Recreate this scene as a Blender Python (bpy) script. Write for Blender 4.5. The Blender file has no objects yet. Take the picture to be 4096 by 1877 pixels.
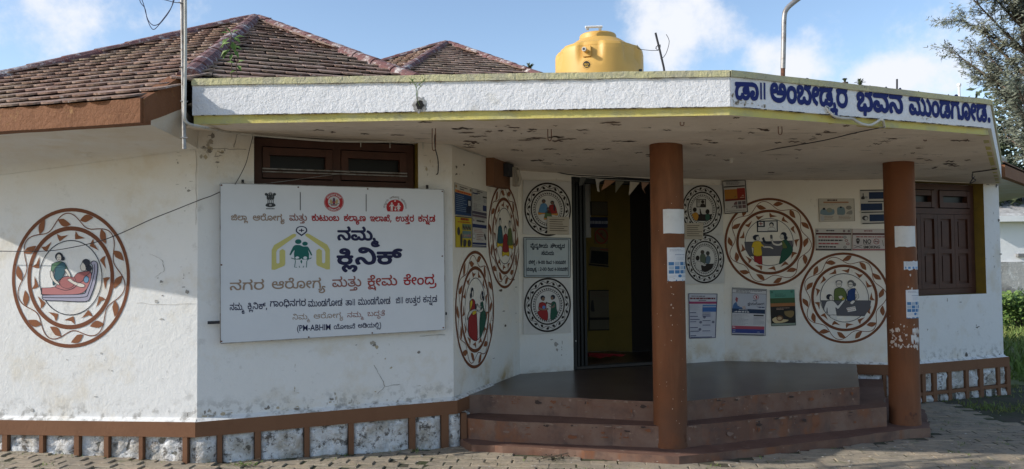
import bpy, bmesh, math, random
from mathutils import Vector, Matrix, noise
from mathutils.geometry import tessellate_polygon
R = math.radians
rnd = random.Random(7)
SC = bpy.context.scene
COL = SC.collection

# ---------------------------------------------------------------- camera
FPX = 3076.0                       # focal length in pixels of the 4096 px wide photograph
CX, CY = 2048.0, 938.5
PITCH = math.atan((1040 - 938.5) / FPX)
ROLL = 0.010
EYE = 1.70
cp, sp, cr, sr = math.cos(PITCH), math.sin(PITCH), math.cos(ROLL), math.sin(ROLL)
cam_d = bpy.data.cameras.new('camera')
cam = bpy.data.objects.new('camera', cam_d)
COL.objects.link(cam)
cam_d.sensor_width = 36.0
cam_d.lens = FPX / 4096 * 36.0
cam_d.clip_start = 0.05
cam_d.clip_end = 2000
_f = Vector((0, cp, sp)); _u = Vector((0, -sp, cp)); _r = Vector((1, 0, 0))
_right = _r * cr - _u * sr         # rolled a little clockwise
_up = _u * cr + _r * sr
cam.matrix_world = Matrix(((_right.x, _up.x, -_f.x, 0), (_right.y, _up.y, -_f.y, 0), (_right.z, _up.z, -_f.z, EYE), (0, 0, 0, 1)))
SC.camera = cam

# ---------------------------------------------------------------- sky, sun, exposure
SUN_EL = R(28.6)
SUN_H = Vector((-0.965, -0.262)).normalized()
w = bpy.data.worlds.new('World'); SC.world = w; w.use_nodes = True
nt = w.node_tree; nt.nodes.clear()
def wn(t, **k):
    n = nt.nodes.new(t)
    for a, b in k.items(): setattr(n, a, b)
    return n
sky = wn('ShaderNodeTexSky', sky_type='NISHITA', sun_disc=False)
sky.sun_elevation = SUN_EL
sky.sun_rotation = math.atan2(SUN_H.x, SUN_H.y)
sky.air_density = 1.0; sky.dust_density = 1.2; sky.ozone_density = 1.3; sky.altitude = 500
tc = wn('ShaderNodeTexCoord')
def cray(x, y):
    a = (x - CX) / FPX; b = (CY - y) / FPX
    a2 = a * cr + b * sr; b2 = -a * sr + b * cr
    return Vector((a2, cp - b2 * sp, sp + b2 * cp))
CLOUDS = [(300, 50, .26, .06, .72), (620, 150, .16, .035, .5), (-300, 250, .3, .05, .5), (2130, 55, .06, .025, .5),
          (2740, 110, .085, .085, 1.0), (2620, 20, .06, .04, .8), (2850, 60, .04, .04, .8), (3180, 270, .085, .05, 1.0), (3560, 300, .085, .038, 1.0), (3820, 350, .07, .03, .8),
          (3080, 230, .06, .06, .6), (1000, 30, .25, .04, .35), (60, 170, .05, .03, .5), (1350, 60, .10, .05, .3), (5200, 200, .6, .15, .9), (-1800, 150, .7, .2, .8)]
nz = wn('ShaderNodeTexNoise'); nz.inputs['Scale'].default_value = 7; nz.inputs['Detail'].default_value = 9; nz.inputs['Roughness'].default_value = .62
nt.links.new(tc.outputs['Generated'], nz.inputs['Vector'])
acc = None
for (x, y, rx, ry, amp) in CLOUDS:
    d = cray(x, y).normalized()
    s = wn('ShaderNodeVectorMath', operation='SUBTRACT'); nt.links.new(tc.outputs['Generated'], s.inputs[0]); s.inputs[1].default_value = d
    m = wn('ShaderNodeVectorMath', operation='DIVIDE'); nt.links.new(s.outputs[0], m.inputs[0]); m.inputs[1].default_value = (rx, rx * 2, ry)
    l = wn('ShaderNodeVectorMath', operation='LENGTH'); nt.links.new(m.outputs[0], l.inputs[0])
    g = wn('ShaderNodeMapRange'); g.inputs[1].default_value = 0.0; g.inputs[2].default_value = 1.9; g.inputs[3].default_value = amp; g.inputs[4].default_value = 0
    nt.links.new(l.outputs['Value'], g.inputs[0])
    if acc is None: acc = g.outputs[0]
    else:
        a = wn('ShaderNodeMath', operation='MAXIMUM'); nt.links.new(acc, a.inputs[0]); nt.links.new(g.outputs[0], a.inputs[1]); acc = a.outputs[0]
ad = wn('ShaderNodeMath', operation='MULTIPLY_ADD'); nt.links.new(nz.outputs[0], ad.inputs[0]); ad.inputs[1].default_value = 1.7; nt.links.new(acc, ad.inputs[2])
dn = wn('ShaderNodeMapRange'); dn.interpolation_type = 'SMOOTHSTEP'; dn.inputs[1].default_value = 1.40; dn.inputs[2].default_value = 1.82
nt.links.new(ad.outputs[0], dn.inputs[0])
mx = wn('ShaderNodeMix', data_type='RGBA')
nt.links.new(dn.outputs[0], mx.inputs['Factor']); nt.links.new(sky.outputs[0], mx.inputs[6]); mx.inputs[7].default_value = (4.2, 4.35, 4.7, 1)
bg = wn('ShaderNodeBackground'); bg.inputs[1].default_value = 0.125
nt.links.new(mx.outputs[2], bg.inputs[0])
wo = wn('ShaderNodeOutputWorld'); nt.links.new(bg.outputs[0], wo.inputs[0])

sd = bpy.data.lights.new('sun', 'SUN'); sd.energy = 2.65; sd.angle = R(.5); sd.color = (1, .95, .87)
so = bpy.data.objects.new('sun', sd); COL.objects.link(so)
dv = Vector((-SUN_H.x * math.cos(SUN_EL), -SUN_H.y * math.cos(SUN_EL), -math.sin(SUN_EL)))
so.rotation_euler = dv.to_track_quat('-Z', 'Y').to_euler(); so.location = (-20, -5, 12)
SC.view_settings.view_transform = 'Standard'; SC.view_settings.look = 'None'; SC.view_settings.exposure = 0.80; SC.view_settings.gamma = 1.0
SC.view_settings.use_curve_mapping = False
try: SC.cycles.max_bounces = 10; SC.cycles.diffuse_bounces = 7
except Exception: pass

# ---------------------------------------------------------------- measuring helpers: a pixel of the photograph -> a point of the place
def onz(x, y, z):
    r = cray(x, y); t = (z - EYE) / r.z
    return Vector((r.x * t, r.y * t, z))
def aty(x, y, Y):
    r = cray(x, y); t = Y / r.y
    return Vector((r.x * t, Y, EYE + r.z * t))
def onplane(x, y, P, n):
    r = cray(x, y); C = Vector((0, 0, EYE)); t = (P - C).dot(n) / r.dot(n)
    return C + r * t
def proj(P):
    q = Vector(P) - Vector((0, 0, EYE)); d = q.dot(_f)
    return CX + FPX * q.dot(_right) / d, CY - FPX * q.dot(_up) / d

class Frame:
    """a vertical plane: origin A, u runs to the right along it, z up, n towards the viewer"""
    def __init__(s, A, B, off=0.0):
        A = Vector((A[0], A[1], 0)); B = Vector((B[0], B[1], 0))
        s.u = (B - A).normalized(); s.n = Vector((s.u.y, -s.u.x, 0)); s.A = A + s.n * off; s.L = (B - A).length
    def p(s, u, z, d=0.0): return s.A + s.u * u + s.n * d + Vector((0, 0, z))
    def px(s, x, y):
        P = onplane(x, y, s.A, s.n); q = P - s.A
        return q.dot(s.u), P.z

# ---------------------------------------------------------------- materials
MATS = {}
def M(name, col, rough=.85, var=(), bump=(), spec=.3, metal=0.0, coat=0.0, trans=0.0):
    if name in MATS: return MATS[name]
    m = bpy.data.materials.new(name); m.use_nodes = True; t = m.node_tree; b = t.nodes['Principled BSDF']
    b.inputs['Roughness'].default_value = rough; b.inputs['Specular IOR Level'].default_value = spec; b.inputs['Metallic'].default_value = metal
    b.inputs['Base Color'].default_value = (*col, 1); b.inputs['Coat Weight'].default_value = coat
    L = t.links.new
    geo = t.nodes.new('ShaderNodeNewGeometry')
    cur = None
    sep = None
    for v in var:
        sc, c2, lo, hi = v[:4]; opt = v[4] if len(v) > 4 else {}
        n = t.nodes.new('ShaderNodeTexNoise'); n.inputs['Scale'].default_value = sc; n.inputs['Detail'].default_value = opt.get('d', 6); n.inputs['Roughness'].default_value = opt.get('r', .65)
        src = geo.outputs['Position']
        if 'st' in opt or 'o' in opt:
            mp = t.nodes.new('ShaderNodeMapping'); mp.inputs['Scale'].default_value = opt.get('st', (1, 1, 1)); mp.inputs['Rotation'].default_value = (0, 0, opt.get('rot', 0)); o = opt.get('o', 0); mp.inputs['Location'].default_value = (o, o * .7, o * .3); L(src, mp.inputs[0]); src = mp.outputs[0]
        L(src, n.inputs['Vector'])
        r = t.nodes.new('ShaderNodeMapRange'); r.inputs[1].default_value = lo; r.inputs[2].default_value = hi; r.inputs[4].default_value = opt.get('a', 1.0)
        L(n.outputs[0], r.inputs[0]); fac = r.outputs[0]
        if 'z' in opt:
            if sep is None: sep = t.nodes.new('ShaderNodeSeparateXYZ'); L(geo.outputs['Position'], sep.inputs[0])
            zr = t.nodes.new('ShaderNodeMapRange'); zr.inputs[1].default_value = opt['z'][0]; zr.inputs[2].default_value = opt['z'][1]; L(sep.outputs[2], zr.inputs[0])
            mu = t.nodes.new('ShaderNodeMath'); mu.operation = 'MULTIPLY'; L(fac, mu.inputs[0]); L(zr.outputs[0], mu.inputs[1]); fac = mu.outputs[0]
        x = t.nodes.new('ShaderNodeMix'); x.data_type = 'RGBA'; L(fac, x.inputs['Factor'])
        if cur is None: x.inputs[6].default_value = (*col, 1)
        else: L(cur, x.inputs[6])
        x.inputs[7].default_value = (*c2, 1); cur = x.outputs[2]
    if cur is not None: L(cur, b.inputs['Base Color'])
    nb = None
    for (sc, st, *o) in bump:
        n = t.nodes.new('ShaderNodeTexNoise'); n.inputs['Scale'].default_value = sc; n.inputs['Detail'].default_value = 8; n.inputs['Roughness'].default_value = .62; n.inputs['Distortion'].default_value = .35; L(geo.outputs['Position'], n.inputs['Vector'])
        k = t.nodes.new('ShaderNodeBump'); k.inputs['Strength'].default_value = st; k.inputs['Distance'].default_value = o[0] if o else .01; L(n.outputs[0], k.inputs['Height'])
        if nb: L(nb, k.inputs['Normal'])
        nb = k.outputs[0]
    if nb: L(nb, b.inputs['Normal'])
    MATS[name] = m; return m

G1 = (.34, .33, .31)
PL = [(1.1, (.66, .65, .62), .45, .75, {'a': .5}), (9, (.42, .41, .39), .60, .75, {'a': .55}), (26, (.16, .15, .14), .70, .745, {'a': .75, 'r': .75}),
      (3.2, (.55, .47, .33), .52, .72, {'a': .45, 'o': 5}), (14, (.25, .24, .22), .5, .62, {'z': (.62, .43), 'a': .8}), (2.0, (.60, .50, .36), .3, .6, {'z': (2.1, 2.7), 'a': .55})]  # last entry: warm bounce under the eaves, put into the colour of wall tops
m_wall = M('plaster_white', (.70, .70, .69), .9, PL, [(16, .35, .014), (60, .3, .006)])
m_wall_in = M('plaster_porch', (.76, .715, .635), .9, [(1.3, (.66, .59, .49), .42, .7, {'a': .5}), (10, (.34, .3, .24), .62, .75, {'a': .5}), (26, (.14, .12, .1), .71, .75, {'a': .7}), (2.2, (.40, .29, .13), .38, .55, {'z': (.74, .46), 'a': .9}), (11, (.25, .18, .10), .35, .6, {'z': (.50, .43), 'a': .9}), (3, (.72, .73, .72), .3, .55, {'z': (1.6, .7), 'a': .8})], [(30, .35, .01), (120, .3, .004)])  # same plaster, cream above and neutral below: warm bounce light put into colour
m_fascia = M('fascia_white', (.72, .72, .73), .88, [(5, (.62, .61, .58), .55, .75, {'a': .5}), (30, (.2, .19, .18), .70, .74, {'a': .7}), (3, (.5, .48, .42), .6, .75, {'a': .6, 'o': 3})], [(11, .45, .025), (45, .65, .012)])
m_yel = M('yellow_paint', (.52, .47, .17), .8, [(7, (.36, .34, .22), .45, .65, {'a': .7}), (25, (.1, .08, .05), .66, .72, {'a': .8}), (2.5, (.58, .48, .12), .45, .6, {'a': .6})], [(28, .5, .01)])
m_cop = M('coping_paint', (.50, .47, .27), .85, [(6, (.38, .36, .27), .42, .6, {'a': .8}), (22, (.12, .1, .07), .62, .7, {'a': .7})], [(20, .9, .02), (80, .5, .006)])
m_soffit = M('soffit_paint', (.74, .65, .55), .9, [(1.6, (.58, .49, .40), .42, .68, {'a': .7}), (3.2, (.05, .035, .03), .64, .66, {'st': (.6, 3.4, 1), 'r': .75}), (8, (.10, .07, .055), .655, .68, {'st': (.45, 2.6, 1), 'o': 9, 'r': .7}), (4, (.55, .5, .44), .6, .7, {'a': .5, 'o': 4})], [(18, .35, .01)])
m_brown = M('brown_paint', (.185, .088, .045), .75, [(3, (.15, .068, .034), .42, .7, {'a': .6}), (24, (.42, .27, .17), .70, .76, {'a': .5}), (11, (.12, .055, .03), .6, .75, {'a': .6})], [(26, .35, .008)])
m_colm = M('column_brown', (.16, .056, .021), .72, [(2, (.12, .047, .02), .42, .62, {'a': .85}), (5, (.24, .10, .045), .5, .68, {'a': .6, 'st': (1, 1, .15), 'o': 2}), (3, (.10, .05, .03), .35, .6, {'z': (.5, .08), 'a': .7}), (30, (.5, .38, .3), .735, .75, {'a': .6})], [(9, .35, .012), (40, .3, .005)])
m_eave = M('eave_brown', (.20, .085, .038), .8, [(5, (.17, .07, .03), .42, .62, {'a': .8}), (18, (.33, .2, .08), .6, .72, {'a': .6}), (40, (.05, .04, .03), .68, .74, {'a': .7})], [(30, .8, .012)])
m_wood = M('window_wood', (.072, .028, .017), .55, [(6, (.05, .02, .013), .4, .7)], [(40, .25, .003)])
m_dark = M('dark_glass_backing', (.006, .006, .007), .35, spec=.25)
m_ochre = M('ochre_reveal', (.23, .155, .025), .75, [(5, (.17, .12, .03), .4, .7)], [(30, .3, .005)])
m_tile = M('terracotta_tile', (.235, .15, .108), .9, [(1.1, (.33, .255, .20), .45, .62, {'a': .8}), (1.6, (.12, .075, .06), .52, .66, {'a': .8, 'o': 12}), (3.0, (.33, .22, .18), .45, .65), (6, (.13, .07, .06), .48, .66, {'o': 3, 'a': .8}), (17, (.50, .45, .42), .56, .66, {'o': 7, 'a': .8, 'r': .75}), (30, (.035, .03, .028), .62, .7, {'a': .8}), (2, (.20, .17, .12), .5, .62, {'o': 2, 'a': .5})], [(40, .6, .008)])
m_deck = M('roof_deck', (.05, .028, .022), .95)
m_ridge = M('ridge_mortar', (.17, .085, .08), .9, [(7, (.52, .49, .47), .50, .62, {'r': .75}), (20, (.06, .045, .045), .55, .68, {'a': .9}), (4, (.14, .05, .05), .5, .65, {'a': .7, 'o': 4})], [(26, .8, .015)])
m_stone = M('whitewashed_stone', (.74, .74, .74), .92, [(4, (.44, .40, .34), .44, .60, {'a': .9, 'r': .7}), (11, (.10, .085, .07), .53, .60, {'a': .92, 'r': .8}), (3, (.34, .25, .16), .55, .68, {'a': .6})], [(24, 1.0, .03), (70, .6, .01)])
m_step = M('red_oxide', (.15, .07, .043), .62, [(1.7, (.20, .125, .09), .40, .60, {'a': .9}), (3, (.085, .05, .04), .5, .64, {'a': .8, 'o': 4}), (4, (.20, .075, .032), .56, .66, {'a': .8, 'o': 6, 'st': (1, 1, .6)}), (14, (.30, .20, .15), .64, .70, {'a': .75}), (30, (.04, .03, .028), .68, .73, {'a': .8})], [(20, .35, .008)], spec=.4)
m_floor = M('porch_floor', (.068, .044, .034), .30, [(3, (.10, .075, .06), .4, .65, {'a': .8}), (9, (.17, .13, .11), .62, .72, {'a': .4})], [(14, .06, .004)], spec=.5)
m_paver = M('paver', (.33, .28, .21), .92, [(1.3, (.24, .205, .16), .42, .62, {'a': .8}), (5, (.38, .30, .21), .48, .62, {'a': .6, 'o': 3}), (7, (.22, .19, .155), .52, .62, {'a': .6, 'o': 13}), (28, (.09, .08, .06), .56, .7, {'a': .8}), (5, (.11, .12, .06), .56, .68, {'a': .6, 'o': 8}), (50, (.6, .58, .54), .70, .74, {'a': .7})], [(35, .6, .01)])
m_joint = M('joint_dirt', (.08, .07, .05), .97, [(3, (.05, .06, .025), .45, .6)], [(20, .6, .01)])
m_soil = M('soil', (.30, .26, .20), .97, [(2.5, (.14, .14, .08), .45, .6), (12, (.16, .13, .09), .5, .7)], [(12, .8, .03)])
m_field = M('field_ground', (.16, .17, .07), .97, [(.6, (.10, .13, .04), .42, .62), (5, (.24, .20, .11), .5, .7)], [(6, .8, .05)])
m_grass = M('grass_blade', (.13, .19, .05), .8, [(1.5, (.26, .25, .10), .45, .65), (.4, (.13, .2, .04), .4, .6)])
m_leafb = M('leaf_green', (.10, .18, .04), .6, [(14, (.20, .28, .07), .45, .6)])
m_casu = M('needle_foliage', (.15, .17, .125), .8, [(1.2, (.20, .21, .16), .42, .6), (4, (.07, .085, .05), .5, .66)])
m_darkf = M('dark_foliage', (.05, .07, .035), .8, [(1.2, (.08, .1, .05), .42, .6)])
m_bark = M('bark', (.13, .10, .075), .95, [(14, (.06, .045, .035), .45, .65)], [(30, .8, .02)])
m_palm = M('palm_frond', (.05, .07, .03), .7)
m_tank = M('tank_yellow', (.62, .365, .085), .5, [(1.5, (.57, .33, .08), .4, .7)], spec=.45)
m_steel = M('galvanised', (.30, .29, .28), .45, [(12, (.16, .13, .11), .5, .65)], metal=.5)
m_rust = M('rust', (.16, .07, .04), .9, [(20, (.08, .04, .03), .4, .6)])
m_pvc = M('pvc', (.50, .48, .43), .5, [(8, (.32, .30, .26), .5, .7)])
m_wire = M('wire_black', (.03, .03, .035), .7)
m_wireb = M('wire_blue', (.03, .04, .09), .6)
m_board = M('board_face', (.60, .62, .65), .42, [(3, (.54, .56, .59), .4, .7, {'a': .5}), (40, (.3, .3, .3), .72, .76, {'a': .5})], spec=.4)
m_black = M('black_iron', (.012, .013, .013), .5)
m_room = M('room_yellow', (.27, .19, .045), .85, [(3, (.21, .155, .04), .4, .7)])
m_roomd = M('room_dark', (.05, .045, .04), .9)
m_white = M('house_white', (.80, .80, .79), .9, [(1, (.62, .62, .60), .5, .7, {'a': .6})], [(8, .3, .02)])
m_conc = M('weathered_concrete', (.42, .41, .39), .95, [(1.5, (.16, .155, .15), .45, .62), (6, (.6, .6, .58), .5, .65)], [(8, .6, .03)])
FLAT = {}
def flat(c, rough=.75):
    c = tuple(round(v, 3) for v in c)
    if c not in FLAT:
        FLAT[c] = M('print_%d' % len(FLAT), c, rough, [(60, tuple(v * .8 + .02 for v in c), .5, .75, {'a': .5})])
    return FLAT[c]

# ---------------------------------------------------------------- mesh building
ORG = {}
def place(o, parent, origin):
    COL.objects.link(o)
    ORG[o.name] = Vector(origin)
    if parent is not None: o.parent = parent; o.location = Vector(origin) - ORG[parent.name]
    else: o.location = origin
def thing(name, label, cat, loc, group=None):
    o = bpy.data.objects.new(name, None); o.empty_display_size = .1; place(o, None, Vector(loc))
    o['label'] = label; o['category'] = cat
    if group: o['group'] = group
    return o
def tag(o, label=None, cat=None, group=None, kind=None):
    if label: o['label'] = label
    if cat: o['category'] = cat
    if group: o['group'] = group
    if kind: o['kind'] = kind
    return o
class MB:
    def __init__(s): s.v = []; s.f = []; s.m = []; s.mats = []; s.sm = []
    def mi(s, mat):
        if mat not in s.mats: s.mats.append(mat)
        return s.mats.index(mat)
    def add(s, vs, fs, mat, smooth=False):
        k = len(s.v); s.v += [Vector(p) for p in vs]; i = s.mi(mat)
        for f in fs: s.f.append([k + a for a in f]); s.m.append(i); s.sm.append(smooth)
    def quad(s, a, b, c, d, mat): s.add([a, b, c, d], [(0, 1, 2, 3)], mat)
    def hexa(s, b, t, mat):
        """b, t: 4 bottom and 4 top points in the same order (counter-clockwise from above)"""
        s.add(list(b) + list(t), [(3, 2, 1, 0), (4, 5, 6, 7), (0, 1, 5, 4), (1, 2, 6, 5), (2, 3, 7, 6), (3, 0, 4, 7)], mat)
    def fbox(s, F, u0, u1, z0, z1, d0, d1, mat):
        """box in a frame; d towards the viewer"""
        p = F.p
        s.hexa([p(u0, z0, d1), p(u1, z0, d1), p(u1, z0, d0), p(u0, z0, d0)], [p(u0, z1, d1), p(u1, z1, d1), p(u1, z1, d0), p(u0, z1, d0)], mat)
    def prism(s, poly, z0, z1, mat, mtop=None):
        n = len(poly); zb = z0 if isinstance(z0, (list, tuple)) else [z0] * n; zt = z1 if isinstance(z1, (list, tuple)) else [z1] * n
        A = [(p[0], p[1], zb[i]) for i, p in enumerate(poly)]; B = [(p[0], p[1], zt[i]) for i, p in enumerate(poly)]
        s.add(A + B, [(i, (i + 1) % n, n + (i + 1) % n, n + i) for i in range(n)], mat)
        tri = tessellate_polygon([[Vector((p[0], p[1], 0)) for p in poly]])
        s.add(B, tri, mtop or mat); s.add(A, [t[::-1] for t in tri], mat)
    def tube(s, pts, r, mat, n=8, cap=True):
        pts = [Vector(p) for p in pts]; K = len(pts); rs = r if isinstance(r, (list, tuple)) else [r] * K; vs = []
        prev = None
        for i, p in enumerate(pts):
            d = (pts[min(i + 1, K - 1)] - pts[max(i - 1, 0)]).normalized()
            if prev is None: a = d.orthogonal().normalized()
            else: a = (prev - d * prev.dot(d)).normalized()
            prev = a; b = d.cross(a)
            vs += [p + (a * math.cos(t) + b * math.sin(t)) * rs[i] for t in [2 * math.pi * k / n for k in range(n)]]
        fs = [(i * n + k, i * n + (k + 1) % n, (i + 1) * n + (k + 1) % n, (i + 1) * n + k) for i in range(K - 1) for k in range(n)]
        s.add(vs, fs, mat, True)
        if cap: s.add(vs[:n], [tuple(range(n))[::-1]], mat); s.add(vs[-n:], [tuple(range(n))], mat)
    def build(s, name, parent=None, origin=None, bevel=0):
        me = bpy.data.meshes.new(name)
        if origin is None:
            if parent is not None and len(s.v) == 0: origin = (0, 0, 0)
            xs = [p.x for p in s.v]; ys = [p.y for p in s.v]; zs = [p.z for p in s.v]
            origin = Vector(((min(xs) + max(xs)) / 2, (min(ys) + max(ys)) / 2, min(zs)))
        origin = Vector(origin)
        me.from_pydata([p - origin for p in s.v], [], s.f)
        for m in s.mats: me.materials.append(m)
        me.polygons.foreach_set('material_index', s.m); me.polygons.foreach_set('use_smooth', s.sm)
        me.update()
        o = bpy.data.objects.new(name, me); place(o, parent, origin)
        return o
def smooth_path(pts, k=6):
    pts = [Vector(p) for p in pts]; out = []
    for i in range(len(pts) - 1):
        p0 = pts[max(i - 1, 0)]; p1 = pts[i]; p2 = pts[i + 1]; p3 = pts[min(i + 2, len(pts) - 1)]
        for j in range(k):
            t = j / k
            out.append(.5 * ((2 * p1) + (p2 - p0) * t + (2 * p0 - 5 * p1 + 4 * p2 - p3) * t * t + (3 * p1 - p0 - 3 * p2 + p3) * t ** 3))
    out.append(pts[-1]); return out

# flat print: shapes in a unit or pixel space mapped on a surface by a function m(x, y, lift)
def D_poly(mb, m, pts, col, lift):
    P = [Vector((p[0], p[1], 0)) for p in pts]
    try: tri = tessellate_polygon([P])
    except Exception: return
    vs = [m(p[0], p[1], lift) for p in pts]
    fs = []
    for t in tri:
        a, b, c = [P[i] for i in t]
        fs.append(t)
    mb.add(vs, fs, flat(col))
def D_ell(mb, m, cx, cy, rx, ry, col, lift, n=20):
    D_poly(mb, m, [(cx + rx * math.cos(2 * math.pi * k / n), cy + ry * math.sin(2 * math.pi * k / n)) for k in range(n)], col, lift)
def D_stroke(mb, m, pts, w_, col, lift, closed=False):
    n = len(pts); L = []; Rr = []
    for i in range(n):
        a = pts[(i - 1) % n] if (closed or i > 0) else pts[i]; b = pts[(i + 1) % n] if (closed or i < n - 1) else pts[i]
        dx, dy = b[0] - a[0], b[1] - a[1]; l = math.hypot(dx, dy) or 1
        wx = w_ if not isinstance(w_, (list, tuple)) else w_[i]
        nx, ny = -dy / l * wx / 2, dx / l * wx / 2
        L.append((pts[i][0] + nx, pts[i][1] + ny)); Rr.append((pts[i][0] - nx, pts[i][1] - ny))
    vs = [m(x, y, lift) for x, y in L + Rr]
    fs = [(i, (i + 1) % n, n + (i + 1) % n, n + i) for i in range(n if closed else n - 1)]
    mb.add(vs, fs, flat(col))
def D_rect(mb, m, x0, y0, x1, y1, col, lift): D_poly(mb, m, [(x0, y0), (x1, y0), (x1, y1), (x0, y1)], col, lift)
def catm(pts, k=5, closed=False):
    P = [Vector((a, b, 0)) for a, b in pts]
    if closed: P = P + P[:1]
    return [(q.x, q.y) for q in smooth_path(P, k)]

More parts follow.
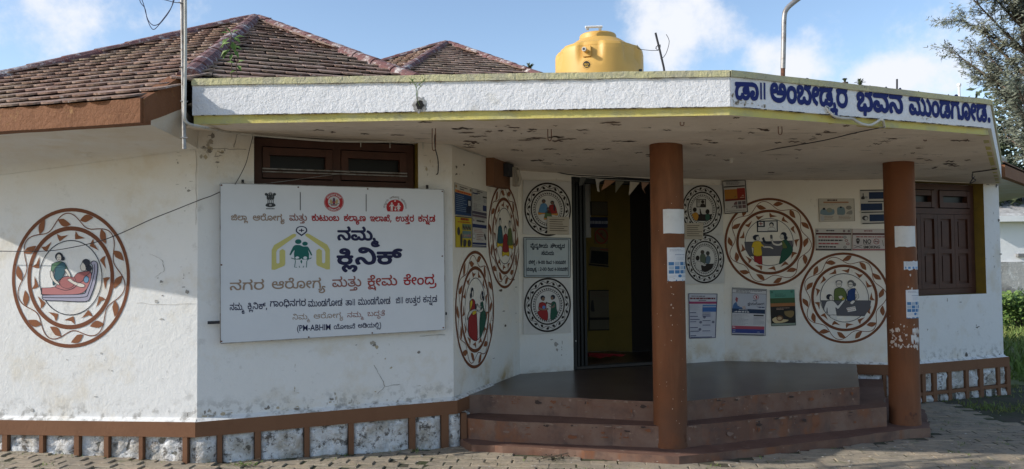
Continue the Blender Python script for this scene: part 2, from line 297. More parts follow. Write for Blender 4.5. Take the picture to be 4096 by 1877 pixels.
# ---------------------------------------------------------------- lettering
GL = [
[[70,-3,25,1,21,6,15,9,11,16,4,15,-1,17,-5,15,-9,10,0,11,-3,9,-4,8,-6,6,0,17,-108,0,0,-18,83,-1,13,-8,4,-6,2,-7,-14,3,-14,0,-17,-3,-11,-8,-5,-11,2,-16,7,-9,7,-4,11,-3,14,0,18,5,9,6,7,8,2,-14,-1,-9,-5,-10,-10,-8,-11,-4,-13,-3,-21,0,-16,4,-11,5,-6,8,-5,13,0,15,-19,2,-1,-4,-1,-14,2,-9,6,-13,4,-6,8,-8,12,-6,12,-4],[83,64,-6,1,-5,3,-1,3,1,7,8,5,19,0,12,-4,-4,-7,-6,-5,-7,-3]],
[[44,-3,20,2,14,5,10,10,8,14,6,22,-1,25,-6,22,-10,17,-12,11,-11,6,-14,4,-15,3,-95,0,0,-19,91,-1,17,-3,12,-4,5,-4,6,-7,7,-10,5,-21,0,-18,-4,-16,-4,-7,-5,-7,-12,-5,-11,0,-11,3,-7,7,-3,10,1,12,3,-6,6,-4,9,0,6,4,3,7,0,8,-1,5,-5,5,-7,3,-13,-1,-8,-4,-7,-7,-4,-10,-1,-7,1,-14,4,-11,9,-10,6,-4]],
[[49,-3,16,1,13,3,12,7,9,11,15,-15,10,-5,11,-2,23,2,12,5,7,6,8,16,1,19,-4,15,-9,15,-18,-11,8,-13,3,-7,0,-9,-6,-11,-9,-6,-16,-1,-13,5,-10,11,-4,15,-19,0,-3,-13,-4,-8,-8,-6,-8,-3,-16,-1,-7,2,-6,4,-4,8,1,11,4,8,38,28,5,7,5,9,9,-7,10,-5,16,-4,16,0,8,2,11,4,6,4,7,8,5,15,2,22,-3,11,-4,11,-6,9,-9,7,-12,5,-9,2,-17,-2,-10,-4,-7,-7,-5,-11,0,-13,4,-9,8,-7,12,-5,13,0,13,3,12,7,0,-12,-3,-10,-7,-7,-12,-5,-18,2,-12,5,-16,12,-7,13,-5,5,-14,6,-6,1,-22,-1,-12,-4,-8,-7,-6,-12,-2,-12,4,-12,4,-9,18,8,-4,8,-1,10,2,6,5,4,10,3,13,-1,7,-4,3,-7,0,-9,-3,-7,-6,-6,-30,-21,-7,-7,-6,-11,-3,-9,1,-14,8,-16,5,-5,10,-5],[123,137,-8,3,-2,4,-1,6,2,6,10,5,9,0,6,-2,9,-7,3,-6,-7,-6,-6,-2]],
[[50,-3,13,1,11,2,12,8,10,11,12,-13,9,-6,15,-3,13,1,11,3,8,5,12,13,6,16,0,18,-3,13,-6,13,-1,13,-2,9,-6,10,-9,8,-1,18,-21,1,-122,-1,0,-18,31,-1,-11,-8,-8,-10,-9,-20,-4,-19,1,-18,3,-14,5,-13,8,-9,9,-6],[52,17,-10,4,-6,7,-3,9,-2,12,0,12,3,15,6,15,5,7,13,12,15,6,15,3,29,-1,14,-4,9,-4,7,-6,5,-7,-14,3,-11,0,-11,-4,-7,-7,-4,-10,1,-10,4,-9,6,-7,9,-3,14,-2,11,3,12,8,2,-17,-3,-9,-3,-6,-5,-5,-8,-4,-17,0,-8,3,-8,7,-4,8,-3,10,-18,0,-6,-15,-8,-9,-9,-4],[132,65,-4,1,-3,4,-1,8,2,4,6,3,12,-1,10,-7,-1,-3,-8,-8,-5,-2]],
[[97,-3,19,0,18,2,16,4,19,7,13,9,9,9,8,14,4,12,3,18,0,23,-5,17,-7,12,-12,11,-17,5,-13,0,-7,-1,-12,-7,-8,-11,-2,-15,5,-16,10,-11,-44,0,-1,-19,76,0,1,18,-18,9,-6,7,-3,8,0,6,3,8,3,3,7,3,11,-1,7,-4,5,-6,6,-15,1,-22,-3,-17,-7,-13,-10,-11,-11,-7,-18,-6,-19,-2,-29,0,-20,5,-17,8,-10,11,-10,16,-3,17,16,-5,13,0,12,2,12,6,8,7,4,9,2,10,-1,15,-3,7,-6,7,-7,4,-12,3,-20,-1,-11,-5,-7,-5,-9,-9,-5,-9,-5,-21,0,-27,8,-23,10,-15,18,-14,22,-9],[48,87,-8,2,-9,5,2,9,4,8,7,7,7,4,9,1,9,-2,5,-3,3,-9,-1,-9,-2,-4,-8,-6,-10,-3]],
[[62,-3,12,0,12,2,13,5,8,6,13,16,5,12,3,12,0,17,-1,12,-5,14,-5,9,-9,11,-9,6,-11,4,-13,2,-11,0,-13,-2,-13,-5,-8,-6,-12,-16,-6,-12,-2,-12,-1,-18,2,-11,3,-12,8,-13,14,-13,11,-5],[62,16,-15,5,-10,11,-6,17,-1,22,2,10,4,9,9,9,12,6,19,1,14,-5,11,-11,6,-16,0,-23,-6,-19,-8,-9,-12,-6]],
[[49,-3,16,1,13,3,12,7,9,11,12,-13,10,-6,14,-3,19,2,10,3,9,6,7,8,6,11,5,21,-1,17,-4,17,-5,12,-9,11,-17,15,19,7,10,11,4,15,0,14,-2,10,-5,9,-7,7,-15,8,-23,1,-10,-4,-8,-5,-8,-9,-4,-11,3,-13,6,-8,11,-2,9,6,2,4,0,5,-2,4,-5,3,-6,2,5,6,8,4,5,1,12,-1,8,-5,5,-7,1,-6,-1,-13,-4,-7,-3,-3,-14,-5,-38,-1,0,-18,14,-1,14,-6,12,-8,13,-16,8,-19,1,-21,-4,-16,-10,-11,-11,-4,-10,0,-9,3,-6,4,-6,6,-4,9,-2,9,-18,0,-4,-13,-4,-8,-4,-4,-13,-5,-18,0,-8,3,-5,6,-1,12,2,7,11,10,25,18,10,11,7,14,-1,16,-5,11,-6,6,-8,5,-6,2,-25,1,-10,-3,-10,-6,-6,-7,-5,-13,2,-13,6,-15,18,8,-4,8,-1,10,2,6,5,4,10,3,13,-1,7,-4,3,-7,0,-9,-3,-7,-6,-6,-30,-21,-7,-7,-6,-11,-3,-9,1,-14,8,-16,5,-5,10,-5]],
[[67,-3,11,19,-20,11,-16,15,-9,16,-4,16,14,-4,18,0,18,6,9,8,6,12,2,15,-5,14,-7,8,-7,4,-11,3,-16,0,-16,-6,-8,-6,-8,-11,-6,-15,-2,-10,-1,-18,2,-14,4,-12,6,-12,9,-12,11,-10],[46,87,-8,2,-8,5,2,8,5,10,6,6,8,4,8,1,9,-2,5,-5,2,-9,-1,-8,-4,-6,-6,-4,-10,-2]],
[[50,-3,13,1,11,2,12,8,9,11,10,-11,9,-6,14,-4,17,0,11,3,8,5,12,13,4,11,2,9,-1,21,-8,19,-1,13,-2,9,-6,10,-11,9,13,5,10,9,6,14,0,12,-5,16,-12,18,-3,3,-10,-6,-6,-5,11,-13,5,-15,-1,-11,-3,-4,-4,-2,-12,-3,-13,0,-118,-1,0,-18,31,-1,-11,-8,-8,-10,-9,-20,-4,-19,1,-18,3,-14,5,-13,8,-9,9,-6],[52,17,-10,4,-6,7,-3,9,-2,12,0,12,3,15,6,15,5,7,13,12,15,6,15,3,29,-1,14,-4,9,-4,7,-6,5,-7,-14,3,-11,0,-11,-4,-7,-7,-4,-10,1,-10,4,-9,6,-7,9,-3,14,-2,11,3,12,8,2,-17,-3,-9,-3,-6,-5,-5,-8,-4,-17,0,-8,3,-8,7,-4,8,-3,10,-18,0,-6,-15,-8,-9,-9,-4],[132,65,-4,1,-3,4,-1,8,2,4,6,3,12,-1,10,-7,-1,-3,-8,-8,-5,-2]],
[[4,-92,19,1,9,3,8,4,7,10,2,14,-3,10,-8,8,17,1,-1,14,-31,1,6,10,2,16,-2,9,-6,15,-4,-1,-15,-4,6,-13,2,-12,-2,-11,-6,-9,-37,-1,0,-15,16,0,-9,-8,-2,-9,0,-9,4,-10,6,-7,6,-3],[6,-76,-10,3,-4,5,-3,5,0,8,3,5,5,5,9,3,8,-1,8,-2,6,-3,3,-6,0,-8,-3,-8,-5,-4,-9,-2]],
[[75,-3,13,0,14,2,11,4,12,6,16,15,9,19,2,15,0,12,-2,16,-9,20,-15,14,13,6,9,10,4,14,0,11,-6,17,-14,19,-16,-10,8,-9,5,-10,3,-9,0,-9,-5,-8,-6,-2,-22,-2,-88,-1,0,-18,25,-1,-10,-9,-6,-7,-8,-21,-2,-23,3,-14,3,-10,11,-16,13,-10,17,-8],[74,18,-12,2,-8,4,-13,11,-5,9,-3,9,-2,11,1,13,5,18,6,9,8,6,16,7,10,2,12,-1,11,-2,9,-4,13,-12,8,-17,2,-10,0,-14,-4,-12,-4,-9,-10,-11,-10,-6,-8,-2]],
[[88,-36,22,0,-2,38,0,2,-19,-1],[49,-3,16,1,13,3,12,7,9,11,9,-11,11,-7,16,-4,14,1,19,6,5,4,9,11,6,14,3,15,-1,17,-2,12,-5,12,-8,13,-11,11,-8,6,12,4,11,6,6,8,3,11,0,15,-4,13,-8,13,-8,8,-15,-10,9,-11,5,-13,1,-11,-2,-6,-4,-5,-9,-3,-45,-1,0,-18,14,-1,21,-10,14,-14,9,-17,4,-19,-1,-19,-6,-12,-12,-8,-16,-2,-13,5,-10,11,-4,15,-19,0,-1,-8,-4,-10,-6,-7,-7,-4,-9,-2,-12,0,-7,2,-6,4,-4,8,0,8,2,7,8,8,34,26,9,13,2,16,-6,17,-10,10,-16,4,-22,-1,-7,-2,-10,-6,-8,-12,-3,-8,1,-10,7,-18,18,8,-4,8,-1,10,3,7,7,5,15,1,9,-2,5,-7,2,-11,-4,-8,-6,-6,-24,-17,-13,-11,-7,-14,-2,-17,5,-13,7,-9,12,-7]],
[[51,-3,17,1,14,3,11,7,10,11,9,-11,6,-5,9,-4,11,-2,10,0,11,3,10,5,7,6,7,10,4,13,1,24,-2,10,-6,17,-8,13,-10,12,-11,9,15,3,10,5,6,5,5,13,1,15,-6,19,-14,18,-16,-10,9,-11,6,-15,0,-12,-5,-7,-10,-4,-18,0,-126,0,0,-19,34,-1,72,0,16,-6,11,-8,15,-18,8,-14,3,-16,0,-15,-3,-12,-4,-6,-10,-5,-12,-1,-14,6,-6,5,-3,7,-3,13,-18,0,-4,-12,-4,-8,-5,-5,-13,-5,-20,0,-11,4,-7,7,-3,9,0,10,2,5,6,8,7,2,5,0,6,-2,3,-4,-1,-12,16,-2,4,9,0,10,-2,5,-6,8,-13,5,-12,1,-14,-4,-10,-7,-7,-11,-3,-13,0,-13,2,-8,6,-10,8,-8,12,-6]],
[[21,-3,20,7,-11,19,-2,17,4,12,10,5,8,0,9,-5,6,-7,21,-33,8,-7,9,-5,13,-3,19,2,12,5,9,8,7,11,3,13,1,19,-1,12,-6,18,-8,12,-13,15,-9,7,18,4,13,10,5,11,1,17,-6,17,-14,19,-16,-10,11,-13,5,-15,-1,-12,-7,-6,-7,-3,-18,0,-106,-1,1,-18,83,-1,20,-7,18,-15,6,-10,8,-18,3,-15,-2,-18,-6,-12,-9,-5,-12,-1,-11,4,-6,5,-22,34,-12,11,-15,5,-12,0,-9,-3,-10,-6,-7,-7,-4,-9,-2,-11,2,-22,4,-10]],
[[51,-3,17,1,14,3,11,7,10,11,14,-15,14,-6,17,-1,11,3,13,7,9,10,10,-9,13,-7,14,-3,14,-1,12,2,13,6,11,9,4,6,5,13,3,15,-2,24,-5,18,-9,16,-17,18,-13,10,-13,7,-11,-19,14,-7,12,-9,14,-17,5,-11,4,-15,0,-15,-1,-9,-5,-10,-6,-6,-6,-4,-8,-2,-11,0,-12,3,-10,5,-12,11,-1,26,-7,23,-10,17,-19,17,15,3,10,5,6,5,4,8,2,8,-1,15,-5,16,-14,18,-13,-8,-3,-3,10,-13,6,-15,-2,-12,-4,-4,-5,-2,-23,-2,-126,-1,0,-19,106,0,10,-3,15,-9,11,-10,8,-12,7,-15,2,-13,0,-18,-5,-13,-9,-6,-15,-2,-9,3,-5,3,-6,7,-4,8,-2,10,-18,0,-4,-12,-4,-8,-5,-5,-12,-5,-17,-1,-14,4,-7,7,-4,11,2,15,6,7,7,2,5,0,6,-2,3,-4,-1,-12,16,-2,4,9,0,10,-2,5,-6,8,-13,5,-16,0,-13,-4,-9,-9,-7,-13,-1,-17,2,-12,6,-10,8,-8,12,-6]],
[[24,-3,10,0,12,2,17,8,11,13,5,13,2,10,1,17,-2,15,-5,15,-9,16,-17,18,-13,10,-13,7,-11,-19,14,-7,11,-9,13,-14,9,-20,2,-24,-2,-12,-5,-9,-8,-6,-8,-3,-20,0,-16,7,-19,19,-13,-13,12,-14,14,-11,10,-5]],
[[13,0,22,0,1,51,2,17,4,17,6,13,8,11,13,8,9,2,11,-1,10,-3,9,-9,4,-6,8,-15,4,-17,3,-28,0,-40,23,0,-1,48,-4,29,-9,23,-8,10,-11,10,10,4,10,6,5,6,5,7,2,11,0,13,-2,10,-5,8,-7,8,-9,6,-12,3,-14,0,-10,-3,-8,-3,-11,-12,-4,-11,1,-9,4,-8,4,-4,6,-2,7,1,5,2,4,6,0,6,-2,4,-5,3,-6,1,5,7,8,4,11,1,8,-2,6,-4,6,-10,0,-10,-4,-12,-8,-6,-15,-3,-90,-1,0,-18,31,-1,-11,-10,-6,-8,-8,-21,-5,-33]],
[[18,-3,12,1,12,3,9,5,7,8,3,7,3,11,-2,54,3,12,4,7,7,8,12,6,10,2,18,-1,10,-3,9,-5,9,-10,7,-11,5,-23,0,-21,-5,-15,-10,-12,-13,-4,-11,0,-9,4,-6,6,-3,10,1,12,4,-6,5,-4,9,0,6,4,4,7,0,8,-3,6,-9,6,-12,1,-9,-4,-7,-6,-6,-15,-1,-12,2,-8,7,-14,13,-10,17,-4,14,1,12,3,13,8,9,12,5,11,4,18,0,20,-3,15,-5,15,-7,13,-9,11,-12,8,-14,6,-14,2,-17,0,-18,-4,-14,-7,-10,-9,-8,-14,-4,-17,1,-55,-2,-7,-4,-6,-9,-4,-10,0,-8,2,-12,7,-15,16,-13,-14,4,-5,18,-16,11,-6]],
[[31,-3,7,1,6,2,2,3,3,8,0,6,-2,7,-4,4,-7,3,-8,-1,-6,-3,-3,-5,-1,-5,0,-9,3,-5,3,-3]],
[[88,-3,22,1,20,3,16,6,14,9,11,12,10,22,2,20,-2,19,-10,21,-16,16,-1,11,-44,0,0,-18,25,-1,7,-5,12,-14,6,-11,2,-11,-1,-22,-4,-9,-5,-8,-7,-7,-11,-6,-12,-5,-12,-2,-28,0,-12,3,-14,6,-14,11,-10,17,-3,20,16,-5,17,0,17,6,9,7,6,11,2,17,-4,15,-10,10,-15,4,-16,0,-14,-5,-13,-11,-8,-12,-5,-17,-2,-24,3,-17,4,-13,6,-10,15,-16,22,-12],[48,87,-15,6,-3,1,1,3,5,13,7,7,7,4,10,2,8,-1,6,-5,3,-8,-1,-8,-3,-6,-8,-6]],
[[-68,-90,12,13,-13,13,-5,10,0,8,2,6,8,6,8,0,6,-3,5,-5,5,-14,16,0,4,14,5,5,4,2,9,1,5,-2,3,-3,3,-7,0,-10,-5,-10,-12,-11,12,-13,12,12,8,13,3,13,-1,14,-4,9,-6,5,-11,6,-17,1,-10,-5,-10,-11,-12,13,-9,3,-11,0,-13,-4,-7,-6,-6,-9,-2,-9,1,-11,5,-13,8,-11]],
[[100,-3,37,1,28,8,10,5,9,7,6,8,5,10,2,7,-1,15,-4,8,-6,8,11,12,5,12,1,11,-5,15,-8,9,-13,6,-7,1,-15,0,-12,-3,-10,-5,-6,-7,-3,-6,-1,-12,2,-9,5,-8,14,-11,-56,0,-1,-18,63,-1,21,4,5,-8,1,-8,-2,-6,-8,-11,-10,-6,-23,-7,-36,0,-28,5,-14,6,-9,7,-8,9,-5,9,-5,21,16,-5,13,0,12,2,9,4,9,7,5,8,3,9,0,11,-4,15,-6,7,-7,4,-12,3,-13,0,-12,-3,-9,-4,-9,-9,-6,-8,-5,-12,-3,-14,-1,-18,2,-12,4,-13,5,-11,8,-10,18,-15,23,-9],[168,84,-18,10,-6,8,-1,9,3,5,3,4,9,3,7,1,10,-4,7,-9,1,-6,-2,-7,-5,-9],[48,87,-8,2,-9,5,2,9,4,8,7,7,7,4,9,1,9,-2,5,-3,3,-9,-1,-9,-2,-4,-8,-6,-10,-3]],
[[75,-3,13,0,14,2,11,4,12,6,7,5,10,12,6,13,4,11,0,20,-4,22,-11,18,-13,11,10,4,7,5,8,11,3,15,0,12,-3,10,-7,12,-14,9,-11,3,-14,0,-9,-2,-11,-6,-7,-6,-5,-11,-1,-11,5,-11,9,-4,10,1,4,2,2,4,1,6,-2,4,-4,4,-7,1,6,7,9,4,9,1,7,-2,5,-3,5,-5,3,-8,0,-10,-3,-9,-5,-5,-7,-3,-12,-2,-95,-1,1,-18,25,-1,-10,-9,-6,-7,-8,-21,-2,-23,3,-14,3,-10,11,-16,13,-10,17,-8],[74,18,-12,2,-8,4,-13,11,-5,9,-3,9,-2,11,1,13,5,18,6,9,8,6,16,7,10,2,12,-1,11,-2,9,-4,13,-12,8,-17,2,-10,0,-14,-4,-12,-4,-9,-10,-11,-10,-6,-8,-2]],
[[13,0,22,0,1,51,2,17,4,17,6,13,8,11,13,8,9,2,11,-1,10,-3,9,-9,4,-6,8,-15,4,-17,3,-28,0,-40,23,0,-1,48,-3,25,-3,12,-7,15,-10,12,-8,7,5,2,11,4,9,8,5,8,1,7,0,12,-4,16,-9,13,-7,8,-16,-10,11,-14,5,-12,0,-12,-2,-3,-5,-5,-8,-3,-18,0,-84,-1,0,-18,31,-1,-11,-10,-6,-8,-8,-21,-5,-33]],
[[-7,-102,12,0,14,2,19,8,13,12,4,7,2,9,0,14,-5,15,-6,11,-22,24,-2,11,3,4,6,2,4,0,9,-5,4,-7,16,3,-2,8,-4,6,-5,6,-13,5,-14,0,-14,-6,-5,-5,-3,-6,0,-16,8,-14,21,-25,4,-10,1,-11,-2,-7,-4,-6,-12,-8,-12,-3,-18,0,-9,2,-3,1,-4,5,0,7,6,6,17,10,6,5,4,11,-1,10,-3,5,-4,4,-13,4,-19,-1,-11,-5,-5,-6,-2,-5,1,-9,3,-7,15,5,-1,7,1,3,4,2,10,2,5,-2,2,-3,0,-4,-4,-5,-18,-11,-7,-6,-4,-8,0,-9,4,-10,5,-7,13,-6]],
[[70,-3,25,1,21,6,15,9,11,16,4,15,0,14,-2,7,-4,11,-9,10,0,11,-3,9,-4,8,-6,6,13,5,10,9,5,14,0,12,-6,19,-7,10,-8,8,-15,-10,9,-11,6,-15,0,-12,-5,-7,-14,-4,-96,-1,0,-18,53,-1,30,0,13,-8,4,-6,2,-7,-14,3,-16,0,-11,-2,-11,-5,-6,-7,-3,-8,1,-13,4,-9,7,-6,10,-3,19,-1,18,5,9,6,7,8,2,-14,-4,-15,-12,-12,-17,-6,-28,-1,-20,5,-13,10,-5,15,0,15,-19,2,-2,-9,1,-16,3,-8,8,-13,8,-8,12,-6,12,-4],[83,64,-6,1,-5,3,-1,3,1,7,8,5,19,0,12,-4,-4,-7,-6,-5,-7,-3]],
[[-111,-78,91,0,24,4,10,6,6,5,5,12,0,11,-1,7,-4,7,-5,6,-9,5,-10,2,-12,0,-8,-2,-12,-9,-5,-9,-1,-5,0,-12,2,-9,-71,0],[-21,-59,-4,10,1,8,2,5,4,4,7,2,5,0,7,-2,4,-5,2,-5,-3,-10,-3,-4,-5,-2]],
[[64,-3,25,1,18,7,8,5,6,6,6,14,2,17,-3,11,-7,12,-8,7,24,0,0,16,-51,1,3,12,-3,12,17,1,14,3,11,7,8,11,2,8,0,15,-5,13,-5,10,-10,11,-16,-10,11,-15,4,-11,1,-9,-2,-6,-9,-6,-22,-2,-74,-1,0,-18,54,-1,3,-4,1,-11,-2,-5,-4,-4,-52,-1,0,-16,22,-1,-11,-12,-5,-14,0,-15,6,-15,7,-9,8,-6,13,-5],[66,17,-15,3,-10,8,-6,11,0,14,5,11,8,7,14,5,16,0,14,-3,11,-9,5,-9,1,-12,-4,-13,-8,-8,-13,-4]],
[[56,-3,16,1,14,3,12,8,10,10,12,-12,10,-6,15,-4,18,1,9,3,8,4,10,12,5,16,0,13,-2,7,-3,9,-5,8,-15,13,12,9,5,10,3,12,-1,13,-3,9,-9,11,-14,8,-13,4,-7,-19,12,-4,10,-6,4,-9,0,-12,-5,-8,-7,-4,-8,-1,-24,-1,0,-18,18,-1,9,-3,10,-5,7,-8,4,-8,1,-16,-5,-12,-8,-5,-17,-2,-12,5,-9,8,-6,18,-18,0,-4,-12,-6,-10,-7,-5,-9,-3,-16,-1,-7,2,-10,5,-5,6,-5,12,0,16,7,-3,10,-3,15,0,11,3,9,4,6,7,5,8,1,6,0,11,-2,7,-7,10,-12,6,-17,2,-8,4,-5,5,-2,8,3,6,7,3,13,2,-2,19,-18,-2,-14,-7,-5,-6,-3,-7,0,-11,1,-6,6,-10,6,-5,-12,-11,-7,-12,-6,-21,0,-17,4,-20,8,-14,6,-6,10,-6],[46,70,-13,6,3,8,4,6,7,5,7,3,8,0,8,-2,3,-4,2,-4,-1,-10,-4,-4,-6,-3]],
[[49,-3,16,1,13,3,12,7,9,11,12,-13,10,-6,10,-2,13,-1,10,2,10,3,9,6,10,12,6,16,2,18,-4,26,-8,19,-11,16,-16,14,-19,12,-11,-19,14,-7,11,-9,9,-10,6,-8,5,-13,3,-14,0,-15,-3,-12,-5,-8,-6,-5,-8,-3,-13,-1,-11,4,-8,7,-4,6,-4,14,-18,0,-3,-12,-3,-6,-6,-7,-7,-4,-9,-2,-12,0,-7,2,-6,4,-4,8,1,11,4,8,33,24,12,14,4,8,1,13,-6,17,-10,10,-16,4,-22,-1,-7,-2,-10,-6,-6,-7,-5,-13,2,-13,6,-15,18,8,-4,8,-1,10,2,6,5,4,10,3,13,-1,7,-4,3,-7,0,-9,-3,-7,-6,-6,-30,-21,-7,-7,-6,-11,-3,-9,1,-14,8,-16,5,-5,10,-5]],
[[42,-3,22,2,16,7,7,5,-12,15,-15,-8,-16,-2,-9,3,-5,8,-2,12,2,6,4,5,11,6,22,2,-1,16,-10,0,-11,3,-8,4,-6,8,-1,6,0,9,4,8,7,6,8,2,13,1,8,-2,8,-3,6,-6,5,-6,5,-15,17,0,3,11,6,10,8,7,8,3,14,1,7,-2,7,-3,8,-7,9,-15,4,-19,0,-22,-4,-18,-5,-9,-5,-4,-8,-4,-7,-2,-11,0,-8,2,-7,6,-4,8,-1,9,3,7,8,7,9,-1,5,-6,-1,-11,17,-2,3,8,0,10,-5,11,-10,7,-18,2,-14,-5,-9,-8,-6,-16,0,-18,7,-14,11,-9,8,-3,13,-3,21,2,10,4,9,6,10,13,8,21,1,32,-3,21,-5,13,-7,11,-7,8,-9,6,-10,4,-10,2,-15,0,-17,-4,-11,-7,-9,-11,-12,13,-10,5,-9,3,-23,1,-8,-1,-11,-5,-7,-5,-8,-9,-4,-12,-1,-11,5,-17,8,-9,8,-5,-10,-6,-8,-10,-4,-10,0,-11,4,-15,9,-10,9,-4]],
[[143,-14,20,5,-6,20,-7,15,7,11,6,12,5,27,-2,25,-8,21,-13,13,-8,4,-10,2,-16,-1,-12,-5,-10,-8,-5,-8,-12,13,-9,6,-13,3,-17,-2,-13,-7,-6,-5,-5,-8,-3,-11,0,-8,3,-11,4,-9,18,6,-3,11,-1,9,3,8,4,4,7,3,10,0,12,-6,7,-11,4,-12,19,0,6,17,8,9,9,3,9,0,9,-4,9,-9,3,-10,2,-10,-2,-24,-3,-12,-5,-9,-18,17,-19,8,-13,2,-18,0,-17,-4,-12,-8,-7,-13,-2,-16,6,-14,11,-11,9,-4,13,-3,19,0,16,3,14,5,14,8],[76,16,-14,3,-7,6,-2,5,-1,8,4,7,7,5,11,2,10,0,15,-3,14,-7,12,-14,-18,-9,-13,-3]],
[[42,-3,15,1,16,4,13,6,12,11,18,-13,17,-7,12,-2,18,1,11,3,12,7,5,4,8,12,4,10,3,15,-1,16,-3,14,-7,15,-5,8,-10,10,-10,8,20,7,6,5,5,7,5,17,-1,12,-3,10,-10,14,-5,4,-11,5,-23,1,-9,-3,-8,-5,-9,-10,-3,-9,0,-12,6,-10,7,-2,5,-1,9,4,3,7,-2,7,-4,4,-7,1,7,8,11,4,13,-2,9,-7,4,-9,0,-10,-4,-11,-11,-6,-12,-2,-35,-1,0,-18,13,-1,14,-6,12,-8,9,-10,9,-14,4,-14,1,-18,-3,-12,-9,-12,-8,-5,-9,-2,-18,1,-14,6,-15,11,7,22,1,25,-4,22,-5,10,-7,10,-13,11,-19,5,-17,0,-10,-3,-8,-5,-8,-10,-4,-14,1,-14,2,-6,5,-6,5,-4,10,-3,12,1,7,6,3,9,-1,8,-2,3,-6,3,-7,1,-6,-3,-4,-6,-1,10,2,7,6,5,9,3,10,0,11,-4,9,-8,6,-12,3,-17,0,-18,-4,-16,-17,11,-22,6,-16,0,-7,-2,-8,-3,-10,-9,-4,-6,-2,-9,1,-13,4,-8,6,-8,8,-5],[41,16,-9,3,-5,7,-1,8,3,6,3,4,8,2,11,0,13,-3,12,-8,7,-5,-9,-8,-11,-4,-8,-2]],
[[13,-31,16,0,15,37,7,21,-1,1,-25,1]],
[[73,-3,17,1,19,5,14,8,9,11,6,13,2,12,-3,36,1,19,4,12,6,4,7,3,10,1,6,-2,7,-4,4,-7,3,-14,2,-53,3,-13,4,-9,5,-7,11,-9,11,-4,15,-3,21,1,14,6,13,12,8,12,4,21,-1,22,-4,19,-11,22,-10,12,-20,17,-14,-16,16,-13,8,-10,6,-8,7,-16,3,-17,0,-11,-3,-14,-5,-9,-6,-5,-9,-4,-18,-1,-13,4,-9,9,-6,16,-2,53,-2,14,-5,9,-6,9,-11,6,-11,3,-14,0,-13,-3,-11,-6,-6,-5,-6,-11,-3,-16,2,-49,-1,-9,-6,-11,-8,-8,-16,-5,-22,1,-16,7,-9,9,-7,12,-4,17,-1,13,11,-5,8,-1,14,0,12,3,8,5,8,7,4,9,2,10,-1,15,-3,7,-6,7,-7,4,-9,3,-19,0,-9,-3,-13,-8,-7,-7,-6,-10,-6,-22,-1,-20,2,-12,4,-17,5,-11,7,-10,9,-9,18,-10],[48,87,-14,5,-4,2,1,4,4,10,5,7,9,6,11,2,6,-1,8,-4,3,-9,-1,-8,-2,-5,-8,-6,-10,-3]],
[[24,-92,8,0,9,2,-4,17,-12,-1,-6,1,-4,2,-6,7,8,8,6,9,6,18,0,15,-1,10,-8,20,-1,1,-16,-8,6,-18,1,-16,-5,-17,-5,-7,-2,3,-10,14,-13,11,-11,4,-17,0,-13,-5,-8,-7,-3,-6,-2,-15,5,-13,4,-6,7,-5,16,-5,20,1,21,5,14,-14,8,-3],[-42,-63,-7,2,-8,5,-3,7,1,7,4,6,7,3,8,0,7,-2,9,-8,10,-15,-14,-4]],
[[26,-102,19,1,16,3,17,8,10,8,-13,13,-13,-9,-17,-6,-17,-1,-17,5,-8,7,-3,10,0,12,6,11,3,3,2,-14,7,-9,6,-4,9,-2,16,0,11,4,7,8,3,9,-1,13,-3,7,-4,3,-12,7,-19,2,1,19,-2,7,-4,8,-9,8,-4,2,-11,-16,8,-6,2,-6,1,-9,-2,-10,-15,-10,-7,-8,-7,-15,-1,-13,3,-13,10,-15,16,-9],[36,-50,-6,3,-2,3,-1,13,6,2,9,-1,5,-2,3,-2,2,-4,-1,-6,-5,-6]],
[[64,-3,19,1,17,4,11,5,10,9,6,14,2,9,-1,12,-3,10,-4,7,-10,9,24,0,0,16,-40,1,7,8,6,11,2,10,1,13,-2,11,-4,10,-12,13,-13,6,-18,2,-14,-4,-10,-8,-6,-9,-1,-15,3,-8,7,-8,14,-5,16,-1,9,2,12,7,-1,-9,-5,-10,-10,-9,-9,-5,-7,-2,-51,-1,0,-16,22,-1,-11,-12,-5,-14,0,-15,6,-15,7,-9,8,-6,13,-5],[66,17,-15,3,-10,8,-6,11,0,14,5,11,8,7,14,5,16,0,14,-3,11,-9,5,-9,1,-12,-4,-13,-8,-8,-13,-4],[60,137,-6,2,-3,5,-1,8,2,4,4,3,6,2,9,0,7,-2,6,-4,6,-8,-13,-9,-6,-2]],
[[21,-3,19,7,-9,16,-4,14,2,13,3,5,6,4,11,1,7,-3,8,-9,19,-29,9,-10,13,-7,11,-2,14,1,9,2,10,4,7,5,8,9,4,8,6,22,0,33,-7,32,-13,29,-10,12,-10,11,-16,12,-13,7,-22,6,-19,0,-8,-1,-10,-5,-7,-7,-5,-11,1,-15,6,-11,11,-7,10,-3,13,0,13,4,7,4,7,6,7,15,13,-11,17,-23,10,-24,5,-23,0,-26,-5,-18,-9,-12,-10,-4,-13,-1,-9,3,-9,8,-21,32,-12,11,-14,5,-12,0,-10,-3,-10,-6,-6,-7,-5,-9,-2,-11,3,-22,4,-10],[64,148,-6,2,-4,6,-1,6,2,5,4,4,6,2,16,-1,11,-3,-3,-10,-3,-4,-9,-6]],
